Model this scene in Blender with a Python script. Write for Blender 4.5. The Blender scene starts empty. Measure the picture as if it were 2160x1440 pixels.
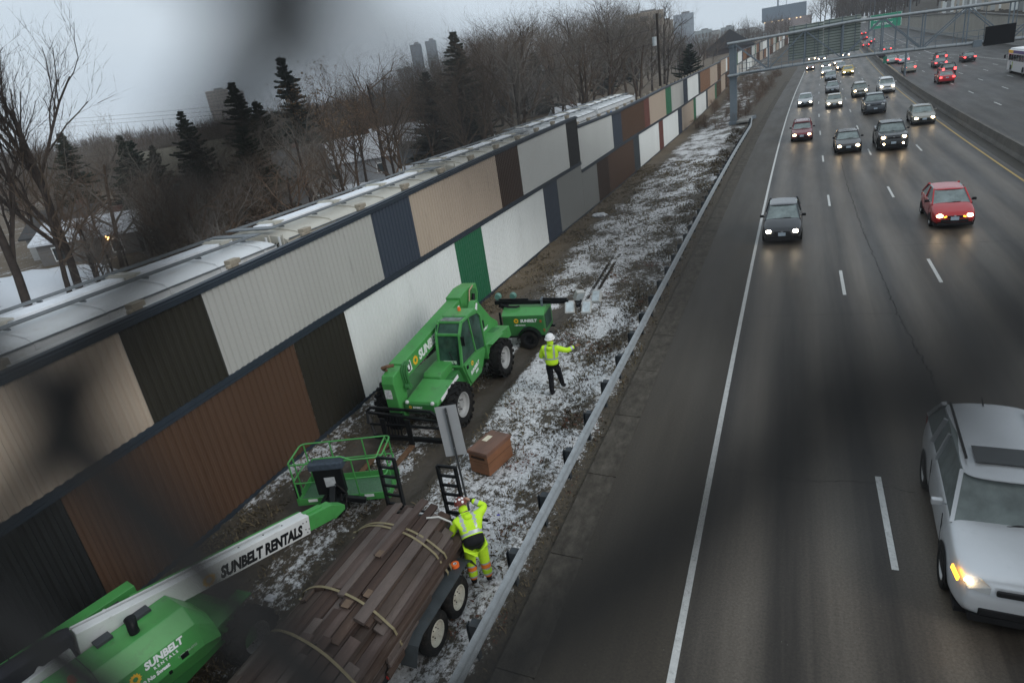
import bpy, bmesh, math, random
import numpy as np
from mathutils import Vector, Matrix, Euler
R = math.radians
SC = bpy.context.scene
COL = SC.collection
random.seed(7)
# ---------------------------------------------------------------- camera
CAM_H = 8.698
yaw, pitch, roll = -0.43820617, 0.38264326, -0.15365009
fwv = Vector((math.sin(yaw)*math.cos(pitch), math.cos(yaw)*math.cos(pitch), -math.sin(pitch)))
rt0 = Vector((math.cos(yaw), -math.sin(yaw), 0)); up0 = rt0.cross(fwv)
rtv = math.cos(roll)*rt0 + math.sin(roll)*up0
upv = -math.sin(roll)*rt0 + math.cos(roll)*up0
cd = bpy.data.cameras.new('camera')
cam = bpy.data.objects.new('camera', cd); COL.objects.link(cam)
M3 = Matrix((rtv, upv, -fwv)).transposed()
cam.matrix_world = Matrix.Translation((0, 0, CAM_H)) @ M3.to_4x4()
cd.sensor_fit = 'HORIZONTAL'; cd.sensor_width = 36; cd.lens = 1349.566/2160*36
cd.clip_start = 0.005; cd.clip_end = 12000
cd.dof.use_dof = True; cd.dof.focus_distance = 15.0; cd.dof.aperture_fstop = 2.6
SC.camera = cam
# ---------------------------------------------------------------- world, sun, exposure
w = bpy.data.worlds.new('World'); SC.world = w; w.use_nodes = True
nt = w.node_tree; N = nt.nodes; Lk = nt.links
for n in list(N): N.remove(n)
SUN_EL, SUN_ROT = R(30), R(110)
sky = N.new('ShaderNodeTexSky'); sky.sky_type = 'NISHITA'; sky.sun_disc = False
sky.sun_elevation = SUN_EL; sky.sun_rotation = SUN_ROT; sky.air_density = 1.0; sky.dust_density = 4.0; sky.ozone_density = 1.2
hs = N.new('ShaderNodeHueSaturation'); hs.inputs['Saturation'].default_value = 0.35; hs.inputs['Value'].default_value = 0.5
mx = N.new('ShaderNodeMixRGB'); mx.inputs[0].default_value = 0.94
tc = N.new('ShaderNodeTexCoord'); cn = N.new('ShaderNodeTexNoise'); cn.inputs['Scale'].default_value = 1.6; cn.inputs['Detail'].default_value = 5
cmap = N.new('ShaderNodeMapping'); cmap.inputs['Scale'].default_value = (1, 1, 3.5)
cr = N.new('ShaderNodeValToRGB')
cr.color_ramp.elements[0].position = .3; cr.color_ramp.elements[0].color = (4.45, 5.25, 6.0, 1)
cr.color_ramp.elements[1].position = .72; cr.color_ramp.elements[1].color = (5.6, 6.25, 6.8, 1)
bg = N.new('ShaderNodeBackground'); bg.inputs['Strength'].default_value = 0.1
out = N.new('ShaderNodeOutputWorld')
Lk.new(tc.outputs['Generated'], cmap.inputs[0]); Lk.new(cmap.outputs[0], cn.inputs['Vector']); Lk.new(cn.outputs[0], cr.inputs[0])
Lk.new(sky.outputs[0], hs.inputs['Color']); Lk.new(hs.outputs[0], mx.inputs[1]); Lk.new(cr.outputs[0], mx.inputs[2])
Lk.new(mx.outputs[0], bg.inputs[0]); Lk.new(bg.outputs[0], out.inputs[0])
sd = bpy.data.lights.new('sun', 'SUN'); sd.energy = 0.9; sd.angle = R(25); sd.color = (1, .96, .92)
so = bpy.data.objects.new('sun', sd); COL.objects.link(so); so.rotation_euler = (-Vector((math.cos(SUN_EL)*math.sin(SUN_ROT), math.cos(SUN_EL)*math.cos(SUN_ROT), math.sin(SUN_EL)))).to_track_quat('-Z', 'Y').to_euler()
so.location = (0, 0, 60)
SC.view_settings.view_transform = 'Standard'; SC.view_settings.look = 'None'; SC.view_settings.gamma = 1; SC.view_settings.exposure = 0.45
SC.cycles.use_denoising = True
try: SC.cycles.denoiser = 'OPENIMAGEDENOISE'
except Exception: pass
SC.cycles.max_bounces = 6; SC.cycles.transparent_max_bounces = 8; SC.cycles.sample_clamp_indirect = 4
SC.cycles.volume_bounces = 1
# ---------------------------------------------------------------- materials
def nmat(name):
    m = bpy.data.materials.new(name); m.use_nodes = True
    nt = m.node_tree
    return m, nt, nt.nodes['Principled BSDF'], nt.nodes, nt.links
def mat(name, col, rough=.6, metal=0, var=.12, scale=3., bump=0., bscale=40., dirt=0, dirtcol=(.05, .04, .03), coat=0, stretch=(1, 1, 1), spec=None):
    m, nt, b, N, L = nmat(name)
    b.inputs['Roughness'].default_value = rough; b.inputs['Metallic'].default_value = metal
    if coat: b.inputs['Coat Weight'].default_value = coat; b.inputs['Coat Roughness'].default_value = .15
    if spec is None and max(col) < .09 and not coat: spec = .16
    if spec is not None: b.inputs['Specular IOR Level'].default_value = spec
    tc = N.new('ShaderNodeTexCoord'); mp = N.new('ShaderNodeMapping'); mp.inputs['Scale'].default_value = stretch
    L.new(tc.outputs['Object'], mp.inputs[0])
    n = N.new('ShaderNodeTexNoise'); n.inputs['Scale'].default_value = scale; n.inputs['Detail'].default_value = 6; n.inputs['Roughness'].default_value = .65
    L.new(mp.outputs[0], n.inputs['Vector'])
    r = N.new('ShaderNodeValToRGB'); r.color_ramp.elements[0].position = .3; r.color_ramp.elements[1].position = .7
    c = Vector(col); lo = c*(1-var); hi = c*(1+var)
    r.color_ramp.elements[0].color = (*lo, 1); r.color_ramp.elements[1].color = (*hi, 1)
    L.new(n.outputs[0], r.inputs[0]); src = r.outputs[0]
    if dirt:
        n2 = N.new('ShaderNodeTexNoise'); n2.inputs['Scale'].default_value = scale*2.3; n2.inputs['Detail'].default_value = 8; n2.inputs['Roughness'].default_value = .75
        L.new(mp.outputs[0], n2.inputs['Vector'])
        r2 = N.new('ShaderNodeValToRGB'); r2.color_ramp.elements[0].position = .62-dirt*.3; r2.color_ramp.elements[1].position = .8
        r2.color_ramp.elements[0].color = (0, 0, 0, 1); r2.color_ramp.elements[1].color = (1, 1, 1, 1)
        L.new(n2.outputs[0], r2.inputs[0])
        mm = N.new('ShaderNodeMixRGB'); mm.inputs[2].default_value = (*dirtcol, 1); L.new(r2.outputs[0], mm.inputs[0]); L.new(src, mm.inputs[1]); src = mm.outputs[0]
    L.new(src, b.inputs['Base Color'])
    if bump:
        n3 = N.new('ShaderNodeTexNoise'); n3.inputs['Scale'].default_value = bscale; n3.inputs['Detail'].default_value = 4
        L.new(mp.outputs[0], n3.inputs['Vector'])
        bp = N.new('ShaderNodeBump'); bp.inputs['Strength'].default_value = bump; bp.inputs['Distance'].default_value = .02
        L.new(n3.outputs[0], bp.inputs['Height']); L.new(bp.outputs[0], b.inputs['Normal'])
    return m
def emat(name, col, strength):
    m, nt, b, N, L = nmat(name)
    b.inputs['Base Color'].default_value = (*[min(1, c) for c in col], 1)
    b.inputs['Emission Color'].default_value = (*col, 1); b.inputs['Emission Strength'].default_value = strength
    return m
def gmat(name, col=(.02, .025, .027), rough=.06):
    m, nt, b, N, L = nmat(name)
    b.inputs['Base Color'].default_value = (*col, 1); b.inputs['Roughness'].default_value = rough; b.inputs['Specular IOR Level'].default_value = .8
    return m
GREEN = mat('green_paint', (.064, .285, .070), .36, var=.10, scale=1.7, dirt=.22, dirtcol=(.06, .09, .045), bump=.05, bscale=90)
GREEND = mat('green_paint_dark', (.034, .165, .042), .45, var=.1, dirt=.2, dirtcol=(.05, .07, .04))
WHITEP = mat('white_paint', (.62, .63, .62), .4, var=.05, dirt=.15, dirtcol=(.35, .34, .31))
WHITED = mat('white_decal', (.78, .79, .78), .5, var=.03)
BLACKP = mat('black_paint', (.009, .010, .011), .42, var=.2, bump=.1)
BLACKR = mat('black_rubber', (.011, .011, .011), .8, var=.25, dirt=.3, dirtcol=(.06, .05, .04), bump=.2)
STEEL = mat('galvanised_steel', (.30, .32, .33), .5, .5, var=.16, scale=5, dirt=.2, dirtcol=(.17, .17, .16))
GRAYM = mat('grey_paint', (.13, .16, .185), .5, .1, var=.1, scale=2, dirt=.12, dirtcol=(.10, .10, .09))
RIM = mat('rim_silver', (.42, .42, .41), .45, .3, var=.1, dirt=.3, dirtcol=(.1, .085, .07))
RIMW = mat('rim_cream', (.52, .50, .42), .5, var=.1, dirt=.3, dirtcol=(.14, .09, .05))
RUST = mat('rusty_steel', (.13, .07, .035), .8, .1, var=.4, scale=8)
YEL = mat('yellow_decal', (.85, .46, .02), .5, var=.05)
ORG = mat('orange_plastic', (.85, .16, .03), .4, var=.1)
GLASS = gmat('dark_glass'); GLASSC = gmat('windshield_glass', (.06, .08, .08), .08)
SNOW = mat('snow', (.62, .64, .67), .7, var=.08, scale=6, bump=.2, bscale=20)
CONC = mat('concrete', (.22, .215, .20), .85, var=.18, scale=2.5, dirt=.25, dirtcol=(.1, .095, .085), bump=.15)
# ---------------------------------------------------------------- mesh helpers
class MB:
    def __init__(s): s.v = []; s.f = []; s.m = []
    def add(s, vs, fs, mi=0, M=None):
        o = len(s.v)
        if M is not None: vs = [M @ Vector(v) for v in vs]
        s.v += [tuple(v) for v in vs]; s.f += [tuple(i+o for i in f) for f in fs]; s.m += [mi]*len(fs); return s
    def box(s, c, d, mi=0, M=None, taper=1, rot=None):
        x, y, z = [k/2 for k in d]; T = taper
        vs = [(-x, -y, -z), (x, -y, -z), (x, y, -z), (-x, y, -z), (-x*T, -y*T, z), (x*T, -y*T, z), (x*T, y*T, z), (-x*T, y*T, z)]
        if rot is not None:
            E = Euler(rot).to_matrix(); vs = [E @ Vector(v) for v in vs]
        vs = [Vector(v)+Vector(c) for v in vs]
        return s.add(vs, [(3, 2, 1, 0), (4, 5, 6, 7), (0, 1, 5, 4), (1, 2, 6, 5), (2, 3, 7, 6), (3, 0, 4, 7)], mi, M)
    def bar(s, a, b, wd, ht=None, mi=0, M=None, up=(0, 0, 1)):
        a = Vector(a); b = Vector(b); d = b-a; ht = ht or wd
        if d.length < 1e-6: return s
        dn = d.normalized(); u = Vector(up)
        if abs(dn.dot(u)) > .98: u = Vector((0, 1, 0))
        sd_ = dn.cross(u).normalized(); u = sd_.cross(dn)
        sd_ *= wd/2; u *= ht/2
        vs = [a-sd_-u, a+sd_-u, a+sd_+u, a-sd_+u, b-sd_-u, b+sd_-u, b+sd_+u, b-sd_+u]
        return s.add(vs, [(0, 1, 2, 3), (7, 6, 5, 4), (0, 4, 5, 1), (1, 5, 6, 2), (2, 6, 7, 3), (3, 7, 4, 0)], mi, M)
    def tube(s, pts, r, n=8, mi=0, M=None, closed=False, cap=True):
        pts = [Vector(p) for p in pts]; K = len(pts); rr = r if isinstance(r, (list, tuple)) else [r]*K
        vs = []; prev = None
        for i, p in enumerate(pts):
            if closed: t = pts[(i+1) % K]-pts[i-1]
            else: t = pts[min(i+1, K-1)]-pts[max(i-1, 0)]
            t.normalize()
            if prev is None:
                u = Vector((0, 0, 1)) if abs(t.z) < .9 else Vector((1, 0, 0))
                u = (u-t*u.dot(t)).normalized()
            else:
                u = prev-t*prev.dot(t)
                u = u.normalized() if u.length > 1e-6 else prev
            prev = u; v = t.cross(u)
            for k in range(n):
                a = 2*math.pi*k/n; vs.append(p+(u*math.cos(a)+v*math.sin(a))*rr[i])
        fs = []
        for i in range(K if closed else K-1):
            j = (i+1) % K
            for k in range(n): fs.append((i*n+k, i*n+(k+1) % n, j*n+(k+1) % n, j*n+k))
        if cap and not closed: fs += [tuple(range(n))[::-1], tuple((K-1)*n+k for k in range(n))]
        return s.add(vs, fs, mi, M)
    def cyl(s, a, b, r, r2=None, n=20, mi=0, M=None): return s.tube([a, b], [r, r if r2 is None else r2], n, mi, M)
    def lathe(s, prof, axis_o, axis_d, n=28, mi=0, M=None):
        # prof: (radius, offset along axis)
        d = Vector(axis_d).normalized(); u = Vector((0, 0, 1)) if abs(d.z) < .9 else Vector((1, 0, 0)); u = (u-d*u.dot(d)).normalized(); v = d.cross(u); o = Vector(axis_o)
        vs = []; K = len(prof)
        for r_, h_ in prof:
            for k in range(n):
                a = 2*math.pi*k/n; vs.append(o+d*h_+(u*math.cos(a)+v*math.sin(a))*r_)
        fs = [(i*n+k, i*n+(k+1) % n, (i+1)*n+(k+1) % n, (i+1)*n+k) for i in range(K-1) for k in range(n)]
        return s.add(vs, fs, mi, M)
    def prism(s, poly, axis, a, b, mi=0, M=None):
        # poly 2D in the plane perpendicular to axis ('x': (y,z), 'y': (x,z), 'z': (x,y))
        def P(q, t):
            return {'x': (t, q[0], q[1]), 'y': (q[0], t, q[1]), 'z': (q[0], q[1], t)}[axis]
        n = len(poly); vs = [P(q, a) for q in poly]+[P(q, b) for q in poly]
        fs = [tuple(range(n)), tuple(range(2*n-1, n-1, -1))]+[(i, i+n, (i+1) % n+n, (i+1) % n) for i in range(n)]
        return s.add(vs, fs, mi, M)
    def sphere(s, c, r, n=12, mi=0, M=None, sc=(1, 1, 1)):
        c = Vector(c); vs = []; m = n//2
        for i in range(m+1):
            t = math.pi*i/m
            for k in range(n):
                a = 2*math.pi*k/n; vs.append(c+Vector((math.sin(t)*math.cos(a)*r*sc[0], math.sin(t)*math.sin(a)*r*sc[1], math.cos(t)*r*sc[2])))
        fs = [(i*n+k, (i+1)*n+k, (i+1)*n+(k+1) % n, i*n+(k+1) % n) for i in range(m) for k in range(n)]
        return s.add(vs, fs, mi, M)
    def mesh(s, name, mats):
        me = bpy.data.meshes.new(name); me.from_pydata(s.v, [], s.f)
        for m in (mats if isinstance(mats, (list, tuple)) else [mats]): me.materials.append(m)
        me.polygons.foreach_set('material_index', s.m); me.update(); return me
    def build(s, name, mats, parent=None, smooth=False, bevel=0, fix=True, angle=40):
        me = s.mesh(name, mats)
        if fix:
            bm = bmesh.new(); bm.from_mesh(me); bmesh.ops.remove_doubles(bm, verts=bm.verts, dist=1e-5)
            bmesh.ops.recalc_face_normals(bm, faces=bm.faces); bm.to_mesh(me); bm.free()
        o = bpy.data.objects.new(name, me); COL.objects.link(o)
        if parent: o.parent = parent
        if smooth: smooth_by(me, angle)
        if bevel:
            b = o.modifiers.new('bevel', 'BEVEL'); b.width = bevel; b.segments = 2; b.limit_method = 'ANGLE'; b.angle_limit = R(35)
        return o
def smooth_by(me, angle=40):
    me.polygons.foreach_set('use_smooth', [True]*len(me.polygons))
    try: me.set_sharp_from_angle(angle=R(angle))
    except Exception: pass
def tag(o, label=None, cat=None, group=None, kind=None):
    if label: o['label'] = label
    if cat: o['category'] = cat
    if group: o['group'] = group
    if kind: o['kind'] = kind
    return o
def thing(name, label, cat, loc=(0, 0, 0), rz=0, group=None, parent=None):
    o = bpy.data.objects.new(name, None); COL.objects.link(o); o.location = loc; o.rotation_euler = (0, 0, rz)
    o.empty_display_size = .2
    return tag(o, label, cat, group)
def copy_tree(o, parent=None):
    c = o.copy(); COL.objects.link(c)
    if parent: c.parent = parent
    for ch in list(o.children): copy_tree(ch, c)
    return c
def text_mesh(name, s, size, material, parent, M, shear=0, bold=.0, align='LEFT', spacing=1.0, sx=1.0):
    """lettering in the local XY plane of matrix M"""
    cu = bpy.data.curves.new(name, 'FONT'); cu.body = s; cu.size = size; cu.shear = shear; cu.offset = bold; cu.extrude = .0025; cu.align_x = align; cu.space_character = spacing
    cu.resolution_u = 3
    t = bpy.data.objects.new(name+'_tmp', cu); COL.objects.link(t)
    dg = bpy.context.evaluated_depsgraph_get(); me = bpy.data.meshes.new_from_object(t.evaluated_get(dg))
    bpy.data.objects.remove(t); me.name = name
    me.transform(Matrix.Diagonal((sx, 1, 1, 1)))
    me.transform(M)
    me.materials.clear(); me.materials.append(material)
    o = bpy.data.objects.new(name, me); COL.objects.link(o)
    if parent: o.parent = parent
    return o
def frame(o, x, y):
    """matrix with origin o, X along x, Y along y (world or parent space)"""
    x = Vector(x).normalized(); y = Vector(y); z = x.cross(y).normalized(); y = z.cross(x)
    m = Matrix((x, y, z)).transposed().to_4x4(); m.translation = Vector(o); return m
def gear(name, r, M, parent, teeth=10):
    mb = MB(); vs = []; n = teeth*2
    for k in range(n):
        a = 2*math.pi*k/n; q = r if k % 2 else r*.72
        aa = a+(.18 if k % 2 else 0); vs.append((q*math.cos(aa), q*math.sin(aa), 0))
    for k in range(n):
        a = 2*math.pi*k/n; vs.append((.38*r*math.cos(a), .38*r*math.sin(a), 0))
    mb.add(vs, [(k, (k+1) % n, n+(k+1) % n, n+k) for k in range(n)], 0, M)
    return mb.build(name, YEL, parent)
# ---------------------------------------------------------------- the lie of the land
K_, M_ = 0.00016546083, 5.880132e-05
def xc(y):
    v = K_*y*y
    if y > 130: v -= 0.00018*(y-130)**2
    return v
def zr(y):
    y = min(y, 420.); return M_*y*y
def lerp_tab(t, y):
    if y <= t[0][0]: return t[0][1]
    for (a, b), (c, d) in zip(t, t[1:]):
        if y <= c: return b+(d-b)*(y-a)/(c-a)
    return t[-1][1]
ZW = [(0, 0), (35, .0), (45, -.12), (96, -.15), (118, .25), (137, .75), (160, 1.5), (230, 3.0), (320, 5.6), (420, 9.5)]
def wallx(y):
    if y < 140: return -12.3
    return lerp_tab([(140, -12.3), (160, -12.0), (190, -11.2), (230, -9.5), (270, -7), (320, -3), (370, 2), (440, 8)], y)
def ss(t): t = max(0, min(1, t)); return t*t*(3-2*t)
def ground_z(x, y):
    if y < 0: yy = 0
    else: yy = y
    s = x-xc(yy); z0 = zr(yy); xw = wallx(yy)
    if x < xw-.4:
        zb = lerp_tab(ZW, yy)
        t = ss((xw-.4-x)/1.2)
        z = zb+(.85-.4*ss((-x-20)/12))*t
        if x < -20: z = z*(1-ss((-x-20)/60)) + .35*ss((-x-20)/60)
        d = math.hypot(x, y)
        if d > 260: z += 9*ss((d-260)/900)
        return z
    if s < -3.5: return z0+(lerp_tab(ZW, yy)-z0)*ss((-3.5-s)/max(1, (-3.5-(xw-xc(yy)))))
    if s < 40: return z0
    return z0+6.8*ss((s-40)/1.0)
# ================================================================ ground, roads
def verge_mat():
    m, nt, b, N, L = nmat('snowy_verge')
    geo = N.new('ShaderNodeNewGeometry'); sep = N.new('ShaderNodeSeparateXYZ'); L.new(geo.outputs['Position'], sep.inputs[0])
    def math_(op, a, bb=None, c=None):
        n = N.new('ShaderNodeMath'); n.operation = op
        for i, q in enumerate((a, bb, c)):
            if q is None: continue
            if isinstance(q, (int, float)): n.inputs[i].default_value = q
            else: L.new(q, n.inputs[i])
        return n.outputs[0]
    def noise(scale, st=(1, 1, 1), det=6, ro=.6, rot=0):
        mp = N.new('ShaderNodeMapping'); mp.inputs['Scale'].default_value = st; mp.inputs['Rotation'].default_value = (0, 0, rot); L.new(geo.outputs['Position'], mp.inputs[0])
        n = N.new('ShaderNodeTexNoise'); n.inputs['Scale'].default_value = scale; n.inputs['Detail'].default_value = det; n.inputs['Roughness'].default_value = ro
        L.new(mp.outputs[0], n.inputs['Vector']); return n.outputs[0]
    x, y = sep.outputs[0], sep.outputs[1]
    wob = noise(.35, det=3)
    xx = math_('ADD', x, math_('MULTIPLY', math_('SUBTRACT', wob, .5), .9))
    def band(c, w):   # 1 inside a band round x=c
        d = math_('ABSOLUTE', math_('SUBTRACT', xx, c))
        return math_('SUBTRACT', 1, math_('SMOOTH_MIN', 1, math_('DIVIDE', d, w), .25))
    near = math_('SUBTRACT', 1, math_('MINIMUM', 1, math_('MAXIMUM', 0, math_('DIVIDE', math_('SUBTRACT', y, 19), 10))))
    tr = math_('MULTIPLY', math_('MAXIMUM', band(-8.25, .6), band(-10.6, .65)), near)
    tr2 = math_('MULTIPLY', band(-11.3, 1.5), .30)
    left = math_('MULTIPLY', math_('MINIMUM', 1, math_('MAXIMUM', 0, math_('DIVIDE', math_('SUBTRACT', -7.7, x), .9))), math_('MULTIPLY', math_('SUBTRACT', 1, math_('MINIMUM', 1, math_('MAXIMUM', 0, math_('DIVIDE', math_('SUBTRACT', y, 16), 14)))), .05))
    gut = math_('MULTIPLY', math_('MINIMUM', 1, math_('MAXIMUM', 0, math_('DIVIDE', math_('SUBTRACT', x, -4.75), .9))), .34)
    far = math_('MULTIPLY', math_('MINIMUM', 1, math_('MAXIMUM', 0, math_('DIVIDE', math_('SUBTRACT', y, 78), 10))), .07)
    wallmud = math_('MULTIPLY', math_('MINIMUM', 1, math_('MAXIMUM', 0, math_('DIVIDE', math_('SUBTRACT', -10.2, xx), 1.2))), math_('MULTIPLY', math_('MINIMUM', 1, math_('MAXIMUM', 0, math_('DIVIDE', math_('SUBTRACT', y, 17), 6))), .12))
    weeds = math_('MULTIPLY', math_('MINIMUM', 1, math_('MAXIMUM', 0, math_('DIVIDE', math_('SUBTRACT', xx, -6.6), 1.2))), math_('MULTIPLY', math_('MINIMUM', 1, math_('MAXIMUM', 0, math_('DIVIDE', math_('SUBTRACT', y, 14), 12))), .06))
    fine = noise(5.5, (1, 1, 1), 9, .72, .5); fin2 = noise(13, (1.8, .8, 1), 6, .7, .9); big = noise(.55, (1.3, .7, 1), 4, .55)
    v = math_('ADD', math_('MULTIPLY', fine, .55), math_('ADD', math_('MULTIPLY', fin2, .3), math_('MULTIPLY', big, .57)))
    v = math_('SUBTRACT', v, math_('ADD', math_('MULTIPLY', tr, .30), math_('ADD', math_('MULTIPLY', tr2, .30), math_('ADD', gut, math_('ADD', left, math_('ADD', far, math_('ADD', wallmud, weeds)))))))
    r = N.new('ShaderNodeValToRGB'); e = r.color_ramp.elements; e[0].position = .655; e[0].color = (0, 0, 0, 1); e[1].position = .725; e[1].color = (1, 1, 1, 1); L.new(v, r.inputs[0])
    # soil and dead grass
    c1 = N.new('ShaderNodeValToRGB'); e = c1.color_ramp.elements
    e[0].position = .3; e[0].color = (.022, .0165, .011, 1); e[1].position = .72; e[1].color = (.105, .080, .048, 1)
    k = e.new(.5); k.color = (.055, .044, .030, 1)
    L.new(noise(9, det=9, ro=.75), c1.inputs[0])
    c2 = N.new('ShaderNodeMixRGB'); c2.inputs[2].default_value = (.11, .040, .022, 1)
    rr = N.new('ShaderNodeValToRGB'); rr.color_ramp.elements[0].position = .6; rr.color_ramp.elements[1].position = .72; L.new(noise(2.3, det=8, ro=.8), rr.inputs[0])
    L.new(math_('MULTIPLY', rr.outputs[0], .65), c2.inputs[0]); L.new(c1.outputs[0], c2.inputs[1])
    c3 = N.new('ShaderNodeMixRGB'); c3.inputs[2].default_value = (.05, .04, .030, 1); L.new(tr, c3.inputs[0])
    c4 = N.new('ShaderNodeMixRGB'); c4.inputs[2].default_value = (.15, .105, .06, 1); L.new(math_('MULTIPLY', wallmud, 4.5), c4.inputs[0]); L.new(c2.outputs[0], c3.inputs[1])
    sc = N.new('ShaderNodeValToRGB'); e = sc.color_ramp.elements; e[0].position = .3; e[0].color = (.32, .315, .31, 1); e[1].position = .7; e[1].color = (.80, .81, .82, 1); L.new(noise(16, det=6, ro=.7), sc.inputs[0])
    mx = N.new('ShaderNodeMixRGB'); L.new(r.outputs[0], mx.inputs[0]); L.new(c3.outputs[0], c4.inputs[1]); L.new(c4.outputs[0], mx.inputs[1]); L.new(sc.outputs[0], mx.inputs[2])
    L.new(mx.outputs[0], b.inputs['Base Color'])
    ro = math_('SUBTRACT', .85, math_('MULTIPLY', tr, .3)); L.new(ro, b.inputs['Roughness'])
    bp = N.new('ShaderNodeBump'); bp.inputs['Strength'].default_value = .9; bp.inputs['Distance'].default_value = .05
    L.new(math_('ADD', v, math_('MULTIPLY', noise(40, det=4), .2)), bp.inputs['Height']); L.new(bp.outputs[0], b.inputs['Normal'])
    return m
VERGE = verge_mat()
def soft_noise(X, Y, sc, seed=0):
    return (np.sin(X*sc+seed)*np.cos(Y*sc*1.3+seed*2)+.5*np.sin(X*sc*2.3+Y*sc*1.1+seed*3)+.35*np.cos(X*sc*3.9-Y*sc*4.7+seed))/1.85
def make_ground():
    xs = list(np.arange(-12.7, -3.2, .09))
    xs = [-1650, -1400, -1000, -700, -500, -350, -250, -180, -130, -100, -80, -65, -52, -42, -34, -28, -24, -21, -18, -16, -14.6, -13.8, -13.2]+xs
    xs += [-2.5, 0, 4, 8, 12, 16, 20, 24, 28, 32, 36, 39, 41.5, 44, 48, 54, 62, 75, 95, 130, 180, 260, 400, 700, 1100, 1650]
    ys = [-60, -30, -12, -4, 0, 2]+list(np.arange(3, 45, .11))+list(np.arange(45, 90, .5))+list(np.arange(90, 180, 2))+list(np.arange(180, 440, 8))+[480, 560, 700, 900, 1200, 1390]
    X, Y = np.meshgrid(xs, ys, indexing='ij'); Z = np.zeros_like(X)
    for i, x in enumerate(xs):
        for j, y in enumerate(ys): Z[i, j] = ground_z(x, y)
    S = X-K_*Y*Y
    rng = np.random.RandomState(3)
    v = ((S < -4.4) & (X > -12.6)).astype(float)*np.clip((-4.4-S)/.5, 0, 1)*np.clip((Y-2)/3, 0, 1)*(Y < 200)
    n = soft_noise(X, Y, .9)*.05+soft_noise(X, Y, 3.1, 2)*.022+soft_noise(X, Y, 8.3, 5)*.012+rng.randn(*X.shape)*.012
    for c in (-8.3, -10.6): n -= .09*np.exp(-((X-c+.2*np.sin(Y*.3))/.28)**2)*(Y < 24)
    n += .03*((S > -5.2) & (S < -4.5))
    Z += v*n
    Z += ((S >= -3.56) & (S < 40))*(-.12)
    nx, ny = X.shape
    co = np.stack([X, Y, Z], -1).reshape(-1, 3)
    idx = np.arange(nx*ny).reshape(nx, ny)
    f = np.stack([idx[:-1, :-1], idx[1:, :-1], idx[1:, 1:], idx[:-1, 1:]], -1).reshape(-1, 4)
    me = bpy.data.meshes.new('ground'); me.from_pydata(co.tolist(), [], f.tolist()); me.materials.append(VERGE)
    smooth_by(me, 180)
    o = bpy.data.objects.new('ground', me); COL.objects.link(o); return tag(o, kind='structure')
make_ground()
def strip(name, s0, s1, y0, y1, dz, material, dy=2., kind='structure', uv=True, n=1, srel=True):
    """a sheet that follows the road; UV = (s, y) in metres"""
    ys = list(np.arange(y0, y1, dy))+[y1]; vs = []; fs = []; uvs = []
    for y in ys:
        for k in range(n+1):
            s = s0+(s1-s0)*k/n; vs.append((s+(xc(y) if srel else 0), y, zr(y)+dz)); uvs.append((s, y))
    for i in range(len(ys)-1):
        for k in range(n): a = i*(n+1)+k; fs.append((a, a+1, a+n+2, a+n+1))
    me = bpy.data.meshes.new(name); me.from_pydata(vs, [], fs); me.materials.append(material)
    ul = me.uv_layers.new(name='UVMap')
    for l in me.loops: ul.data[l.index].uv = uvs[l.vertex_index]
    o = bpy.data.objects.new(name, me); COL.objects.link(o)
    if kind: tag(o, kind=kind)
    return o
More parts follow.
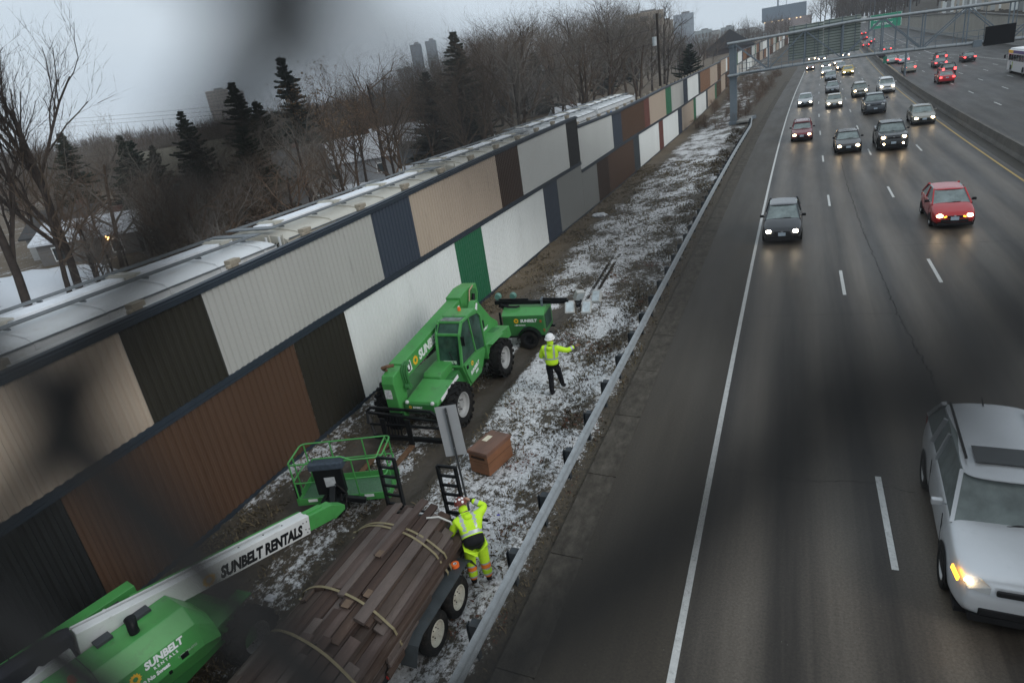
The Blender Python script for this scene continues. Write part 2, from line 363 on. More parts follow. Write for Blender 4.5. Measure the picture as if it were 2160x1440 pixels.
def asphalt_mat(name, lanes, base=(.025, .0205, .0160), light=(.128, .108, .086), rough=.42):
    m, nt, b, N, L = nmat(name)
    uv = N.new('ShaderNodeUVMap'); uv.uv_map = 'UVMap'
    def noise(scale, st, det=5, ro=.6):
        mp = N.new('ShaderNodeMapping'); mp.inputs['Scale'].default_value = st; L.new(uv.outputs[0], mp.inputs[0])
        n = N.new('ShaderNodeTexNoise'); n.inputs['Scale'].default_value = scale; n.inputs['Detail'].default_value = det; n.inputs['Roughness'].default_value = ro
        L.new(mp.outputs[0], n.inputs['Vector']); return n.outputs[0]
    sep = N.new('ShaderNodeSeparateXYZ'); L.new(uv.outputs[0], sep.inputs[0])
    def mt(op, a, bb=None):
        n = N.new('ShaderNodeMath'); n.operation = op
        for i, q in enumerate((a, bb)):
            if q is None: continue
            if isinstance(q, (int, float)): n.inputs[i].default_value = q
            else: L.new(q, n.inputs[i])
        return n.outputs[0]
    cols = []
    if lanes:
        # worn wheel paths: two per lane
        s0, wl = lanes
        t = mt('MULTIPLY', mt('SUBTRACT', sep.outputs[0], s0), 2*math.pi/(wl/2))
        wp = mt('MULTIPLY', mt('SUBTRACT', 0, mt('COSINE', t)), .5)
        wp = mt('ADD', wp, .5)
    else: wp = mt('MULTIPLY', noise(1, (1, .1, 1)), 1.0)
    st = noise(1.3, (1.1, .035, 1), 5, .65)
    f = mt('ADD', mt('MULTIPLY', wp, .34), mt('MULTIPLY', mt('SUBTRACT', st, .28), 1.0))
    r = N.new('ShaderNodeValToRGB'); e = r.color_ramp.elements; e[0].position = .15; e[0].color = (*base, 1); e[1].position = .85; e[1].color = (*light, 1); L.new(f, r.inputs[0])
    sp = N.new('ShaderNodeValToRGB'); e = sp.color_ramp.elements; e[0].position = .25; e[0].color = (.5, .5, .5, 1); e[1].position = .75; e[1].color = (1.5, 1.5, 1.5, 1); L.new(noise(22, (1, 1, 1), 6, .8), sp.inputs[0])
    mx = N.new('ShaderNodeMixRGB'); mx.blend_type = 'MULTIPLY'; mx.inputs[0].default_value = 1; L.new(r.outputs[0], mx.inputs[1]); L.new(sp.outputs[0], mx.inputs[2])
    # pale grit specks
    vo = N.new('ShaderNodeTexVoronoi'); vo.inputs['Scale'].default_value = 9; L.new(uv.outputs[0], vo.inputs['Vector'])
    rs = N.new('ShaderNodeValToRGB'); e = rs.color_ramp.elements; e[0].position = .03; e[0].color = (.5, .5, .5, 1); e[1].position = .07; e[1].color = (0, 0, 0, 1); L.new(vo.outputs['Distance'], rs.inputs[0])
    m2 = N.new('ShaderNodeMixRGB'); m2.inputs[2].default_value = (.3, .3, .28, 1); L.new(mt('MULTIPLY', rs.outputs[0], mt('GREATER_THAN', noise(3, (1, 1, 1), 2), .62)), m2.inputs[0]); L.new(mx.outputs[0], m2.inputs[1])
    L.new(m2.outputs[0], b.inputs['Base Color'])
    L.new(mt('ADD', rough-.13, mt('MULTIPLY', noise(.8, (1, .15, 1), 4), .30)), b.inputs['Roughness'])
    b.inputs['Specular IOR Level'].default_value = .28
    bp = N.new('ShaderNodeBump'); bp.inputs['Strength'].default_value = .25; bp.inputs['Distance'].default_value = .01; L.new(noise(60, (1, 1, 1), 3), bp.inputs['Height']); L.new(bp.outputs[0], b.inputs['Normal'])
    return m
LW = 3.0996
XA, XW, XY = 1.7919, -1.5254, 10.992
ROADM = asphalt_mat('asphalt_lanes', (XW+.05, LW))
SHM = asphalt_mat('asphalt_shoulder', None, (.033, .0265, .019), (.062, .051, .037), .55)
RROADM = asphalt_mat('asphalt_far_carriageway', (13.75, 2.95), (.034, .030, .026), (.060, .054, .046), .5)
strip('road', XW, 11.35, -8, 420, 0, ROADM, n=2)
strip('shoulder_left', -3.56, XW-.002, -8, 420, 0.0, SHM)
strip('shoulder_median', 11.352, 12.02, -8, 420, 0.0, SHM)
strip('road_far_carriageway', 12.55, 40.2, -8, 420, 0.0, RROADM, n=2)
# concrete gutter between asphalt and guardrail
def gutter():
    m = MB(); y = 1.0
    i = 0
    while y < 140:
        L_ = 2.75; y2 = y+L_-.03
        for (a, b_) in ((y, (y+y2)/2), ((y+y2)/2, y2)):
            vs = [(-3.562+xc(a), a, zr(a)-.05), (-4.22+xc(a), a, zr(a)+.035), (-3.562+xc(b_), b_, zr(b_)-.05), (-4.22+xc(b_), b_, zr(b_)+.035), (-3.562+xc(a), a, zr(a)+.006), (-4.22+xc(a), a, zr(a)+.05), (-3.562+xc(b_), b_, zr(b_)+.006), (-4.22+xc(b_), b_, zr(b_)+.05)]
            m.add(vs, [(0, 2, 6, 4), (1, 5, 7, 3), (4, 6, 7, 5), (0, 4, 5, 1), (2, 3, 7, 6)])
        y += L_; i += 1
    gm = mat('gutter_concrete', (.085, .076, .063), .9, var=.35, scale=3.2, dirt=.75, dirtcol=(.030, .025, .020), bump=.4, stretch=(1, .5, 1))
    return tag(m.build('gutter', gm), kind='structure')
gutter()
WLINE = mat('road_paint_white', (.50, .50, .48), .6, var=.12, scale=6, dirt=.35, dirtcol=(.16, .155, .15))
YLINE = mat('road_paint_yellow', (.42, .27, .06), .6, var=.12, scale=6, dirt=.35, dirtcol=(.13, .11, .08))
strip('edge_line_white', XW-.06, XW+.06, -8, 420, .004, WLINE)
strip('edge_line_yellow', XY-.05, XY+.06, -8, 420, .004, YLINE)
strip('edge_line_yellow_far_carriageway', 13.25, 13.36, -8, 420, .004, YLINE)
def rshift(s, y):
    if y <= 90: return s
    q = min(y, 165)-90; return s-6e-4*q*q*(s-12.8)/8
def dashes():
    m = MB(); P = 13.9817
    for s, y0 in ((XA, 10.154), (XA+LW, 25.335-P), (XA+2*LW, 39.249-2*P)):
        y = y0-P
        while y < 400:
            for k in range(3):
                a = y+k*.933; b_ = a+.933
                m.add([(s-.055+xc(a), a, zr(a)+.004), (s+.055+xc(a), a, zr(a)+.004), (s+.055+xc(b_), b_, zr(b_)+.004), (s-.055+xc(b_), b_, zr(b_)+.004)], [(0, 1, 2, 3)])
            y += P
    tag(m.build('lane_dashes', WLINE), kind='structure')
    m = MB()
    for s, y0 in ((16.75, 74.0), (19.9, 86.9), (22.95, 99.5), (25.9, 70)):
        y = y0-5*12.3
        while y < 380:
            a, b_ = y, y+2.8; sa, sb = rshift(s, a), rshift(s, b_)
            m.add([(sa-.06+xc(a), a, zr(a)+.004), (sa+.06+xc(a), a, zr(a)+.004), (sb+.06+xc(b_), b_, zr(b_)+.004), (sb-.06+xc(b_), b_, zr(b_)+.004)], [(0, 1, 2, 3)])
            y += 12.3
    tag(m.build('lane_dashes_far_carriageway', WLINE), kind='structure')
    m = MB(); ys = list(np.arange(20, 300, 3.))
    for a, b_ in zip(ys, ys[1:]):
        sa, sb = rshift(28.9, a), rshift(28.9, b_)
        m.add([(sa-.06+xc(a), a, zr(a)+.004), (sa+.06+xc(a), a, zr(a)+.004), (sb+.06+xc(b_), b_, zr(b_)+.004), (sb-.06+xc(b_), b_, zr(b_)+.004)], [(0, 1, 2, 3)])
    tag(m.build('edge_line_white_far_carriageway', WLINE), kind='structure')
dashes()
def cracks():
    m = MB(); rng = random.Random(4)
    TAR = mat('crack_dark', (.014, .013, .012), .7, var=.2)
    def line(pts, wd, sub=.12, jit=.05):
        out_ = []
        for (s0, y0), (s1, y1) in zip(pts, pts[1:]):
            n = max(1, int(math.hypot(s1-s0, y1-y0)/sub))
            for k in range(n): t = k/n; out_.append((s0+(s1-s0)*t+rng.uniform(-jit, jit), y0+(y1-y0)*t+rng.uniform(-jit, jit)))
        out_.append(pts[-1])
        for (s0, y0), (s1, y1) in zip(out_, out_[1:]):
            d = Vector((s1-s0, y1-y0)).normalized(); n_ = Vector((-d.y, d.x))*wd*rng.uniform(.3, 1)*.5
            P = lambda s, y: (s+xc(y), y, zr(y)+.0035)
            m.add([P(s0-n_.x, y0-n_.y), P(s0+n_.x, y0+n_.y), P(s1+n_.x, y1+n_.y), P(s1-n_.x, y1-n_.y)], [(0, 1, 2, 3)])
    long_ = [(3.1, 12), (3.35, 15), (3.5, 18), (3.2, 22), (3.15, 26), (3.05, 30), (2.95, 36), (2.9, 44), (2.9, 56)]
    line(long_, .035)
    for y in (22.2, 38.5, 52): line([(-1.4, y-.25), (1.2, y), (3.2, y+.1)], .02, .25, .03)
    for y in (30.2, 47, 64): line([(3.1, y-.1), (6.4, y), (9, y+.1), (11.2, y)], .022, .25, .03)
    line([(-1.3, 12.7), (0.3, 12.55), (1.6, 12.7), (2.4, 12.5)], .012)
    tag(m.build('pavement_cracks', TAR, fix=False), kind='structure')
cracks()
# ---------------------------------------------------------------- median barrier
def barrier():
    m = MB(); prof = [(12.02, -.05), (12.02, .08), (12.14, .28), (12.20, .80), (12.40, .80), (12.46, .28), (12.58, .08), (12.58, -.05)]
    ys = list(np.arange(-6, 400, 3.0)); vs = []
    for y in ys:
        for s, z in prof: vs.append((s+xc(y), y, zr(y)+z))
    n = len(prof); fs = [(i*n+k, i*n+k+1, (i+1)*n+k+1, (i+1)*n+k) for i in range(len(ys)-1) for k in range(n-1)]
    m.add(vs, fs); bm_ = mat('barrier_concrete', (.10, .093, .082), .85, var=.2, scale=.8, dirt=.4, dirtcol=(.05, .046, .04), bump=.2)
    o = m.build('median_barrier', bm_, smooth=True, angle=20)
    tag(o, 'low dark concrete median barrier between the two carriageways', 'barrier')
barrier()
# ---------------------------------------------------------------- guardrail
def guardrail():
    t = thing('guardrail', 'galvanised W-beam guardrail along the shoulder on dark block-out posts', 'guardrail', (-4.4, 10, 0))
    inv = Matrix.Translation((4.4, -10, 0))
    def S(y): return -4.40-.22*ss((y-3)/60)-(.35*ss((y-72)/8))
    prof = [(.0, .52), (.055, .56), (.075, .60), (.055, .64), (.0, .675), (.0, .70), (.055, .735), (.075, .775), (.055, .815), (.0, .85)]
    ys = list(np.arange(1.5, 79.5, .9)); m = MB(); vs = []
    for y in ys:
        drop = 0
        for px_, z in prof: vs.append((S(y)+xc(y)+px_, y, zr(y)+z))
        for px_, z in prof: vs.append((S(y)+xc(y)+px_-.012, y, zr(y)+z+.004))
    n = len(prof); q = 2*n; fs = []
    for i in range(len(ys)-1):
        for k in range(n-1):
            fs.append((i*q+k, i*q+k+1, (i+1)*q+k+1, (i+1)*q+k)); fs.append((i*q+n+k, (i+1)*q+n+k, (i+1)*q+n+k+1, i*q+n+k+1))
        fs.append((i*q+n-1, i*q+2*n-1, (i+1)*q+2*n-1, (i+1)*q+n-1))
    m.add(vs, fs, 0, inv); m.build('rail', STEEL, t, smooth=True, angle=50, fix=False)
    proto = None; y = 3.18; BL = mat('guardrail_post', (.045, .052, .058), .6, var=.25, dirt=.3)
    ang = 0
    while y < 79:
        if proto is None:
            m = MB()
            # steel I post with a moulded block-out that flares outwards from the rail
            m.box((-.20, 0, .36), (.10, .012, .86)); m.box((-.255, 0, .36), (.012, .11, .86)); m.box((-.145, 0, .36), (.012, .11, .86))
            m.box((-.10, -.075, .66), (.17, .014, .34)); m.box((-.10, .075, .66), (.17, .014, .34)); m.box((-.10, 0, .66), (.17, .15, .016)); m.box((-.185, 0, .66), (.014, .15, .34))
            m.box((-.10, 0, .822), (.18, .16, .012))
            o = m.build('post', BL, t); proto = o
        else:
            o = proto.copy(); COL.objects.link(o); o.parent = t
        o.location = (S(y)+xc(y)-.005+4.4, y-10, zr(y)-.02)
        y += 1.715
    # flared end piece
    m = MB(); pts = [(S(79)+xc(79)+.02+4.4, 79-10, zr(79)+.68), (S(79)+xc(79)-.05+4.4, 80.2-10, zr(80)+.68), (S(79)+xc(79)+.35+4.4, 81.2-10, zr(80)+.68)]
    for a, b_ in zip(pts, pts[1:]): m.bar(a, b_, .05, .32)
    m.build('end_shoe', GRAYM, t)
guardrail()
# the footbridge the picture is taken from: its deck shades the nearest ground
m = MB(); m.box((0, -3.2, 6.75), (90, 6.0, .7)); m.box((0, -.30, 7.25), (90, .22, .5)); tag(m.build('bridge_deck', CONC), kind='structure')
# ================================================================ the coloured noise wall
PC = {}
def pcol(n, c, r=.45): PC[n] = mat('siding_'+n, c, r, var=.05, scale=.6, stretch=(1, 1, .25), dirt=.1, dirtcol=tuple(k*.6 for k in c), bump=.03, bscale=5)
pcol('tan', (.40, .325, .255)); pcol('olive', (.030, .028, .022)); pcol('grey', (.40, .395, .37)); pcol('slate', (.045, .056, .075))
pcol('dark_brown', (.045, .028, .02)); pcol('light_grey', (.50, .51, .49)); pcol('black', (.020, .021, .021)); pcol('brown', (.085, .050, .033))
pcol('white', (.70, .72, .70)); pcol('green', (.015, .12, .055)); pcol('charcoal', (.045, .055, .062)); pcol('red_brown', (.12, .035, .025))
pcol('orange_brown', (.19, .095, .048)); pcol('mid_grey', (.20, .205, .195))
TRIM = mat('siding_trim', (.035, .045, .058), .4, .2, var=.1, scale=2)
def corr(x0f, y0, y1, zb, zt, pitch=.2, depth=.034):
    m = MB(); vs = []; y = y0; cols = []
    pat = [(0, 0), (.36, 0), (.5, 1), (.86, 1)]
    k = 0
    while y < y1-.001:
        for t, d in pat:
            yy = y+t*pitch
            if yy <= y1: cols.append((yy, d))
        y += pitch
    cols.append((y1, 0))
    for yy, d in cols:
        x = x0f(yy)+d*depth; vs += [(x, yy, zb(yy)), (x, yy, zt(yy))]
    fs = [(2*i, 2*i+2, 2*i+3, 2*i+1) for i in range(len(cols)-1)]
    m.add(vs, fs); return m
def zbase(y): return lerp_tab(ZW, y)
TOP1 = [(2, 5.33), (7.9, 5.37), (10.1, 5.45), (17.15, 5.62), (19.6, 5.71), (27.4, 5.90), (33, 6.0), (40.6, 6.13)]
ML1 = [(2, 2.72), (5.76, 2.84), (12.4, 3.05), (22.2, 3.1), (36, 3.14), (40.6, 3.15)]
TOP2 = [(40.6, 5.54), (53, 5.45), (62, 5.58), (74, 5.80), (87, 5.88), (102, 6.06), (118, 6.24), (130, 6.4), (140, 6.55)]
ML2 = [(40.6, 2.62), (56, 2.75), (70, 2.74), (85, 2.74), (98, 2.9), (111, 2.88), (140, 3.3)]
def seg(label, y0, y1, TOP, ML, up, lo, xoff=0, cap=.16, pitch=.2):
    t = thing('noise_wall', label, 'noise wall', (wallx(y0), y0, 0), group='sections of the coloured noise wall')
    sh = Matrix.Translation((-wallx(y0), -y0, 0))
    xf = lambda y: wallx(y)+xoff
    zt = lambda y: lerp_tab(TOP, y); zm = lambda y: lerp_tab(ML, y)
    for rows, zb, zz in ((up, lambda y: zm(y)+.14, lambda y: zt(y)-cap*.6), (lo, lambda y: zbase(y)-.1, lambda y: zm(y)+.04)):
        for a, b_, c in rows:
            m = corr(xf, a+.004, b_-.004, zb, zz, pitch); m.v = [tuple(sh @ Vector(v)) for v in m.v]
            o = m.build('siding_panel', PC[c], t, fix=False); o['label'] = c.replace('_', ' ')+' corrugated panel'
    def run(name, x0, x1, f0, f1, step=4.):
        ys = [y0]+[y for y in np.arange(y0+step, y1-.5, step)]+[y1]; vs = []
        for y in ys: vs += [(xf(y)+x0, y, f0(y)), (xf(y)+x1, y, f0(y)), (xf(y)+x1, y, f1(y)), (xf(y)+x0, y, f1(y))]
        fs = [(4*i+k, 4*i+(k+1) % 4, 4*i+4+(k+1) % 4, 4*i+4+k) for i in range(len(ys)-1) for k in range(4)]+[(3, 2, 1, 0), tuple(4*(len(ys)-1)+k for k in range(4))]
        m = MB(); m.add(vs, fs, 0, sh); return m.build(name, TRIM, t)
    run('top_cap', -.34, .075, lambda y: zt(y)-.10, lambda y: zt(y)-.045)
    run('cap_lip', .046, .085, lambda y: zt(y)-.17, lambda y: zt(y)-.102)
    run('cap_ridge', -.06, -.02, lambda y: zt(y)-.043, lambda y: zt(y)-.005)
    run('mid_rail', -.1, .075, lambda y: zm(y), lambda y: zm(y)+.075)
    run('mid_rail_flashing', -.1, .052, lambda y: zm(y)+.077, lambda y: zm(y)+.20)
    run('base_rail', -.12, .058, lambda y: zbase(y)-.12, lambda y: zbase(y)+.09)
    # timber posts standing behind, their heads showing above the cap
    WD = mat('pale_post_timber', (.30, .26, .20), .85, var=.2, scale=5, bump=.2)
    y = y0+1.6; proto = None
    while y < min(y1, 125):
        if proto is None or True:
            m = MB(); q = Matrix.Translation((xf(y)-.50, y, 0)) @ Matrix.Rotation(random.uniform(-.04, .04), 4, 'Z')
            m.box((0, 0, zt(y)/2), (.2, .22, zt(y)+.0), 0, sh @ q); m.box((-.0, .02, zt(y)+.05), (.22, .34, .12), 0, sh @ q)
            m.box((.10, -.22, zt(y)-.02), (.10, .12, .08), 0, sh @ q)
            m.build('post', WD, t, bevel=.012)
        y += 2.86
    return t
seg('nearest section of the coloured noise wall, tall, with tan, dark, grey and white corrugated panels', 1.5, 40.6, TOP1, ML1,
    [(1.5, 7.93, 'tan'), (7.93, 10.1, 'olive'), (10.1, 17.15, 'grey'), (17.15, 19.61, 'slate'), (19.61, 27.41, 'tan'), (27.41, 30.3, 'dark_brown'), (30.3, 38.24, 'light_grey'), (38.24, 40.6, 'black')],
    [(1.5, 5.72, 'black'), (5.72, 12.39, 'brown'), (12.39, 14.7, 'olive'), (14.7, 22.25, 'white'), (22.25, 24.85, 'green'), (24.85, 33.1, 'white'), (33.1, 35.5, 'slate'), (35.5, 40.6, 'mid_grey')], cap=.2)
seg('second section of the noise wall, stepped down after the black panel, running to the sign gantry', 40.62, 137, TOP2, ML2,
    [(40.62, 49.6, 'light_grey'), (49.6, 52.7, 'slate'), (52.7, 62, 'brown'), (62, 64.5, 'red_brown'), (64.5, 73.7, 'tan'), (73.7, 77.5, 'green'), (77.5, 87, 'grey'), (87, 90.8, 'slate'), (90.8, 102, 'white'), (102, 104.5, 'charcoal'), (104.5, 118, 'orange_brown'), (118, 130, 'tan'), (130, 137, 'brown')],
    [(40.62, 44.3, 'mid_grey'), (44.3, 47.6, 'dark_brown'), (47.6, 56.4, 'brown'), (56.4, 58.9, 'charcoal'), (58.9, 68.7, 'white'), (68.7, 71.3, 'red_brown'), (71.3, 81.7, 'white'), (81.7, 85, 'slate'), (85, 96, 'tan'), (96, 98.6, 'green'), (98.6, 111.2, 'white'), (111.2, 113.6, 'charcoal'), (113.6, 125, 'tan'), (125, 128, 'green'), (128, 137, 'brown')])
def farsegs():
    rng = random.Random(11); y = 137.05; i = 0
    names = ['third section of the noise wall, just behind the gantry column', 'fourth section of the noise wall, seen through the left bay of the gantry', 'fifth section of the noise wall, seen through the gantry left of the sign backs', 'sixth and farthest section of the noise wall, curving right']
    big = ['white', 'orange_brown', 'tan', 'grey', 'brown', 'light_grey', 'white', 'tan']; sm = ['green', 'slate', 'charcoal', 'red_brown', 'dark_brown', 'white']
    for n, L_ in enumerate((36, 50, 55, 70)):
        y2 = y+L_; up = []; lo = []
        for rows in (up, lo):
            a = y; j = rng.randint(0, 7)
            while a < y2-.5:
                b_ = min(y2, a+rng.uniform(8, 10)); rows.append((a, b_, big[j % 8])); a = b_
                if a < y2-.5: b_ = min(y2, a+2.8); rows.append((a, b_, sm[(j*5+n) % 6])); a = b_
                j += rng.randint(1, 3)
        TOP = [(y, lerp_tab([(137, 6.75), (166, 7.3), (230, 8.6), (320, 11.0), (400, 13.)], y)), (y2, lerp_tab([(137, 6.75), (166, 7.3), (230, 8.6), (320, 11.0), (400, 13.)], y2-5))]
        MLt = [(a, zbase(a)+(t-zbase(a))*.5) for a, t in TOP]
        seg(names[n], y, y2, TOP, MLt, up, lo, pitch=.4)
        y = y2+.03
farsegs()
# ================================================================ hopper train
def train():
    HW = mat('hopper_white', (.60, .615, .62), .5, var=.06, scale=1.2, dirt=.2, dirtcol=(.36, .33, .27), bump=.04)
    HC = mat('hopper_cream', (.45, .43, .37), .5, var=.07, scale=1.2, dirt=.25, dirtcol=(.30, .26, .2), bump=.04)
    DK = mat('running_board', (.17, .185, .195), .6, .3, var=.2); LET = mat('stencil_black', (.02, .02, .02), .6)
    hatchm = mat('hatch_snow', (.74, .76, .79), .6, var=.1, scale=4)
    ends = [(-10.5, 2.9), (3.35, 14.6), (15.1, 26.3), (26.9, 37.7), (38.3, 51.6), (52.3, 66.4)]
    lab = ['white covered hopper car nearest the camera, its end only at the left edge', 'white covered hopper car behind the dark olive wall panel, snow in its roof trough', 'cream covered hopper car with stencilled reporting marks on its end', 'cream covered hopper car behind the tan and dark brown wall panels', 'pale covered hopper car beside the step in the wall', 'farthest covered hopper car, with a blue patch on its side']
    x0, x1 = -16.95, -13.95; xm = (x0+x1)/2
    for i, (a, b_) in enumerate(ends):
        if i == 0: continue
        HM = HC if i in (2, 3) else HW
        dz = [0, .0, .03, .22, .38, .42][i]
        t = thing('hopper_car', lab[i], 'rail car', (xm, (a+b_)/2, .9), group='covered hopper cars of the standing train')
        sh = Matrix.Translation((-xm, -(a+b_)/2, -.9)); L_ = b_-a
        # cross section (x from centre, z)
        sec = [(-1.38, 1.9), (-1.50, 2.1), (-1.50, 5.02), (-1.46, 5.04), (-1.46, 5.22), (-1.34, 5.29), (-1.0, 5.36), (-.5, 5.41), (0, 5.42), (.5, 5.41), (1.0, 5.36), (1.34, 5.29), (1.46, 5.22), (1.46, 5.04), (1.50, 5.02), (1.50, 2.1), (1.38, 1.9)]
        n = len(sec); vs = []; ys = [a, a+.35, b_-.35, b_]
        for j, y in enumerate(ys):
            q = .97 if j in (0, 3) else 1
            for (x, z) in sec: vs.append((xm+x*q, y, z+dz+(0 if j in (1, 2) else -.03)))
        fs = [(j*n+k, j*n+(k+1) % n, (j+1)*n+(k+1) % n, (j+1)*n+k) for j in range(3) for k in range(n)]+[tuple(range(n))[::-1], tuple(3*n+k for k in range(n))]
        m = MB(); m.add(vs, fs, 0, sh); m.build('body', HM, t, smooth=True, angle=25)
        # side seam and horizontal rib
        m = MB()
        for sx in (-1, 1): m.box((xm+sx*1.505, (a+b_)/2, 4.86+dz), (.03, L_-.2, .05), 0, sh); m.box((xm+sx*1.475, (a+b_)/2, 5.225+dz), (.05, L_-.1, .03), 0, sh)
        m.build('side_rib', DK, t)
        # roof ribs, each with a small gusset down the eave
        nr = max(6, int(L_/1.45))
        for j in range(nr):
            m = MB(); y = a+.6+(L_-1.2)*j/(nr-1)
            for sx in (-1, 1):
                pts = [(1.47, 5.20), (1.34, 5.31), (1.02, 5.38), (.62, 5.42)]
                for (p, q) in zip(pts, pts[1:]): m.bar((xm+sx*p[0], y, p[1]+dz), (xm+sx*q[0], y, q[1]+dz), .06, .05, 0, sh)
                m.box((xm+sx*1.47, y+.04, 5.15+dz), (.04, .10, .14), 0, sh)
            m.bar((xm-.62, y, 5.42+dz), (xm+.62, y, 5.42+dz), .06, .05, 0, sh); m.build('roof_rib', HM, t)
        # running boards: two along the roof sides, end platforms
        m = MB()
        for sx in (-1, 1):
            for q in (.70, .86): m.box((xm+sx*q, (a+b_)/2, 5.56+dz), (.07, L_-.1, .04), 0, sh)
            for j in range(nr): m.box((xm+sx*.78, a+.6+(L_-1.2)*j/(nr-1), 5.50+dz), (.22, .03, .05), 0, sh)
        for y in (a+.15, b_-.15): m.box((xm, y, 5.56+dz), (1.9, .34, .035), 0, sh)
        m.build('running_board', DK, t)
        m = MB()
        m.box((xm, (a+b_)/2, 5.50+dz), (.58, L_-1.0, .14), 0, sh)
        m.build('roof_hatch_trough', hatchm, t, bevel=.02)
        nh = max(4, int(L_/2.3))
        for j in range(nh):
            m = MB(); y = a+.9+(L_-1.8)*j/(nh-1); m.bar((xm-.38, y, 5.60+dz), (xm+.38, y, 5.60+dz), .06, .05, 0, sh); m.box((xm+.38, y, 5.57+dz), (.08, .30, .08), 0, sh); m.box((xm, y+.1, 5.58+dz), (.78, .42, .04), 0, sh)
            m.build('hatch_cover', HC, t)
        # end cage and ladder
        for y, d in ((a, -1), (b_, 1)):
            for sx in (-1, 1):
                m = MB()
                m.bar((xm+sx*1.42, y+d*.18, 1.5), (xm+sx*1.42, y+d*.18, 5.4+dz), .05, .05, 0, sh)
                m.bar((xm+sx*.9, y+d*.18, 1.5), (xm+sx*.9, y+d*.18, 5.4+dz), .05, .05, 0, sh)
                for k in range(9): m.bar((xm+sx*.9, y+d*.18, 1.7+k*.4), (xm+sx*1.42, y+d*.18, 1.7+k*.4), .03, .03, 0, sh)
                m.build('ladder', HM, t)
        m = MB()
        m.box((xm, (a+b_)/2, 1.75), (2.5, L_-.3, .35), 0, sh); m.build('underframe', BLACKP, t)
        for y in (a+1.6, b_-1.6):
            m = MB()
            for dy in (-.85, .85):
                for sx in (-.75, .75): m.cyl((xm+sx-.07, y+dy, 1.35), (xm+sx+.07, y+dy, 1.35), .42, n=20, M=sh)
            m.box((xm, y, 1.42), (2.0, .35, .22), 0, sh); m.box((xm-.95, y, 1.4), (.12, 2.3, .3), 0, sh); m.box((xm+.95, y, 1.4), (.12, 2.3, .3), 0, sh)
            m.build('bogie', BLACKP, t)
        if i in (2, 3):
            o = frame((xm+.78, a-.006, 4.95+dz), (1, 0, 0), (0, 0, 1))
            text_mesh('stencil', 'NCLX' if i == 2 else 'NCLX', .24, LET, t, sh @ o, bold=.006)
            o = frame((xm+.85, a-.006, 4.68+dz), (1, 0, 0), (0, 0, 1)); text_mesh('stencil', '560' if i == 2 else '562', .24, LET, t, sh @ o, bold=.006)
        if i == 5:
            m = MB(); m.box((xm+1.51, a+3.2, 4.55+dz), (.02, 2.0, .42), 0, sh); m.build('blue_patch', mat('blue_patch', (.10, .20, .42), .5), t)
    # the track bed
    m = MB(); 
    for sx in (-.72, .72): m.box((xm+sx, 60, .90), (.075, 240, .14))
    tag(m.build('rails', mat('rail_steel', (.10, .07, .05), .6, .5)), kind='structure')
train()
# ================================================================ wheels
def tyre_mb(r, wd, lug=0, n=32):
    """wheel with its axle along +X, outer face at +X"""
    m = MB(); h = wd/2; ri = r*.58
    m.lathe([(ri, -h*.8), (r*.80, -h), (r*.95, -h*.86), (r, -h*.6), (r, h*.6), (r*.95, h*.86), (r*.80, h), (ri, h*.8), (ri-.005, h*.2), (ri-.005, -h*.2), (ri, -h*.8)], (0, 0, 0), (1, 0, 0), n)
    if lug:
        for k in range(lug):
            for sd_ in (-1, 1):
                a = 2*math.pi*(k+(.5 if sd_ > 0 else 0))/lug
                q = Matrix.Rotation(a, 4, 'X') @ Matrix.Translation((sd_*h*.50, 0, r+.012)) @ Matrix.Rotation(sd_*.6, 4, 'Z')
                m.box((0, 0, 0), (h*1.02, .075, .05), 0, q)
                q = Matrix.Rotation(a, 4, 'X') @ Matrix.Translation((sd_*h*.97, 0, r*.95)) @ Matrix.Rotation(-sd_*.5, 4, 'Y')
                m.box((0, 0, 0), (.05, .07, .10), 0, q)
    return m
def rim_mb(r, wd, style='dish'):
    m = MB(); h = wd/2; ri = r*.60
    m.lathe([(ri, -h*.7), (ri, h*.82), (ri*.93, h*.80), (ri*.88, h*.45), (ri*.62, h*.22), (ri*.55, h*.34), (ri*.32, h*.36), (ri*.28, h*.62), (0.001, h*.62)], (0, 0, 0), (1, 0, 0), 28)
    return m
def wheel(parent, x, y, z, r, wd, side, rimmat=None, lug=0, hub=None, name='wheel', bolts=8):
    t = bpy.data.objects.new(name, tyre_mb(r, wd, lug).mesh('tyre', [BLACKR])); COL.objects.link(t)
    bm = bmesh.new(); bm.from_mesh(t.data); bmesh.ops.recalc_face_normals(bm, faces=bm.faces); bm.to_mesh(t.data); bm.free(); smooth_by(t.data, 35)
    t.parent = parent; t.location = (x, y, z)
    if side < 0: t.rotation_euler = (0, 0, math.pi)
    o = rim_mb(r, wd).build('rim', rimmat or RIM, t, smooth=True, angle=35)
    m = MB()
    for k in range(bolts):
        a = 2*math.pi*k/bolts; m.cyl((wd*.15, r*.24*math.cos(a), r*.24*math.sin(a)), (wd*.24, r*.24*math.cos(a), r*.24*math.sin(a)), r*.03, n=6)
        a += .3; m.cyl((wd*.10, r*.42*math.cos(a), r*.42*math.sin(a)), (wd*.125, r*.42*math.cos(a), r*.42*math.sin(a)), r*.05, n=8)
    m.build('wheel_nuts', hub or BLACKP, t)
    return t
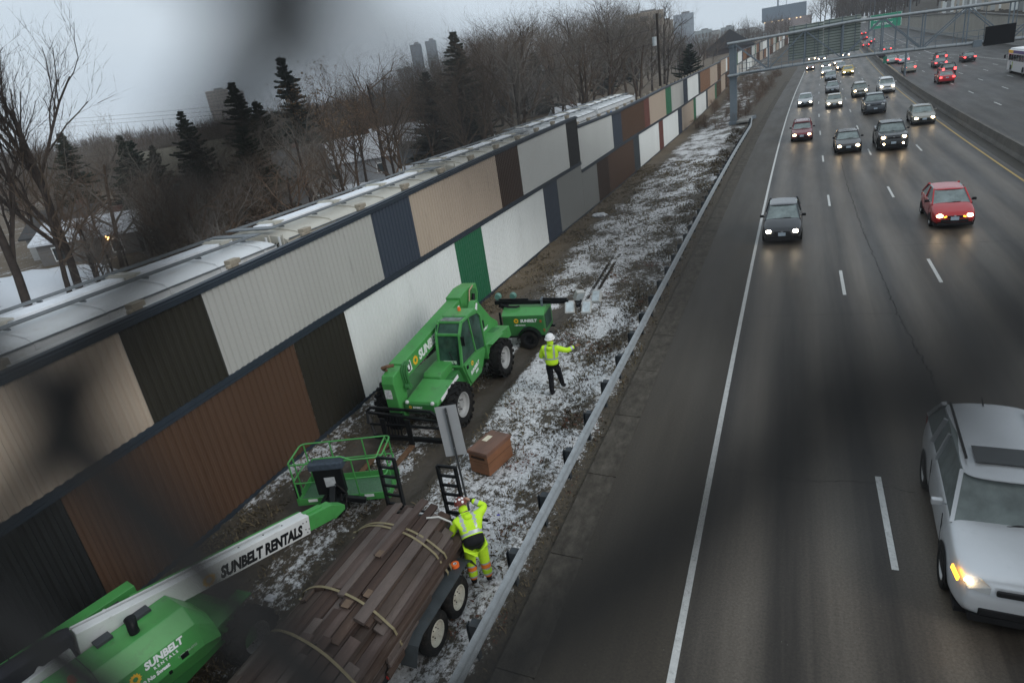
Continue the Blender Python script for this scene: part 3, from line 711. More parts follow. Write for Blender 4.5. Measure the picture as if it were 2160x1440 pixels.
# ================================================================ telehandler (front towards -Y)
def telehandler():
    ox, oy = -9.45, 15.2
    t = thing('telehandler', 'green telescopic handler with a black fork carriage lowered in front, parked along the wall', 'telehandler', (ox, oy, 0))
    T = Matrix.Translation((-ox, -oy, 0))
    for (x, y, sd_) in ((-8.42, 13.82, 1), (-10.60, 13.82, -1), (-8.42, 16.95, 1), (-10.60, 16.95, -1)):
        wheel(t, x-ox, y-oy, .60, .60, .42, sd_, RIM, lug=18)
    # chassis with sloping green bonnet
    m = MB()
    m.prism([(13.25, .55), (13.05, .70), (13.05, .95), (14.5, 1.18), (17.9, 1.25), (18.35, 1.05), (18.4, .55)], 'x', -10.2, -8.78, 0, T)
    m.build('chassis', GREEND, t, bevel=.02)
    m = MB()
    m.prism([(12.95, .98), (12.98, 1.10), (14.0, 1.28), (14.0, 1.0)], 'x', -9.52, -8.52, 0, T)
    m.prism([(14.02, 1.0), (14.02, 1.32), (14.12, 1.40), (15.9, 1.52), (15.9, 1.0)], 'x', -9.52, -8.95, 0, T)
    m.build('front_deck', GREEN, t, bevel=.03)
    m = MB(); m.box((-9.08, 12.93, .93), (.92, .06, .26), 0, T); m.build('front_panel', GREEND, t, bevel=.015)
    m = MB(); m.add([(-8.93, 13.98, 1.0), (-8.515, 13.2, 1.13), (-8.515, 14.0, 1.29), (-8.515, 14.0, 1.10)], [(0, 1, 2, 3)], 0, T)
    # white stripe on the fender edge
    m = MB(); m.bar((-8.505, 13.15, 1.08), (-8.505, 14.25, 1.27), .008, .10, 0, T); m.build('stripe_decal', WHITED, t)
    for x in (-9.45, -8.66):
        m = MB(); m.sphere((x, 12.92, 1.09), .06, 10, 0, T); m.build('headlight', mat('lamp_glass', (.5, .52, .5), .15), t, smooth=True)
    o = text_mesh('decal', 'SUNBELT', .07, WHITED, t, T @ frame((-9.28, 12.895, .93), (1, 0, 0), (0, 0, 1)), shear=.2, bold=.003)
    gear('sun_logo', .05, T @ frame((-9.36, 12.894, .955), (1, 0, 0), (0, 0, 1)), t)
    text_mesh('decal', '506  704', .06, WHITED, t, T @ frame((-9.45, 12.895, .835), (1, 0, 0), (0, 0, 1)), bold=.002, spacing=2.6)
    # engine cover and counterweight, right rear
    m = MB(); m.prism([(16.35, .75), (16.35, 1.75), (16.6, 2.15), (16.95, 2.52), (17.12, 2.50), (17.9, 1.62), (18.35, 1.30), (18.4, .8)], 'x', -9.22, -9.02, 0, T)
    m.prism([(16.36, .80), (16.36, 1.30), (18.2, 1.2), (18.3, .8)], 'x', -9.02, -8.55, 0, T)
    m.prism([(16.5, .75), (16.5, 1.6), (17.9, 1.5), (18.38, .8)], 'x', -10.28, -10.1, 0, T)
    m.build('engine_cover', GREEN, t, bevel=.02)
    m = MB(); m.prism([(16.62, 1.50), (16.80, 2.20), (17.02, 2.44), (17.10, 2.40), (16.92, 2.02), (16.80, 1.50)], 'x', -9.018, -9.008, 0, T); m.build('swoosh_decal', WHITED, t)
    m = MB(); m.box((-9.01, 17.15, 1.62), (.03, .30, .26), 0, T); m.build('vent_grille', BLACKP, t)
    text_mesh('decal', 'SUNBELT', .10, WHITED, t, T @ frame((-9.01, 17.15, 1.38), (0, 1, .05), (0, 0, 1)), shear=.2, bold=.003)
    m = MB(); m.box((-8.72, 16.95, 1.25), (.62, .95, .03), 0, T); m.build('rear_fender', GREEN, t, bevel=.01)
    # boom: pivot high at the rear, head low at the front
    A = Vector((-9.80, 18.0, 2.42)); B = Vector((-9.80, 13.15, 1.80))
    d = (B-A).normalized()
    m = MB(); m.bar(A, B+d*-.15, .44, .50, 0, T); m.build('boom', GREEN, t, bevel=.02)
    m = MB(); m.prism([(17.05, 1.95), (17.0, 2.62), (17.6, 2.74), (18.25, 2.70), (18.3, 2.35), (17.7, 1.2), (17.2, 1.2)], 'x', -10.06, -9.54, 0, T); m.build('boom_pivot_housing', GREEN, t, bevel=.02)
    m = MB(); m.cyl((-9.53, 17.85, 2.42), (-9.47, 17.85, 2.42), .22, n=24, M=T); m.build('pivot_pin', GREEND, t, smooth=True)
    m = MB(); m.tube([(-9.42, 17.3, 1.4), (-9.44, 17.55, 2.0), (-9.44, 17.75, 2.5)], .06, 10, 0, T); m.tube([(-9.36, 17.15, 1.4), (-9.38, 17.35, 1.9)], .085, 10, 0, T); m.build('lift_cylinder', BLACKP, t, smooth=True)
    m = MB(); m.tube([(-9.50, 17.9, 2.72), (-9.48, 17.6, 2.66), (-9.46, 17.42, 2.3), (-9.45, 17.4, 1.9)], .025, 8, 0, T); m.build('hose', mat('tan_hose', (.4, .27, .17), .6), t, smooth=True)
    # boom head: gooseneck going straight down to the fork carriage
    m = MB()
    m.prism([(13.35, 2.04), (12.78, 1.92), (12.70, 1.72), (12.78, .55), (13.12, .55), (13.22, 1.1), (13.30, 1.55)], 'x', -9.98, -9.60, 0, T)
    m.build('boom_head', GREEN, t, bevel=.02)
    m = MB(); 
    for x in (-9.54, -9.47, -9.40): m.tube([(x, 13.35, 2.10), (x, 13.2, 2.06), (x, 13.12, 1.9), (x, 13.15, 1.45)], .03, 8, 0, T)
    m.tube([(-9.52, 13.15, 1.45), (-9.38, 13.15, 1.45)], .09, 12, 0, T); m.build('hydraulic_pipes', GREEND, t, smooth=True)
    m = MB(); m.tube([(-10.02, 13.0, 2.02), (-9.98, 12.9, 2.10), (-9.85, 12.95, 2.13), (-9.75, 13.1, 2.1)], .05, 8, 0, T); m.tube([(-10.05, 13.05, 1.98), (-9.9, 12.95, 2.02)], .04, 8, 0, T)
    m.build('hose_reel', RUST, t, smooth=True)
    m = MB(); m.box((-9.84, 12.715, 1.45), (.22, .006, .36), 0, T); m.build('warning_decal', mat('warning_label', (.55, .55, .55), .5, var=.5, scale=22), t)
    # lettering along the right side of the boom
    up = Vector((0, 0, 1)); ex = -d
    def onboom(s, off): return T @ frame(B+ex*s+Vector((.222, 0, 0))+up*off, ex, up)
    gear('sun_logo', .15, onboom(.78, -.02), t, 12)
    text_mesh('lettering', 'SUNBELT RENTALS', .36, WHITED, t, onboom(1.0, -.14), shear=.18, bold=.016, sx=.92)
    text_mesh('decal', 'U', .30, BLACKP, t, onboom(.30, -.12), bold=.012)
    m = MB(); m.box((0, 0, 0), (.22, .30, .002), 0, onboom(.42, -.0)); m.build('decal_plate', WHITED, t)
    # cab on the right
    x0, x1 = -9.42, -8.60
    zt = 2.52; zb = .98
    P = {'fb': (14.78, 1.30), 'fl': (14.92, .72), 'ft': (14.95, 2.22), 'rf': (15.18, 2.52), 'rr': (16.12, 2.54), 'rt': (16.38, 2.28), 'rb': (16.42, 1.15), 'lb': (15.9, .55), 'lf': (15.1, .50)}
    order = ['fb', 'ft', 'rf', 'rr', 'rt', 'rb', 'lb', 'lf']
    m = MB()
    for x in (x0+.03, x1-.03):
        for a, b_ in zip(order, order[1:]+order[:1]):
            if (a, b_) in (('rb', 'lb'), ('lb', 'lf'), ('lf', 'fb')): continue
            m.bar((x, *P[a]), (x, *P[b_]), .075, .075, 0, T)
    m.bar((x1-.03, 15.62, 2.50), (x1-.03, 15.75, 1.35), .05, .05, 0, T)
    for a in ('fb', 'ft', 'rf', 'rr', 'rt'): m.bar((x0+.03, *P[a]), (x1-.03, *P[a]), .07, .07, 0, T)
    m.build('cab_frame', GREEN, t, bevel=.012)
    m = MB()
    m.prism([P['fb'], (14.80, 1.28), (14.95, .95), P['lf'], P['lb'], (16.40, 1.05), (16.42, 1.22), (15.75, 1.36), (15.2, 1.32)], 'x', x0+.06, x1-.045, 0, T)
    m.build('cab_body', GREEN, t, bevel=.02)
    m = MB(); m.prism([(14.88, 1.28), (15.60, 1.34), (16.36, 1.20), (16.30, 1.08), (15.85, .60), (15.15, .56), (14.97, .95)], 'x', x1-.04, x1+.005, 0, T); door = m.build('door', GREEN, t, bevel=.02)
    m = MB(); m.box((x1+.02, 15.02, 1.17), (.02, .10, .10), 0, T); m.build('handle', BLACKP, door)
    m = MB(); m.prism([(14.99, 2.50), (14.86, 1.34), (16.36, 1.24), (16.34, 2.26), (16.1, 2.50), (15.2, 2.48)], 'x', x0+.05, x0+.06, 0, T)
    m.prism([(14.99, 2.2), (14.86, 1.34), (15.70, 1.38), (15.58, 2.46), (15.2, 2.47)], 'x', x1-.035, x1-.03, 0, T)
    m.prism([(15.80, 1.36), (16.36, 1.26), (16.34, 2.26), (16.1, 2.48), (15.68, 2.46)], 'x', x1-.035, x1-.03, 0, T)
    m.add([(x0+.07, 14.80, 1.34), (x1-.07, 14.80, 1.34), (x1-.07, 14.955, 2.18), (x0+.07, 14.955, 2.18)], [(0, 1, 2, 3)], 0, T)
    m.add([(x0+.07, 14.97, 2.25), (x1-.07, 14.97, 2.25), (x1-.07, 15.18, 2.50), (x0+.07, 15.18, 2.50)], [(0, 1, 2, 3)], 0, T)
    gl = mat('cab_glass', (.03, .07, .05), .07, var=.6, scale=2.2); m.build('window', gl, t, fix=False)
    m = MB(); m.box(((x0+x1)/2, 15.35, 2.545), (x1-x0-.16, .34, .02), 0, T)
    m.build('roof_window', mat('roof_glass', (.14, .18, .18), .12, var=.5, scale=6), t)
    m = MB(); m.prism([(15.50, 2.50), (15.50, 2.60), (16.10, 2.62), (16.30, 2.45), (16.2, 2.4)], 'x', x0, x1, 0, T); m.build('cab_roof', GREEN, t, bevel=.03)
    m = MB(); m.cyl((-9.02, 15.9, 2.60), (-9.02, 15.9, 2.72), .055, .045, 12, 0, T); m.build('beacon', ORG, t)
    m = MB(); m.tube([(-8.85, 14.78, 1.32), (-9.0, 14.83, 1.75)], .012, 6, 0, T); m.tube([(-8.72, 14.77, 1.30), (-8.72, 14.86, 1.95)], .012, 6, 0, T); m.build('wiper', BLACKP, t)
    m = MB(); m.box((-8.52, 14.9, 2.05), (.10, .04, .28), 0, T); m.bar((-8.64, 14.95, 2.1), (-8.55, 14.9, 2.1), .02, .02, 0, T); m.build('mirror', BLACKP, t)
    m = MB(); m.box((-9.05, 15.6, 1.35), (.4, .45, .5), 0, T); m.box((-9.05, 15.85, 1.75), (.4, .12, .5), 0, T); m.build('seat', BLACKP, t)
    text_mesh('decal', 'SUNBELT', .15, WHITED, t, T @ frame((x1+.009, 15.18, .83), (0, 1, .22), (0, -.0, 1)), shear=.15, bold=.006)
    text_mesh('decal', '5055', .10, WHITED, t, T @ frame((x1+.009, 15.48, .75), (0, 1, .22), (0, 0, 1)), bold=.004)
    gear('sun_logo', .085, T @ frame((x1+.009, 15.35, 1.15), (0, 1, 0), (0, 0, 1)), t)
    text_mesh('decal', 'SUNBELT', .055, WHITED, t, T @ frame((-9.15, 14.76, 1.18), (1, 0, 0), (0, .1, 1)), bold=.002)
    m = MB(); m.box((-9.0, 14.79, 1.42), (.42, .004, .10), 0, T); m.build('decal_plate', mat('decal_pale_green', (.45, .58, .45), .5, var=.3, scale=20), t)
    # fork carriage
    xa, xb = -10.62, -8.12; m = MB()
    m.bar((xa+.14, 12.62, 1.02), (xb-.45, 12.62, 1.02), .07, .07, 0, T); m.bar((xb-.46, 12.62, 1.02), (xb-.05, 12.55, .78), .07, .07, 0, T)
    m.bar((xa, 12.6, .88), (xa+.15, 12.62, 1.02), .07, .07, 0, T)
    m.bar((xa, 12.6, .88), (xb-.06, 12.55, .78), .08, .06, 0, T); m.bar((xa+.02, 12.6, .88), (xa+.10, 12.45, .60), .07, .07, 0, T)
    m.bar((xb-.06, 12.55, .78), (xb-.02, 12.45, .30), .08, .08, 0, T); m.bar((xa+.02, 12.60, .88), (xa+.26, 12.42, .22), .08, .08, 0, T)
    m.bar((xa+.24, 12.42, .24), (xb, 12.42, .28), .10, .12, 0, T); m.bar((xa+.1, 12.5, .58), (xb-.12, 12.5, .60), .06, .06, 0, T)
    for x in (-9.95, -9.85, -9.75, -9.65, -9.55): m.bar((x, 12.5, .26), (x, 12.55, .84), .03, .03, 0, T)
    m.bar((-9.98, 12.75, .6), (-9.6, 12.75, .6), .25, .45, 0, T)
    m.build('fork_carriage', BLACKP, t, bevel=.008)
    m = MB()
    for x in (-9.97, -9.18): m.bar((x, 12.36, .86), (x, 12.36, .10), .14, .05, 0, T, up=(0, 1, 0))
    m.build('fork_upright', BLACKP, t)
    for x in (-9.97, -9.18):
        m = MB(); m.prism([(12.36, .05), (12.36, .12), (11.15, .065), (11.02, .045), (11.02, .035)], 'x', x-.075, x+.075, 0, T)
        m.build('fork', RUST, t, bevel=.006)
telehandler()
# ================================================================ light tower trailer
def light_tower():
    ox, oy = -8.45, 19.6
    t = thing('light_tower', 'green towable light tower with its black mast folded flat and four floodlights', 'light tower', (ox, oy, 0), rz=.0)
    # local frame, long axis along +u (towards the lamps)
    u = Vector((.995, .10, 0)).normalized(); v = Vector((-.10, .995, 0)).normalized()
    T = Matrix((u, v, (0, 0, 1))).transposed().to_4x4()
    L_ = 1.62; m = MB()
    x0, x1, y0, y1 = -.78, .72, -.45, .75
    m.box(((x0+x1)/2, (y0+y1)/2, .78), (x1-x0, y1-y0, .74), 0, T); m.build('body', GREEND, t, bevel=.03)
    m = MB(); m.prism([(y0-.02, 1.16), (y0+.02, 1.19), (y0+.35, 1.34), (y1-.35, 1.34), (y1-.02, 1.19), (y1+.02, 1.16)], 'x', x0-.02, x1+.02, 0, T); m.build('hood', GREEN, t, bevel=.015)
    m = MB(); m.box((x1+.01, .15, .85), (.012, .8, .5), 0, T); m.build('side_grille', mat('grille_dark_green', (.03, .06, .045), .6), t)
    m = MB(); m.box((x0+.05, y0-.01, .60), (.05, .012, .08), 0, T); m.box((x1-.12, y0-.01, .95), (.07, .012, .09), 0, T); m.box((x1-.02, y0-.01, .62), (.06, .012, .1), 0, T); m.build('reflector', mat('amber_dull', (.35, .10, .03), .4), t)
    gear('sun_logo', .10, T @ frame((-.28, y0-.008, .98), (1, 0, 0), (0, 0, 1)), t)
    text_mesh('lettering', 'SUNBELT', .145, WHITED, t, T @ frame((-.13, y0-.008, .93), (1, 0, 0), (0, 0, 1)), shear=.1, bold=.006)
    text_mesh('lettering', '1-800 No Sweat', .06, WHITED, t, T @ frame((-.36, y0-.008, .80), (1, 0, 0), (0, 0, 1)), bold=.003)
    m = MB(); m.box((.02, y0-.012, .70), (.09, .015, .11), 0, T); m.build('latch', mat('latch_blue_grey', (.05, .09, .11), .5), t)
    for yy, sd_ in ((y0-.12, -1), (y1+.12, 1)):
        o = wheel(t, 0, 0, 0, .33, .2, 1, BLACKP, name='wheel', bolts=5); o.matrix_local = T @ Matrix.Translation((.16, yy, .33)) @ Matrix.Rotation(math.pi/2*sd_, 4, 'Z')
        m = MB(); pts = [(.16+.42*math.cos(a), yy, .36+.40*math.sin(a)) for a in np.linspace(.05, math.pi-.05, 12)]
        for a, b_ in zip(pts, pts[1:]): m.bar(a, b_, .24, .03, 0, T, up=(0, 1, 0)) if False else m.add([(a[0], yy-.12, a[2]), (b_[0], yy-.12, b_[2]), (b_[0], yy+.12, b_[2]), (a[0], yy+.12, a[2]), (a[0]*.97+.005, yy-.12, a[2]-.03), (b_[0]*.97+.005, yy-.12, b_[2]-.03), (b_[0]*.97+.005, yy+.12, b_[2]-.03), (a[0]*.97+.005, yy+.12, a[2]-.03)], [(0, 1, 2, 3), (4, 7, 6, 5), (0, 4, 5, 1), (3, 2, 6, 7)], 0, T)
        m.build('fender', BLACKP, t)
    m = MB(); m.bar((x0, .1, .42), (-2.0, .1, .45), .09, .09, 0, T); m.bar((x0-.05, -.35, .36), (x1+.1, -.35, .36), .07, .07, 0, T); m.bar((x0-.05, .6, .36), (x1+.1, .6, .36), .07, .07, 0, T)
    m.bar((x0-.08, -.40, 1.3), (x0-.08, -.40, .12), .06, .06, 0, T); m.bar((x0-.08, .15, 1.5), (x0-.08, .15, .36), .09, .09, 0, T); m.bar((x0-.08, .15, .5), (x0-.08, -.5, .5), .06, .06, 0, T)
    m.bar((x1+.15, -.3, .1), (x1+.15, -.3, .5), .05, .05, 0, T)
    m.build('trailer_frame', BLACKP, t)
    m = MB(); m.bar((-1.15, .12, 1.50), (1.55, .05, 1.46), .15, .13, 0, T); m.bar((-1.0, .12, 1.60), (.1, .10, 1.58), .05, .05, 0, T); m.bar((.6, .1, 1.58), (1.5, .06, 1.55), .06, .05, 0, T)
    m.bar((-1.0, .12, 1.42), (-.7, .12, 1.3), .16, .16, 0, T); m.tube([(-.9, -.05, 1.46), (-.6, -.2, 1.42), (-.3, -.18, 1.40), (-.2, -.1, 1.4)], .035, 8, 0, T)
    m.build('mast', BLACKP, t)
    m = MB(); m.bar((x1-.12, .0, 1.20), (x1-.12, .0, 1.62), .07, .07, 0, T); m.bar((x1-.12, -.12, 1.60), (x1-.12, .2, 1.60), .06, .04, 0, T); m.build('mast_rest', GRAYM, t)
    RT = mat('reel_teal', (.10, .22, .18), .4)
    for x in (-1.12, -.55): m = MB(); m.cyl((x, .32, 1.62), (x, .46, 1.62), .10, .13, 16, 0, T); m.build('cable_reel', RT, t, smooth=True)
    GL = mat('floodlight_lens', (.50, .56, .58), .12, var=.25, scale=7); BZ = mat('floodlight_bezel', (.42, .42, .40), .45, var=.1)
    m = MB(); m.bar((1.45, .05, 1.46), (2.35, .02, 1.42), .045, .045, 0, T); m.bar((1.93, .3, 1.4), (1.90, -.25, 1.40), .05, .05, 0, T); m.box((1.9, -.02, 1.36), (.14, .22, .14), 0, T); m.build('lamp_bracket', BLACKP, t)
    for (x, y, z, rot) in ((1.60, -.10, 1.30, (R(50), 0, .08)), (2.18, -.12, 1.28, (R(50), 0, -.05)), (2.42, .55, 1.42, (R(48), R(-6), -.25)), (1.82, .62, 1.40, (R(120), R(10), .6))):
        Q = T @ Matrix.Translation((x, y, z)) @ Euler(rot).to_matrix().to_4x4()
        m = MB(); m.box((0, 0, 0), (.34, .46, .05), 0, Q); m.box((0, 0, -.09), (.30, .40, .14), 0, Q, taper=1.0); o = m.build('floodlight', BZ, t, bevel=.02)
        m = MB(); m.box((0, 0, .029), (.25, .36, .006), 0, Q); m.build('lens', GL, o)
light_tower()
# ================================================================ boom lift
def boom_lift():
    O = Vector((-10.0, 4.2, 0)); ang = R(13); u = Vector((math.sin(ang), math.cos(ang), 0)); v = Vector((math.cos(ang), -math.sin(ang), 0))
    t = thing('boom_lift', 'green and white telescopic boom lift with its boom lowered and basket near the ground', 'boom lift', tuple(O))
    T = Matrix((v, u, (0, 0, 1))).transposed().to_4x4()   # local x = right, y = along the boom
    W0 = Matrix.Translation(-O)
    # chassis (square to the wall) and wheels
    m = MB(); m.prism([(3.0, .45), (3.0, .95), (5.75, .95), (6.0, .80), (6.0, .45)], 'x', -10.45, -8.88, 0, W0); m.box((-9.3, 5.55, .62), (1.9, .3, .3), 0, W0)
    m.box((-8.85, 5.62, .99), (.34, .95, .03), 0, W0); m.build('chassis', GREEND, t, bevel=.02)
    for (x, y, sd_) in ((-8.50, 5.68, 1), (-10.85, 5.68, -1), (-8.50, 3.0, 1), (-10.85, 3.0, -1)):
        wheel(t, x-O.x, y-O.y, .46, .46, .36, sd_, RIM, lug=14)
    m = MB(); m.cyl((0, 0, .9), (0, 0, 1.05), .62, n=32, M=T); m.build('turntable', BLACKP, t)
    # right hood: faceted
    sec = [(.34, .85), (.34, 1.68), (.93, 1.70), (1.13, 1.42), (1.22, 1.02), (1.08, .72)]
    vs = []; ys = [-1.55, -1.05, 1.04, 1.34]; sc_ = [(.86, .8), (1, 1), (1, 1), (.90, .55)]
    for y, (sx, sz) in zip(ys, sc_):
        for x, z in sec: vs.append((.34+(x-.34)*sx, y, .72+(z-.72)*sz))
    n = len(sec); fs = [(j*n+k, j*n+(k+1) % n, (j+1)*n+(k+1) % n, (j+1)*n+k) for j in range(3) for k in range(n)]+[tuple(range(n))[::-1], tuple(3*n+k for k in range(n))]
    m = MB(); m.add(vs, fs, 0, T); hood = m.build('engine_hood', GREEN, t, bevel=.012)
    m = MB(); m.box((.635, -.36, 1.692), (.59, .012, .008), 0, T, rot=(0, R(-2), 0)); m.box((1.03, -.36, 1.562), (.34, .012, .008), 0, T, rot=(0, R(54.5), 0)); m.box((1.175, -.36, 1.22), (.008, .012, .40), 0, T, rot=(0, R(-13), 0)); m.build('hood_seam', BLACKP, hood)
    HD = mat('hinge_dark', (.05, .055, .06), .5)
    for y in (.62, .02): m = MB(); m.box((.42, y, 1.71), (.18, .24, .05), 0, T); m.build('hood_hinge', HD, hood)
    m = MB(); m.tube([(.74, .36, 1.66), (.74, .36, 1.78), (.71, .38, 1.85), (.62, .40, 1.88)], [.075, .075, .08, .088], 14, 0, T, cap=False); m.cyl((.64, .40, 1.876), (.66, .40, 1.87), .08, n=14, M=T); m.build('exhaust', BLACKP, hood, smooth=True)
    m = MB(); m.cyl((.84, -.58, 1.68), (.84, -.58, 1.77), .065, .05, 14, 0, T); m.sphere((.84, -.58, 1.77), .05, 12, 0, T); m.build('beacon', mat('amber_beacon', (.40, .09, .02), .35), hood, smooth=True)
    m = MB(); m.box((1.20, .72, 1.10), (.03, .12, .08), 0, T); m.box((1.22, .45, 1.02), (.03, .05, .05), 0, T); m.build('latch', BLACKP, hood)
    sl = Vector((1.22-1.13, 0, 1.02-1.42)); nrm = Vector((.40, 0, .09)).normalized()
    upd = -sl.normalized()
    def side(y, s): return T @ frame(Vector((1.13, y, 1.42))+sl.normalized()*s+nrm*.006, (0, 1, 0), upd)
    gear('sun_logo', .095, side(.02, .14), t, 12)
    text_mesh('lettering', 'SUNBELT', .155, WHITED, t, side(.18, .13), shear=.18, bold=.007, sx=.95)
    text_mesh('lettering', 'RENTALS', .065, WHITED, t, side(.28, .21), bold=.002, spacing=1.6)
    text_mesh('lettering', '1-800 No Sweat', .085, WHITED, t, side(-.08, .31), bold=.004, shear=.1)
    text_mesh('lettering', '1-800-786-6932', .05, mat('decal_faint', (.3, .42, .3), .5), t, side(.62, .31), bold=.001)
    # left hood, lower and flat
    m = MB(); m.prism([(-.95, .95), (-.95, 1.50), (-.88, 1.56), (-.62, 1.56), (-.60, .95)], 'y', -1.7, .95, 0, T); m.build('left_hood', GREEN, t, bevel=.012)
    m = MB(); m.box((-.78, -.9, 1.565), (.36, .014, .008), 0, T); m.build('left_hood_seam', BLACKP, t)
    m = MB()
    for k in range(5): m.box((-.43, -.55+k*.27, 1.47), (.24, .20, .12), 0, T)
    m.box((-.43, 0, 1.3), (.28, 1.6, .3), 0, T); m.build('hose_carrier', mat('carrier_dark', (.035, .038, .04), .6, var=.3), t, bevel=.01)
    m = MB()
    for k in range(4): m.box((-.43, -.42+k*.27, 1.54), (.24, .035, .02), 0, T)
    m.build('carrier_clamp', WHITEP, t)
    m = MB(); m.prism([(1.2, .95), (.2, .95), (.2, 1.45), (.7, 1.42), (1.25, 1.15)], 'x', -.52, -.30, 0, T) if False else m.box((-.40, .95, 1.22), (.3, .5, .35), 0, T); m.build('pedestal', GREEN, t, bevel=.02)
    # boom: white outer section, green inner section
    A = Vector((.15, -.24, 1.79)); B = Vector((.30, 3.83, 1.12)); d = (B-A).normalized()
    wd, ht = .28, .40
    m = MB(); m.bar(A, B, wd, ht, 0, T); m.build('boom_outer', WHITEP, t, bevel=.012)
    m = MB(); m.bar(A+Vector((-.17, 0, .05))+d*.9, B+Vector((-.17, 0, .05)), .03, .30, 0, T); m.build('boom_side_tube', GREEN, t)
    m = MB(); m.bar(A+Vector((-.05, .02, .21))-d*.05, A+Vector((.02, 0, .235))+d*3.6, .02, .014, 0, T); 
    m.build('boom_top_seam', mat('seam_grey', (.4, .4, .4), .5), t)
    rm = Vector((wd/2+.004, 0, 0))
    m = MB()
    for k, z in ((.14, .10), (.06, .10), (.12, -.06), (.05, -.08), (.10, -.14)): m.cyl(B-d*k+rm+Vector((-.01, 0, z)), B-d*k+rm+Vector((.006, 0, z)), .012, n=8, M=T)
    for k in (.5, .9, 1.4): m.cyl(B-d*k+Vector((.02, 0, ht/2-.005)), B-d*k+Vector((.02, 0, ht/2+.006)), .018, n=8, M=T)
    m.build('bolt', BLACKP, t)
    m = MB(); m.bar(B-d*.3, B+d*.60, .235, .33, 0, T); m.bar(B+d*.0+Vector((-.03, 0, .18)), B+d*.42+Vector((-.03, 0, .18)), .12, .06, 0, T)
    m.prism([(4.40, 1.19), (4.72, .98), (4.70, .88), (4.40, .82)], 'x', .21, .43, 0, T); m.build('boom_inner', GREEN, t, bevel=.01)
    # counterweight cover at the boom's rear: a big dark hood
    m = MB(); C = A-d*.05
    m.add([C+Vector((-.22, 0, -.10)), C+Vector((.10, 0, -.10)), C+Vector((.12, .04, .22)), C+Vector((-.05, .08, .26)), C+Vector((-.22, 0, .20)), C-d*1.6+Vector((-.40, 0, -.50)), C-d*1.6+Vector((-.05, 0, -.50)), C-d*1.6+Vector((-.02, 0, -.1)), C-d*1.6+Vector((-.2, 0, -.02)), C-d*1.6+Vector((-.42, 0, -.12))], [(0, 1, 2, 3, 4), (9, 8, 7, 6, 5), (0, 5, 6, 1), (1, 6, 7, 2), (2, 7, 8, 3), (3, 8, 9, 4), (4, 9, 5, 0)], 0, T)
    m.build('boom_end_cover', mat('cover_dark', (.022, .022, .028), .55, var=.35, scale=4, bump=.2), t, bevel=.03)
    m = MB(); m.bar(A+Vector((.10, -.1, -.08)), A-d*1.8+Vector((.16, 0, -.50)), .09, .22, 0, T); m.bar((.1, -.9, 1.7), (.1, -.2, .95), .22, .4, 0, T); m.build('boom_mount', WHITEP, t, bevel=.012)
    ex = d
    def onb(s, off): return T @ frame(A+ex*s+rm+Vector((0, 0, off)), ex, (0, 0, 1))
    gear('sun_logo', .135, onb(2.02, -.05), t, 12)
    text_mesh('lettering', 'SUNBELT RENTALS', .30, BLACKP, t, onb(2.22, -.14), shear=.18, bold=.016, sx=.66)
    # ---- basket: platform turned square to the wall-ish line
    bo = Vector((-9.42, 9.92, 0)); bx = Vector((.945, .326, 0)).normalized(); by = Vector((-.326, .945, 0)).normalized()
    Q = W0 @ Matrix.Translation(bo) @ Matrix((bx, by, (0, 0, 1))).transposed().to_4x4()
    hl, hw, z0, z1 = 1.10, .46, .38, 1.46
    m = MB()
    m.box((0, 0, z0), (2*hl, 2*hw, .03), 0, Q)
    gm_ = mat('platform_mesh_green', (.04, .13, .055), .5, var=.4, scale=30, dirt=.4, dirtcol=(.35, .36, .37)); bk = m.build('basket', gm_, t)
    m = MB()
    for sy in (-1, 1): m.box((0, sy*hw, z0+.08), (2*hl, .02, .17), 0, Q)
    for sx in (-1, 1): m.box((sx*hl, 0, z0+.08), (.02, 2*hw, .17), 0, Q)
    m.build('toe_board', GREEN, bk)
    m = MB(); r = .019
    def ring(z, q=.12):
        pts = []
        for cx_, cy_, a0 in ((hl-q, hw-q, 0), (-hl+q, hw-q, 90), (-hl+q, -hw+q, 180), (hl-q, -hw+q, 270)):
            for a in (0, 30, 60, 90): pts.append((cx_+q*math.cos(R(a0+a)), cy_+q*math.sin(R(a0+a)), z))
        m.tube(pts, r, 8, 0, Q, closed=True)
    ring(z1); ring((z0+z1)/2+.05)
    for x in (-hl+.06, -.40, .40, hl-.06):
        for y in (-hw, hw):
            if y < 0 and abs(x) < .5: m.tube([(x, y, z0), (x, y, z1)], r, 8, 0, Q)
            else: m.tube([(x, y, z0), (x, y, z1)], r, 8, 0, Q)
    m.tube([(hl, -.15, z0), (hl, -.15, z1)], r, 8, 0, Q); m.tube([(-hl, -.1, z0), (-hl, -.1, z1)], r, 8, 0, Q)
    m.tube([(.40, -hw, z1), (.2, -hw-.02, z1+.12), (-.45, -hw-.02, z1+.12), (-.50, -hw, z1)], r, 8, 0, Q)
    m.tube([(hl-.3, -hw, z1), (hl-.12, -hw+.06, z1-.02), (hl-.02, -hw+.22, z1+.16), (hl-.02, .12, z1+.16), (hl-.02, .2, z1)], r, 8, 0, Q)
    m.build('railing', GREEN, bk, smooth=True, angle=60, fix=False)
    m = MB(); m.box((-.15, -hw-.02, z1-.03), (.80, .30, .17), 0, Q); m.build('control_box', mat('control_slate', (.05, .065, .085), .45, var=.3, scale=14), bk, bevel=.03)
    m = MB(); m.box((-.12, -hw-.16, z1-.42), (.24, .02, .24), 0, Q); m.build('manual_plate', mat('manual_grey', (.45, .47, .48), .5, var=.2, scale=9), bk)
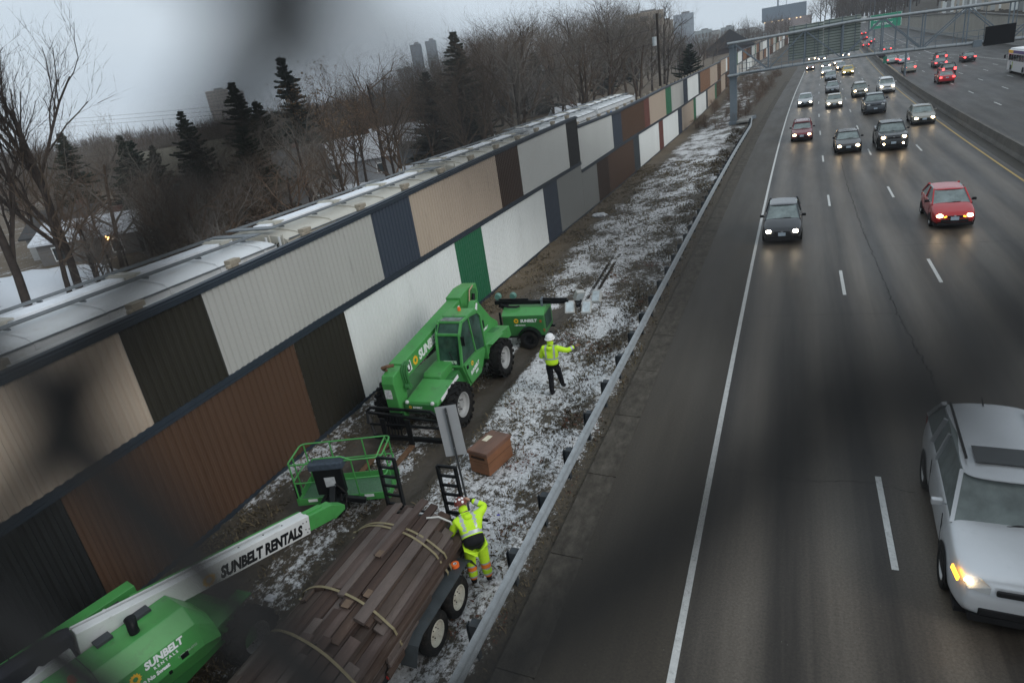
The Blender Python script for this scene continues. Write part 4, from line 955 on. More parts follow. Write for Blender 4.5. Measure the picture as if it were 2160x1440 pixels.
    m = MB(); m.box((-.15, -hw-.09, z1-.42), (.66, .14, .66), 0, Q); m.box((-.12, -hw-.22, .52), (.5, .34, .34), 0, Q); m.box((-.05, -hw-.45, .55), (.3, .3, .35), 0, Q); m.bar((.1, -hw-.2, .62), (.55, -hw-.08, .42), .12, .12, 0, Q)
    m.bar((-.10, -hw-.15, .9), (-.05, -hw-.55, .6), .14, .14, 0, Q); m.build('rotator', BLACKP, bk, bevel=.02)
    m = MB(); m.tube([(-.25, -hw-.2, .75), (-.35, -hw-.35, .6), (-.2, -hw-.5, .45), (.05, -hw-.45, .5), (.12, -hw-.3, .8)], .025, 8, 0, Q); m.tube([(0, -hw-.2, 1.0), (.25, -hw-.3, .8), (.2, -hw-.45, .5), (-.05, -hw-.6, .55)], .022, 8, 0, Q); m.build('hose', BLACKR, bk, smooth=True)
    for x in (-.72, .62):
        m = MB(); m.box((x, -hw-.014, z0+.11), (.22, .006, .07), 0, Q); m.build('decal_plate', WHITED, bk)
    m = MB(); m.box((-hl+.02, -hw+.12, z0+.32), (.06, .16, .30), 0, Q); m.build('tool_box', BLACKP, bk)
boom_lift()
# ================================================================ flat trailer with its load of planks
def trailer():
    t = thing('flatbed_trailer', 'low black tandem-axle trailer with raised ladder ramps, under a load of planks', 'trailer', (-6.5, 6.5, 0))
    T = Matrix.Translation((6.5, -6.5, 0))
    DK = mat('deck_boards', (.05, .045, .04), .8, var=.3, scale=4)
    m = MB(); m.box((-6.5, 5.7, .58), (1.75, 6.7, .06), 0, T); m.build('deck', DK, t)
    m = MB()
    for x in (-7.42, -5.58): m.box((x, 5.7, .56), (.08, 6.8, .14), 0, T); m.box((x, 5.7, .86), (.05, 6.2, .05), 0, T); 
    for y in np.arange(2.7, 9, 1.03):
        for x in (-7.42, -5.58): m.box((x, y, .72), (.05, .05, .28), 0, T)
    m.box((-6.5, 9.08, .56), (1.9, .10, .16), 0, T); m.box((-6.5, 6.9, .40), (1.7, .1, .12), 0, T)
    m.build('frame', BLACKP, t)
    for (x, sd_) in ((-5.38, 1), (-7.62, -1)):
        for y in (6.62, 7.44): wheel(t, x+6.5, y-6.5, .37, .37, .22, sd_, RIMW, bolts=6)
    FD = mat('fender_grey', (.045, .052, .055), .45, var=.25, dirt=.25)
    for x in (-5.40, -7.60):
        m = MB(); pts = [(5.86, .45), (6.02, .72), (6.20, .80), (7.86, .80), (8.02, .72), (8.16, .46)]
        for (a, b_), (c, d_) in zip(pts, pts[1:]):
            m.add([(x-.15, a, b_), (x+.15, a, b_), (x+.15, c, d_), (x-.15, c, d_), (x-.15, a, b_-.02), (x+.15, a, b_-.02), (x+.15, c, d_-.02), (x-.15, c, d_-.02)], [(0, 1, 2, 3), (7, 6, 5, 4), (1, 5, 6, 2), (0, 3, 7, 4)], 0, T)
        m.build('fender', FD, t)
    for x0, x1, lean in ((-7.78, -7.38, .04), (-6.32, -5.92, -.02)):
        m = MB(); y = 9.16
        for x in (x0, x1): m.bar((x, y, .5), (x, y+lean, 1.92), .045, .09, 0, T, up=(0, 1, 0))
        for k in range(7): m.box(((x0+x1)/2, y+lean*k/6, .56+k*.225), (x1-x0, .05, .05), 0, T)
        m.bar((x1, y, .78), (x1+.02, y+.34, .40), .035, .05, 0, T); m.bar((x0, y, .78), (x0-.02, y+.34, .40), .035, .05, 0, T); m.bar((x0, y+.34, .40), (x1+.3, y+.34, .40), .035, .05, 0, T)
        m.build('ramp', BLACKP, t, bevel=.004)
    m = MB(); m.box((-5.47, 5.15, .66), (.04, .14, .06), 0, T); m.box((-5.47, 5.45, .66), (.04, .05, .05), 0, T); m.build('side_light', mat('red_lens', (.45, .02, .02), .3), t)
    return t
trailer()
def load():
    rng = random.Random(21)
    mats = [mat('weathered_plank', c, .8, var=.35, scale=3.5, stretch=(1, .25, 1), bump=.35, bscale=30, dirt=.25, dirtcol=dc) for c, dc in
            (((.062, .046, .038), (.030, .020, .017)), ((.080, .058, .050), (.13, .10, .09)), ((.050, .034, .028), (.09, .055, .04)), ((.092, .070, .060), (.045, .032, .028)), ((.066, .044, .034), (.14, .11, .09)))]
    fresh = mat('split_wood', (.12, .078, .05), .8, var=.3, scale=9)
    def hz(x): return 1.47-.42*(abs(x+6.52)/1.06)**2.4
    def plank(x, y0, y1, z, wd, th, tilt, rz, special=0):
        L_ = y1-y0; m = MB(); n = 4
        m.box((0, 0, 0), (wd, L_, th), 0)
        # split notch on some ends
        if special: m.box((wd*.1, -L_/2+.05, th/2+.001), (wd*.7, .16, .004), 1)
        # nail heads and pale knots
        for k in range(3): m.cyl((rng.uniform(-.4, .4)*wd, rng.uniform(-.45, .45)*L_, th/2-.002), (rng.uniform(-.4, .4)*wd, rng.uniform(-.45, .45)*L_, th/2+.001), .001, n=4) if False else None
        o = m.build('plank', [mats[rng.randrange(5)], fresh], bevel=.006, fix=False)
        o.location = (x, (y0+y1)/2, z); o.rotation_euler = (rng.uniform(-.008, .008), tilt, rz)
        far_ = y1 > 6.6; lab_ = ('long weathered brown plank on top of the load, at its end by the ramps' if far_ else 'weathered brown plank on top of the load, at its end nearest the camera') if wd != .19 else 'brown plank packed inside the load on the trailer'
        tag(o, lab_, 'plank', ('upper planks at the ramp end' if far_ else 'upper planks at the camera end') if wd != .19 else 'planks packed inside the load')
        return o
    # lower layers: filling planks standing as a pack
    for k, z in enumerate((.68, .79, .90)):
        x = -7.36
        while x < -5.62:
            plank(x+.1, 2.6+rng.uniform(-.3, .3), 8.2+rng.uniform(-.3, .25), z, .19, .09, 0, 0); x += .205
    hw = {1.01: .98, 1.12: .86, 1.23: .70, 1.34: .48}
    for z, h_ in hw.items():
        x = -6.52-h_
        while x < -6.52+h_-.05:
            plank(x+.1, 2.4+rng.uniform(-.3, .3), 8.2+rng.uniform(-.35, .3), z, .19, .09, rng.uniform(-.05, .05), rng.uniform(-.01, .01)); x += .205
    # top skin follows the heap: rear set and front set with staggered ends
    def skin(ya, yb, jit0, jit1, dz, x0=-7.55, x1=-5.60, gap=.205):
        x = x0
        while x < x1:
            wd = rng.uniform(.13, .21); xx = x+wd/2; sl = (hz(xx+.05)-hz(xx-.05))/.1
            th = rng.uniform(.045, .07)
            plank(xx, ya+rng.uniform(*jit0), yb+rng.uniform(*jit1), hz(xx)+dz+rng.uniform(-.012, .02), wd, th, -math.atan(sl)+rng.uniform(-.02, .02), rng.uniform(-.009, .009), rng.random() < .1)
            x += wd+rng.uniform(.004, .02)
    skin(5.25, 8.15, (-.45, .5), (-.35, .35), -.03)
    skin(5.9, 8.3, (-.3, .35), (-.5, .25), .035, -7.3, -5.8)
    skin(2.4, 5.35, (-.3, .3), (-.45, .45), -.03)
    skin(2.4, 5.1, (-.3, .3), (-.9, .4), .035, -7.25, -5.85)
    for k in range(5): plank(-5.50+.012*k, 5.5+rng.uniform(-.2, .5), 7.9-.5*k, .98-.07*k, .05, .14, 0.1, rng.uniform(-.02, .02))
    plank(-5.52, 6.3, 7.15, .98, .11, .04, .25, -.01)
    plank(-6.35, 6.9, 8.5, hz(-6.35)+.085, .16, .05, .03, -.03, 1)
    # straps
    SM = mat('strap_tan', (.20, .165, .09), .7, var=.2, scale=9, dirt=.3, dirtcol=(.12, .1, .06))
    def strap(name_lab, y, dy, off=.075, x0=-7.72, x1=-5.5, w_=.045):
        xs = np.linspace(x0, x1, 26); pts = []
        for x in xs:
            u = (x-x0)/(x1-x0); z = hz(min(max(x, -7.55), -5.52))+off
            if x < -7.6: z = .95
            pts.append((x, y+dy*(u-.5), z))
        pts += [(-5.44, y+dy*.5+.02, .85), (-5.50, y+dy*.5+.02, .62)]
        m = MB()
        for a, b_ in zip(pts, pts[1:]):
            a, b_ = Vector(a), Vector(b_)
            m.add([a+Vector((0, -w_/2, 0)), a+Vector((0, w_/2, 0)), b_+Vector((0, w_/2, 0)), b_+Vector((0, -w_/2, 0)), a+Vector((0, -w_/2, .006)), a+Vector((0, w_/2, .006)), b_+Vector((0, w_/2, .006)), b_+Vector((0, -w_/2, .006))], [(0, 1, 2, 3), (7, 6, 5, 4), (0, 4, 5, 1), (1, 5, 6, 2), (2, 6, 7, 3), (3, 7, 4, 0)])
        return tag(m.build('ratchet_strap', SM), name_lab, 'strap', 'straps over the plank load')
    strap('yellowish strap across the rear end of the plank load, nearest the workers ramps', 7.72, -.25)
    strap('second strap lying right beside the rearmost strap on the planks', 7.62, -.30, .08, -7.6, -5.6)
    strap('strap across the middle of the plank load, ahead of the trailer wheels', 6.05, -.35)
    strap('strap across the plank load just behind its middle gap, towards the camera', 5.08, -.45, .085)
    strap('strap at the camera end of the plank load, half out of the frame', 3.95, -.2)
load()
# roll of orange tape on the fender
m = MB(); m.lathe([(.035, -.03), (.075, -.03), (.075, .03), (.035, .03), (.035, -.03)], (0, 0, .031), (0, 0, 1), 20)
o = m.build('tape_roll', ORG, smooth=True, angle=30); o.location = (-5.42, 7.72, .805); tag(o, 'bright orange roll of tape on the trailer fender', 'tape roll')
m = MB(); m.lathe([(.028, -.028), (.0345, -.028), (.0345, .032), (.028, .032), (.028, -.028)], (0, 0, .031), (0, 0, 1), 16); m.build('core', WHITEP, o)
# ---------------------------------------------------------------- wooden chest
def chest():
    t = thing('tool_chest', 'closed brown wooden chest with a paper label on its lid, standing in the patchy snow', 'chest', (-6.66, 12.0, .02), rz=R(-13))
    W = mat('chest_wood', (.20, .085, .038), .6, var=.3, scale=2.5, stretch=(1, .35, 2), dirt=.3, dirtcol=(.09, .035, .018), bump=.1)
    W2 = mat('chest_lid_wood', (.15, .070, .042), .42, var=.35, scale=2.2, stretch=(1, .4, 1), dirt=.35, dirtcol=(.06, .028, .018), bump=.1)
    m = MB(); m.box((0, 0, .28), (.58, .98, .52)); m.build('body', W, t, bevel=.01)
    m = MB(); m.box((0, 0, .35), (.586, .986, .006)); m.box((0, 0, .04), (.52, .9, .08)); m.build('seam', mat('chest_dark', (.03, .015, .01), .7), t)
    m = MB(); m.box((0, 0, .585), (.62, 1.02, .075)); m.box((0, 0, .63), (.60, 1.0, .02)); m.build('lid', W2, t, bevel=.008)
    m = MB(); m.box((0, -.50, .47), (.40, .02, .05)); m.build('handle', mat('chest_dark2', (.03, .018, .012), .6), t)
    m = MB(); m.box((-.14, .12, .643), (.15, .26, .004)); m.build('paper_label', mat('paper', (.62, .56, .42), .7, var=.15, scale=20), t)
chest()
# ---------------------------------------------------------------- sign seen from behind
def sign():
    t = thing('road_sign', 'narrow grey road sign seen from behind on a leaning steel post, beside the trailer ramps', 'sign', (-6.47, 10.21, 0), rz=R(22))
    T = Matrix.Rotation(R(-1.5), 4, 'Y')
    m = MB(); m.bar((0, 0, -.1), (0, 0, 2.62), .035, .02, 0, T, up=(0, 1, 0)); m.bar((-.02, -.018, -.1), (-.02, -.018, 2.62), .008, .03, 0, T, up=(0, 1, 0)); m.bar((.02, -.018, -.1), (.02, -.018, 2.62), .008, .03, 0, T, up=(0, 1, 0)); m.build('post', mat('sign_post', (.12, .125, .13), .5, .4, var=.2), t)
    m = MB(); m.box((0, .02, 2.05), (.46, .004, 1.22), 0, T); m.build('panel', mat('sign_back', (.36, .37, .38), .5, .1, var=.06, scale=2), t, bevel=.001)
    m = MB()
    for z in (1.65, 2.5): m.cyl((0, -.03, z), (0, .026, z), .012, n=8, M=T)
    m.build('bolt', STEEL, t)
sign()
# ---------------------------------------------------------------- people
def skin_obj(name, pts, edges, mats, parent, levels=2, root=0, rule=None, M=None):
    """pts: list of (pos, radius or (rx, ry))"""
    me = bpy.data.meshes.new(name+'_sk'); me.from_pydata([tuple((M @ Vector(p[0])) if M is not None else p[0]) for p in pts], edges, [])
    ob = bpy.data.objects.new(name+'_sk', me); COL.objects.link(ob)
    sm_ = ob.modifiers.new('skin', 'SKIN'); sm_.use_smooth_shade = True
    sv = me.skin_vertices[0].data
    for i, p in enumerate(pts):
        r = p[1]; sv[i].radius = (r, r) if not isinstance(r, tuple) else r; sv[i].use_root = (i == root)
    if levels: s2 = ob.modifiers.new('sub', 'SUBSURF'); s2.levels = levels; s2.render_levels = levels
    dg = bpy.context.evaluated_depsgraph_get(); dg.update(); nm = bpy.data.meshes.new_from_object(ob.evaluated_get(dg)); bpy.data.objects.remove(ob)
    nm.name = name; nm.materials.clear()
    for q in (mats if isinstance(mats, (list, tuple)) else [mats]): nm.materials.append(q)
    if rule:
        for f in nm.polygons: f.material_index = rule(f.center)
    smooth_by(nm, 180)
    o = bpy.data.objects.new(name, nm); COL.objects.link(o)
    if parent: o.parent = parent
    return o
def hand(name, wrist, direction, palm_n, skin, parent, curl=.5, s=1.0, side=1):
    """palm with five separate bent fingers"""
    d = Vector(direction).normalized(); n_ = Vector(palm_n); n_ = (n_-d*n_.dot(d)).normalized(); a = d.cross(n_)*side
    w_ = Vector(wrist)
    pts = [(w_, .026*s), (w_+d*.045*s, .030*s), (w_+d*.085*s, .028*s)]; ed = [(0, 1), (1, 2)]
    for k, (off, ln) in enumerate(((-.030, .068), (-.010, .078), (.010, .073), (.030, .058))):
        b0 = len(pts); p = w_+d*.085*s+a*off*s; dd = (d+a*off*2).normalized()
        pts.append((p, .010*s)); ed.append((2, b0))
        for j, f in enumerate((.45, .3, .25)):
            dd = (dd+n_*curl*(.7+.25*j)).normalized(); p = p+dd*ln*f*s; pts.append((p, (.0092-.0008*j)*s)); ed.append((b0+j, b0+j+1))
    b0 = len(pts); p = w_+d*.03*s-a*.030*s; pts.append((p, .012*s)); ed.append((1, b0)); dd = (d*.7-a*.8+n_*.25).normalized()
    for j in range(2): p = p+dd*.03*s; dd = (dd+d*.4+n_*.2).normalized(); pts.append((p, .0105*s)); ed.append((b0+j, b0+j+1))
    return skin_obj(name, pts, ed, skin, parent, 1)
HIVIS = mat('hivis_yellow', (.52, .82, .02), .75, var=.10, scale=5, bump=.5, bscale=7, dirt=.1, dirtcol=(.3, .42, .02))
_b = HIVIS.node_tree.nodes['Principled BSDF']; _b.inputs['Emission Color'].default_value = (.5, .8, .02, 1); _b.inputs['Emission Strength'].default_value = 0
SILV = mat('reflective_tape', (.42, .44, .46), .35, .2, var=.05); ORB = mat('orange_tape', (.85, .20, .02), .6, var=.05)
BLKC = mat('black_cloth', (.012, .012, .014), .85, var=.3, bump=.3, bscale=12); SKIN = mat('skin', (.42, .24, .17), .55, var=.1)
def person(label, loc, rz, J, trousers, hat, near):
    t = thing('person', label, 'person', loc, rz); t.scale = (1.03,)*3 if near else (1.09,)*3
    g = {k: Vector(v) for k, v in J.items() if isinstance(v, tuple)}
    chest_, neck, head, hip = g['chest'], g['neck'], g['head'], g['hip']
    pts = [(hip, (.15, .11)), ((hip+chest_)/2, (.145, .105)), (chest_, (.16, .115)), (neck, .055), (head+Vector((0, 0, -.05)), .07), (head+Vector((0, 0, .04)), .085)]; ed = [(0, 1), (1, 2), (2, 3), (3, 4), (4, 5)]
    for sd_ in 'LR':
        b = len(pts); pts += [(g['sh'+sd_], .06), (g['el'+sd_], .043), (g['wr'+sd_], .03)]; ed += [(2, b), (b, b+1), (b+1, b+2)]
        b = len(pts); pts += [(g['hp'+sd_], .09), (g['kn'+sd_], .062), (g['an'+sd_], .042), (g['to'+sd_], .038)]; ed += [(0, b), (b, b+1), (b+1, b+2), (b+2, b+3)]
    body = skin_obj('body', pts, ed, [BLKC, SKIN], t, 2, rule=lambda c: 1 if (c-head).length < .17 else 0)
    for sd_, k in (('L', -1), ('R', 1)):
        d = g['wr'+sd_]-g['el'+sd_]
        hand('hand', g['wr'+sd_], d, J.get('pn'+sd_, (0, .6, -.6)), mat('glove_brown', (.22, .13, .08), .8, var=.2) if not near else SKIN, t, .5, 1.05, k)
    # face: nose, ears, eyes
    f = (g['look']).normalized(); r_ = f.cross(Vector((0, 0, 1))).normalized()
    m = MB(); hc = head
    m.sphere(hc+f*.098+Vector((0, 0, -.015)), .016, 8, 0, None, (1, 1, 1.6))
    for k in (-1, 1): m.sphere(hc+r_*k*.088+Vector((0, 0, -.01)), .022, 8, 0, None, (.6, 1, 1.5))
    m.build('face', SKIN, t, smooth=True)
    m = MB()
    for k in (-1, 1): m.sphere(hc+f*.084+r_*k*.032+Vector((0, 0, .012)), .011, 8)
    m.sphere(hc+f*.088+Vector((0, 0, -.05)), .012, 8, 0, None, (1.6, .8, .4))
    m.build('eyes_and_mouth', BLKC, t, smooth=True)
    # jacket
    tz = (chest_-hip).normalized()
    def jrule(c):
        h_ = (c-hip).dot(tz)/((chest_-hip).length); lat = (c-chest_).dot(r0)
        if J.get('hem', -9) > h_: return 1
        if .38 < h_ < .52 and abs((c-hip).cross(tz).length) < .25: return 2
        if h_ >= .5 and .085 < abs(lat) < .135 and (c-chest_).length < .25: return 2
        for s_ in 'LR':
            e, w_ = g['el'+s_], g['wr'+s_]; q = (c-e).dot((w_-e).normalized())/((w_-e).length)
            if .45 < q < .72 and (c-(e+(w_-e)*q)).length < .10 and (c-w_).length < .18: return 2
        return 0
    r0 = (g['shR']-g['shL']).normalized()
    B_ = 1.12 if near else 1
    pts = [(hip-tz*.06, (.185*B_, .145*B_)), (hip+tz*.06, (.19*B_, .15*B_)), ((hip+chest_)/2, (.195*B_, .155*B_)), (chest_, (.19*B_, .150*B_)), (chest_+(neck-chest_)*.65, (.12, .10)), (neck, .085)]; ed = [(0, 1), (1, 2), (2, 3), (3, 4), (4, 5)]
    for sd_ in 'LR':
        b = len(pts); pts += [(g['sh'+sd_], .088), (g['sh'+sd_]*.5+g['el'+sd_]*.5, .080), (g['el'+sd_], .073), (g['el'+sd_]*.35+g['wr'+sd_]*.65, .064), (g['wr'+sd_]-(g['wr'+sd_]-g['el'+sd_])*.06, .052)]; ed += [(3, b), (b, b+1), (b+1, b+2), (b+2, b+3), (b+3, b+4)]
    skin_obj('jacket', pts, ed, [HIVIS, BLKC, SILV], t, 3, rule=jrule)
    hb = J.get('hood', None)
    if hb: pts = [(Vector(hb)+Vector((-.08, 0, .0)), .052), (Vector(hb)+Vector((0, -.035, -.05)), .07), (Vector(hb)+Vector((.08, 0, .0)), .052)]; skin_obj('hood', pts, [(0, 1), (1, 2)], HIVIS, t, 2)
    pts = [(neck+Vector((0, 0, -.02)), .088), (neck*.5+head*.5, .092), (head+Vector((0, 0, -.03)), .10)]; skin_obj('collar', pts, [(0, 1), (1, 2)], HIVIS if not near else [HIVIS], t, 2)
    # trousers and boots
    def trule(c):
        if trousers != 'hivis': return 0
        for s_ in 'LR':
            k, a = g['kn'+s_], g['an'+s_]; ax = (a-k); q = (c-k).dot(ax)/ax.length_squared
            if (c-(k+ax*q)).length < .12:
                for lo, hi, mi in ((.18, .25, 2), (.25, .40, 1), (.40, .47, 2), (.68, .74, 2), (.74, .88, 1), (.88, .94, 2)):
                    if lo < q < hi: return mi
        return 0
    TR = [HIVIS, ORB, SILV] if trousers == 'hivis' else [BLKC]; e = .022 if trousers == 'hivis' else 0
    pts = [(hip+tz*.05, (.155+e, .125+e))]; ed = []
    for sd_ in 'LR':
        b = len(pts); pts += [(g['hp'+sd_]+Vector((0, 0, -.05)), .105+e), (g['hp'+sd_]*.5+g['kn'+sd_]*.5, .098+e), (g['kn'+sd_], .080+e), (g['kn'+sd_]*.4+g['an'+sd_]*.6, .075+e), (g['an'+sd_]+Vector((0, 0, .03)), .062+e)]; ed += [(0, b), (b, b+1), (b+1, b+2), (b+2, b+3), (b+3, b+4)]
    skin_obj('trousers', pts, ed, TR, t, 3, rule=trule)
    for sd_ in 'LR':
        a, b_ = g['an'+sd_], g['to'+sd_]; skin_obj('boot', [(a+Vector((0, 0, .08)), .052), (a+(a-b_)*.15+Vector((0, 0, -.01)), .056), (a*.5+b_*.5, .054), (b_+(b_-a)*.25, .048)], [(0, 1), (1, 2), (2, 3)], BLKC, t, 2)
    # hard hat
    hu = g.get('hatup', Vector((0, 0, 1))).normalized(); hf = (f-hu*f.dot(hu)).normalized(); hr = hf.cross(hu)
    Mh = Matrix((hr, hf, hu)).transposed().to_4x4(); Mh.translation = hc+hu*.035
    m = MB(); pr = [(.150, .0), (.128, .012), (.124, .05), (.105, .095), (.065, .125), (.001, .136)]
    m.lathe(pr, (0, 0, 0), (0, 0, 1), 28, 0, Mh @ Matrix.Diagonal((.92, 1.12, 1, 1)))
    m.prism([(-.10, .0), (.10, .0), (.07, .05), (-.07, .05)], 'z', -.004, .010, 0, Mh @ Matrix.Translation((0, .135, 0)))
    h_ = m.build('hard_hat', hat, t, smooth=True, angle=50)
    m = MB(); m.bar((0, -.12, .06), (0, 0, .140), .025, .012, 0, Mh); m.bar((0, 0, .140), (0, .12, .065), .025, .012, 0, Mh); m.build('ridge', hat, h_)
    if near:
        m = MB()
        for az, el in ((-120, 35), (-165, 40), (160, 42), (175, 12), (-70, 40)):
            dd = Vector((math.sin(R(az))*math.cos(R(el)), math.cos(R(az))*math.cos(R(el)), math.sin(R(el)))); p = Vector((dd.x*.118, dd.y*.142, .02+dd.z*.122)); m.cyl(p, p+dd*.006, .024, n=14, M=Mh)
        m.build('sticker', WHITED, h_)
    return t
person('person walking away in hi-vis yellow jacket, black trousers and white hard hat', (-6.20, 15.70, .02), R(4),
    dict(hip=(0, 0, .95), chest=(0, .03, 1.30), neck=(0, .05, 1.47), head=(0, .08, 1.60), look=(0, 1, -.1), shL=(-.19, .02, 1.38), shR=(.19, .02, 1.38), elL=(-.30, .04, 1.12), wrL=(-.20, .26, 1.05),
         elR=(.42, .10, 1.27), wrR=(.60, .24, 1.33), pnL=(1, 0, 0), pnR=(0, 0, -1), hpL=(-.09, 0, .90), knL=(-.10, .06, .50), anL=(-.09, -.06, .09), toL=(-.09, .10, .05),
         hpR=(.09, .02, .90), knR=(.10, .22, .53), anR=(.11, .36, .14), toR=(.12, .50, .06), hood=(0, -.09, 1.46)), 'black', mat('hat_white', (.75, .75, .74), .35, var=.03), False)
person('person bending over the trailer in hi-vis yellow trousers with orange bands and brown hard hat', (-5.24, 8.22, .02), R(38),
    dict(hip=(0, -.06, .92), chest=(-.02, .25, 1.19), neck=(-.03, .40, 1.30), head=(-.05, .51, 1.38), look=(-.2, 1, -.75), hatup=(-.1, .55, 1), shL=(-.23, .25, 1.25), shR=(.20, .27, 1.27), elL=(-.36, .30, 1.00), wrL=(-.32, .50, .90),
         elR=(.38, .50, 1.24), wrR=(.14, .64, 1.36), pnL=(.3, 0, -1), pnR=(-1, .2, .2), hpL=(-.10, -.02, .90), knL=(-.13, .06, .50), anL=(-.14, -.02, .09), toL=(-.15, .13, .05),
         hpR=(.10, -.02, .90), knR=(.12, .03, .50), anR=(.13, -.06, .09), toR=(.15, .09, .05), hood=(-.01, .22, 1.36), hem=.34), 'hivis', mat('hat_brown', (.16, .035, .025), .35, var=.1), True)
# strap end held by the bending worker
m = MB(); m.tube([(-6.05, 8.05, 1.52), (-5.85, 8.15, 1.50), (-5.65, 8.2, 1.38), (-5.62, 8.3, 1.05), (-5.55, 8.2, .95)], [.018, .018, .018, .012, .012], 6)
tag(m.build('strap_tail', mat('strap_white', (.5, .5, .47), .7), smooth=True), 'pale loose strap end running from the planks to the bending person', 'strap')
# ================================================================ cars
HEAD = emat('headlamp_lit', (1.0, .72, .40), 22.0); HEADC = emat('headlamp_lit_white', (1.0, .82, .58), 26.0); TAIL = emat('taillamp_lit', (1.0, .05, .05), 4.5)
AMB = emat('indicator_lit', (1.0, .42, .03), 3.5); LENS = mat('lamp_lens', (.35, .36, .36), .12, var=.1); TAILOFF = mat('taillamp_off', (.25, .012, .012), .25)
TRIMB = mat('car_trim', (.014, .014, .015), .55, var=.2); PLATE = mat('license_plate', (.35, .42, .48), .5, var=.25, scale=30); CHROME = mat('chrome', (.5, .5, .5), .2, .9)
CGL = mat('car_glass', (.17, .205, .20), .08, var=.35, scale=2.5)  # pale base colour stands in for the sky reflected in the glass
# kinds: length, width, height, wheel radius, side outline of the lower body (y from the nose back, z), glass house (base front, roof front, roof rear, base rear), ...
KINDS = {
 'hatch': dict(L=3.95, W=1.68, H=1.52, r=.29, belt=[(0, .52), (.10, .70), (.55, .86), (1.05, .98), (2.4, 1.00), (3.5, 1.02), (3.85, .98), (3.95, .70)], gh=[(.95, .96), (1.85, 1.46), (3.15, 1.48), (3.80, 1.00)], wb=(.78, 3.22)),
 'sedan': dict(L=4.65, W=1.78, H=1.44, r=.31, belt=[(0, .50), (.12, .68), (.6, .80), (1.25, .92), (3.4, .98), (4.3, .98), (4.58, .90), (4.65, .62)], gh=[(1.25, .91), (2.0, 1.39), (3.15, 1.40), (3.90, .98)], wb=(.92, 3.68)),
 'wagon': dict(L=4.6, W=1.74, H=1.52, r=.31, belt=[(0, .50), (.12, .70), (.6, .84), (1.2, .95), (3.4, 1.0), (4.4, 1.02), (4.55, .95), (4.6, .62)], gh=[(1.2, .94), (1.95, 1.46), (3.9, 1.48), (4.45, 1.0)], wb=(.9, 3.6)),
 'suv': dict(L=4.75, W=1.88, H=1.76, r=.37, belt=[(0, .58), (.10, .92), (.5, 1.02), (1.15, 1.12), (3.4, 1.17), (4.5, 1.18), (4.68, 1.1), (4.75, .70)], gh=[(1.15, 1.10), (1.85, 1.68), (4.1, 1.71), (4.58, 1.18)], wb=(.92, 3.72)),
 'pickup': dict(L=5.3, W=1.95, H=1.84, r=.40, belt=[(0, .62), (.08, 1.02), (.5, 1.12), (1.35, 1.20), (3.2, 1.22), (5.1, 1.22), (5.25, 1.15), (5.3, .75)], gh=[(1.35, 1.18), (2.0, 1.76), (3.2, 1.78), (3.4, 1.22)], wb=(1.0, 4.2)),
}
def lofted(rows, closed_ends=True):
    """rows: list of rings with equal count"""
    m = MB(); n = len(rows[0]); vs = [p for r in rows for p in r]
    fs = [(j*n+k, j*n+(k+1) % n, (j+1)*n+(k+1) % n, (j+1)*n+k) for j in range(len(rows)-1) for k in range(n)]
    if closed_ends: fs += [tuple(range(n))[::-1], tuple((len(rows)-1)*n+k for k in range(n))]
    m.add(vs, fs); return m
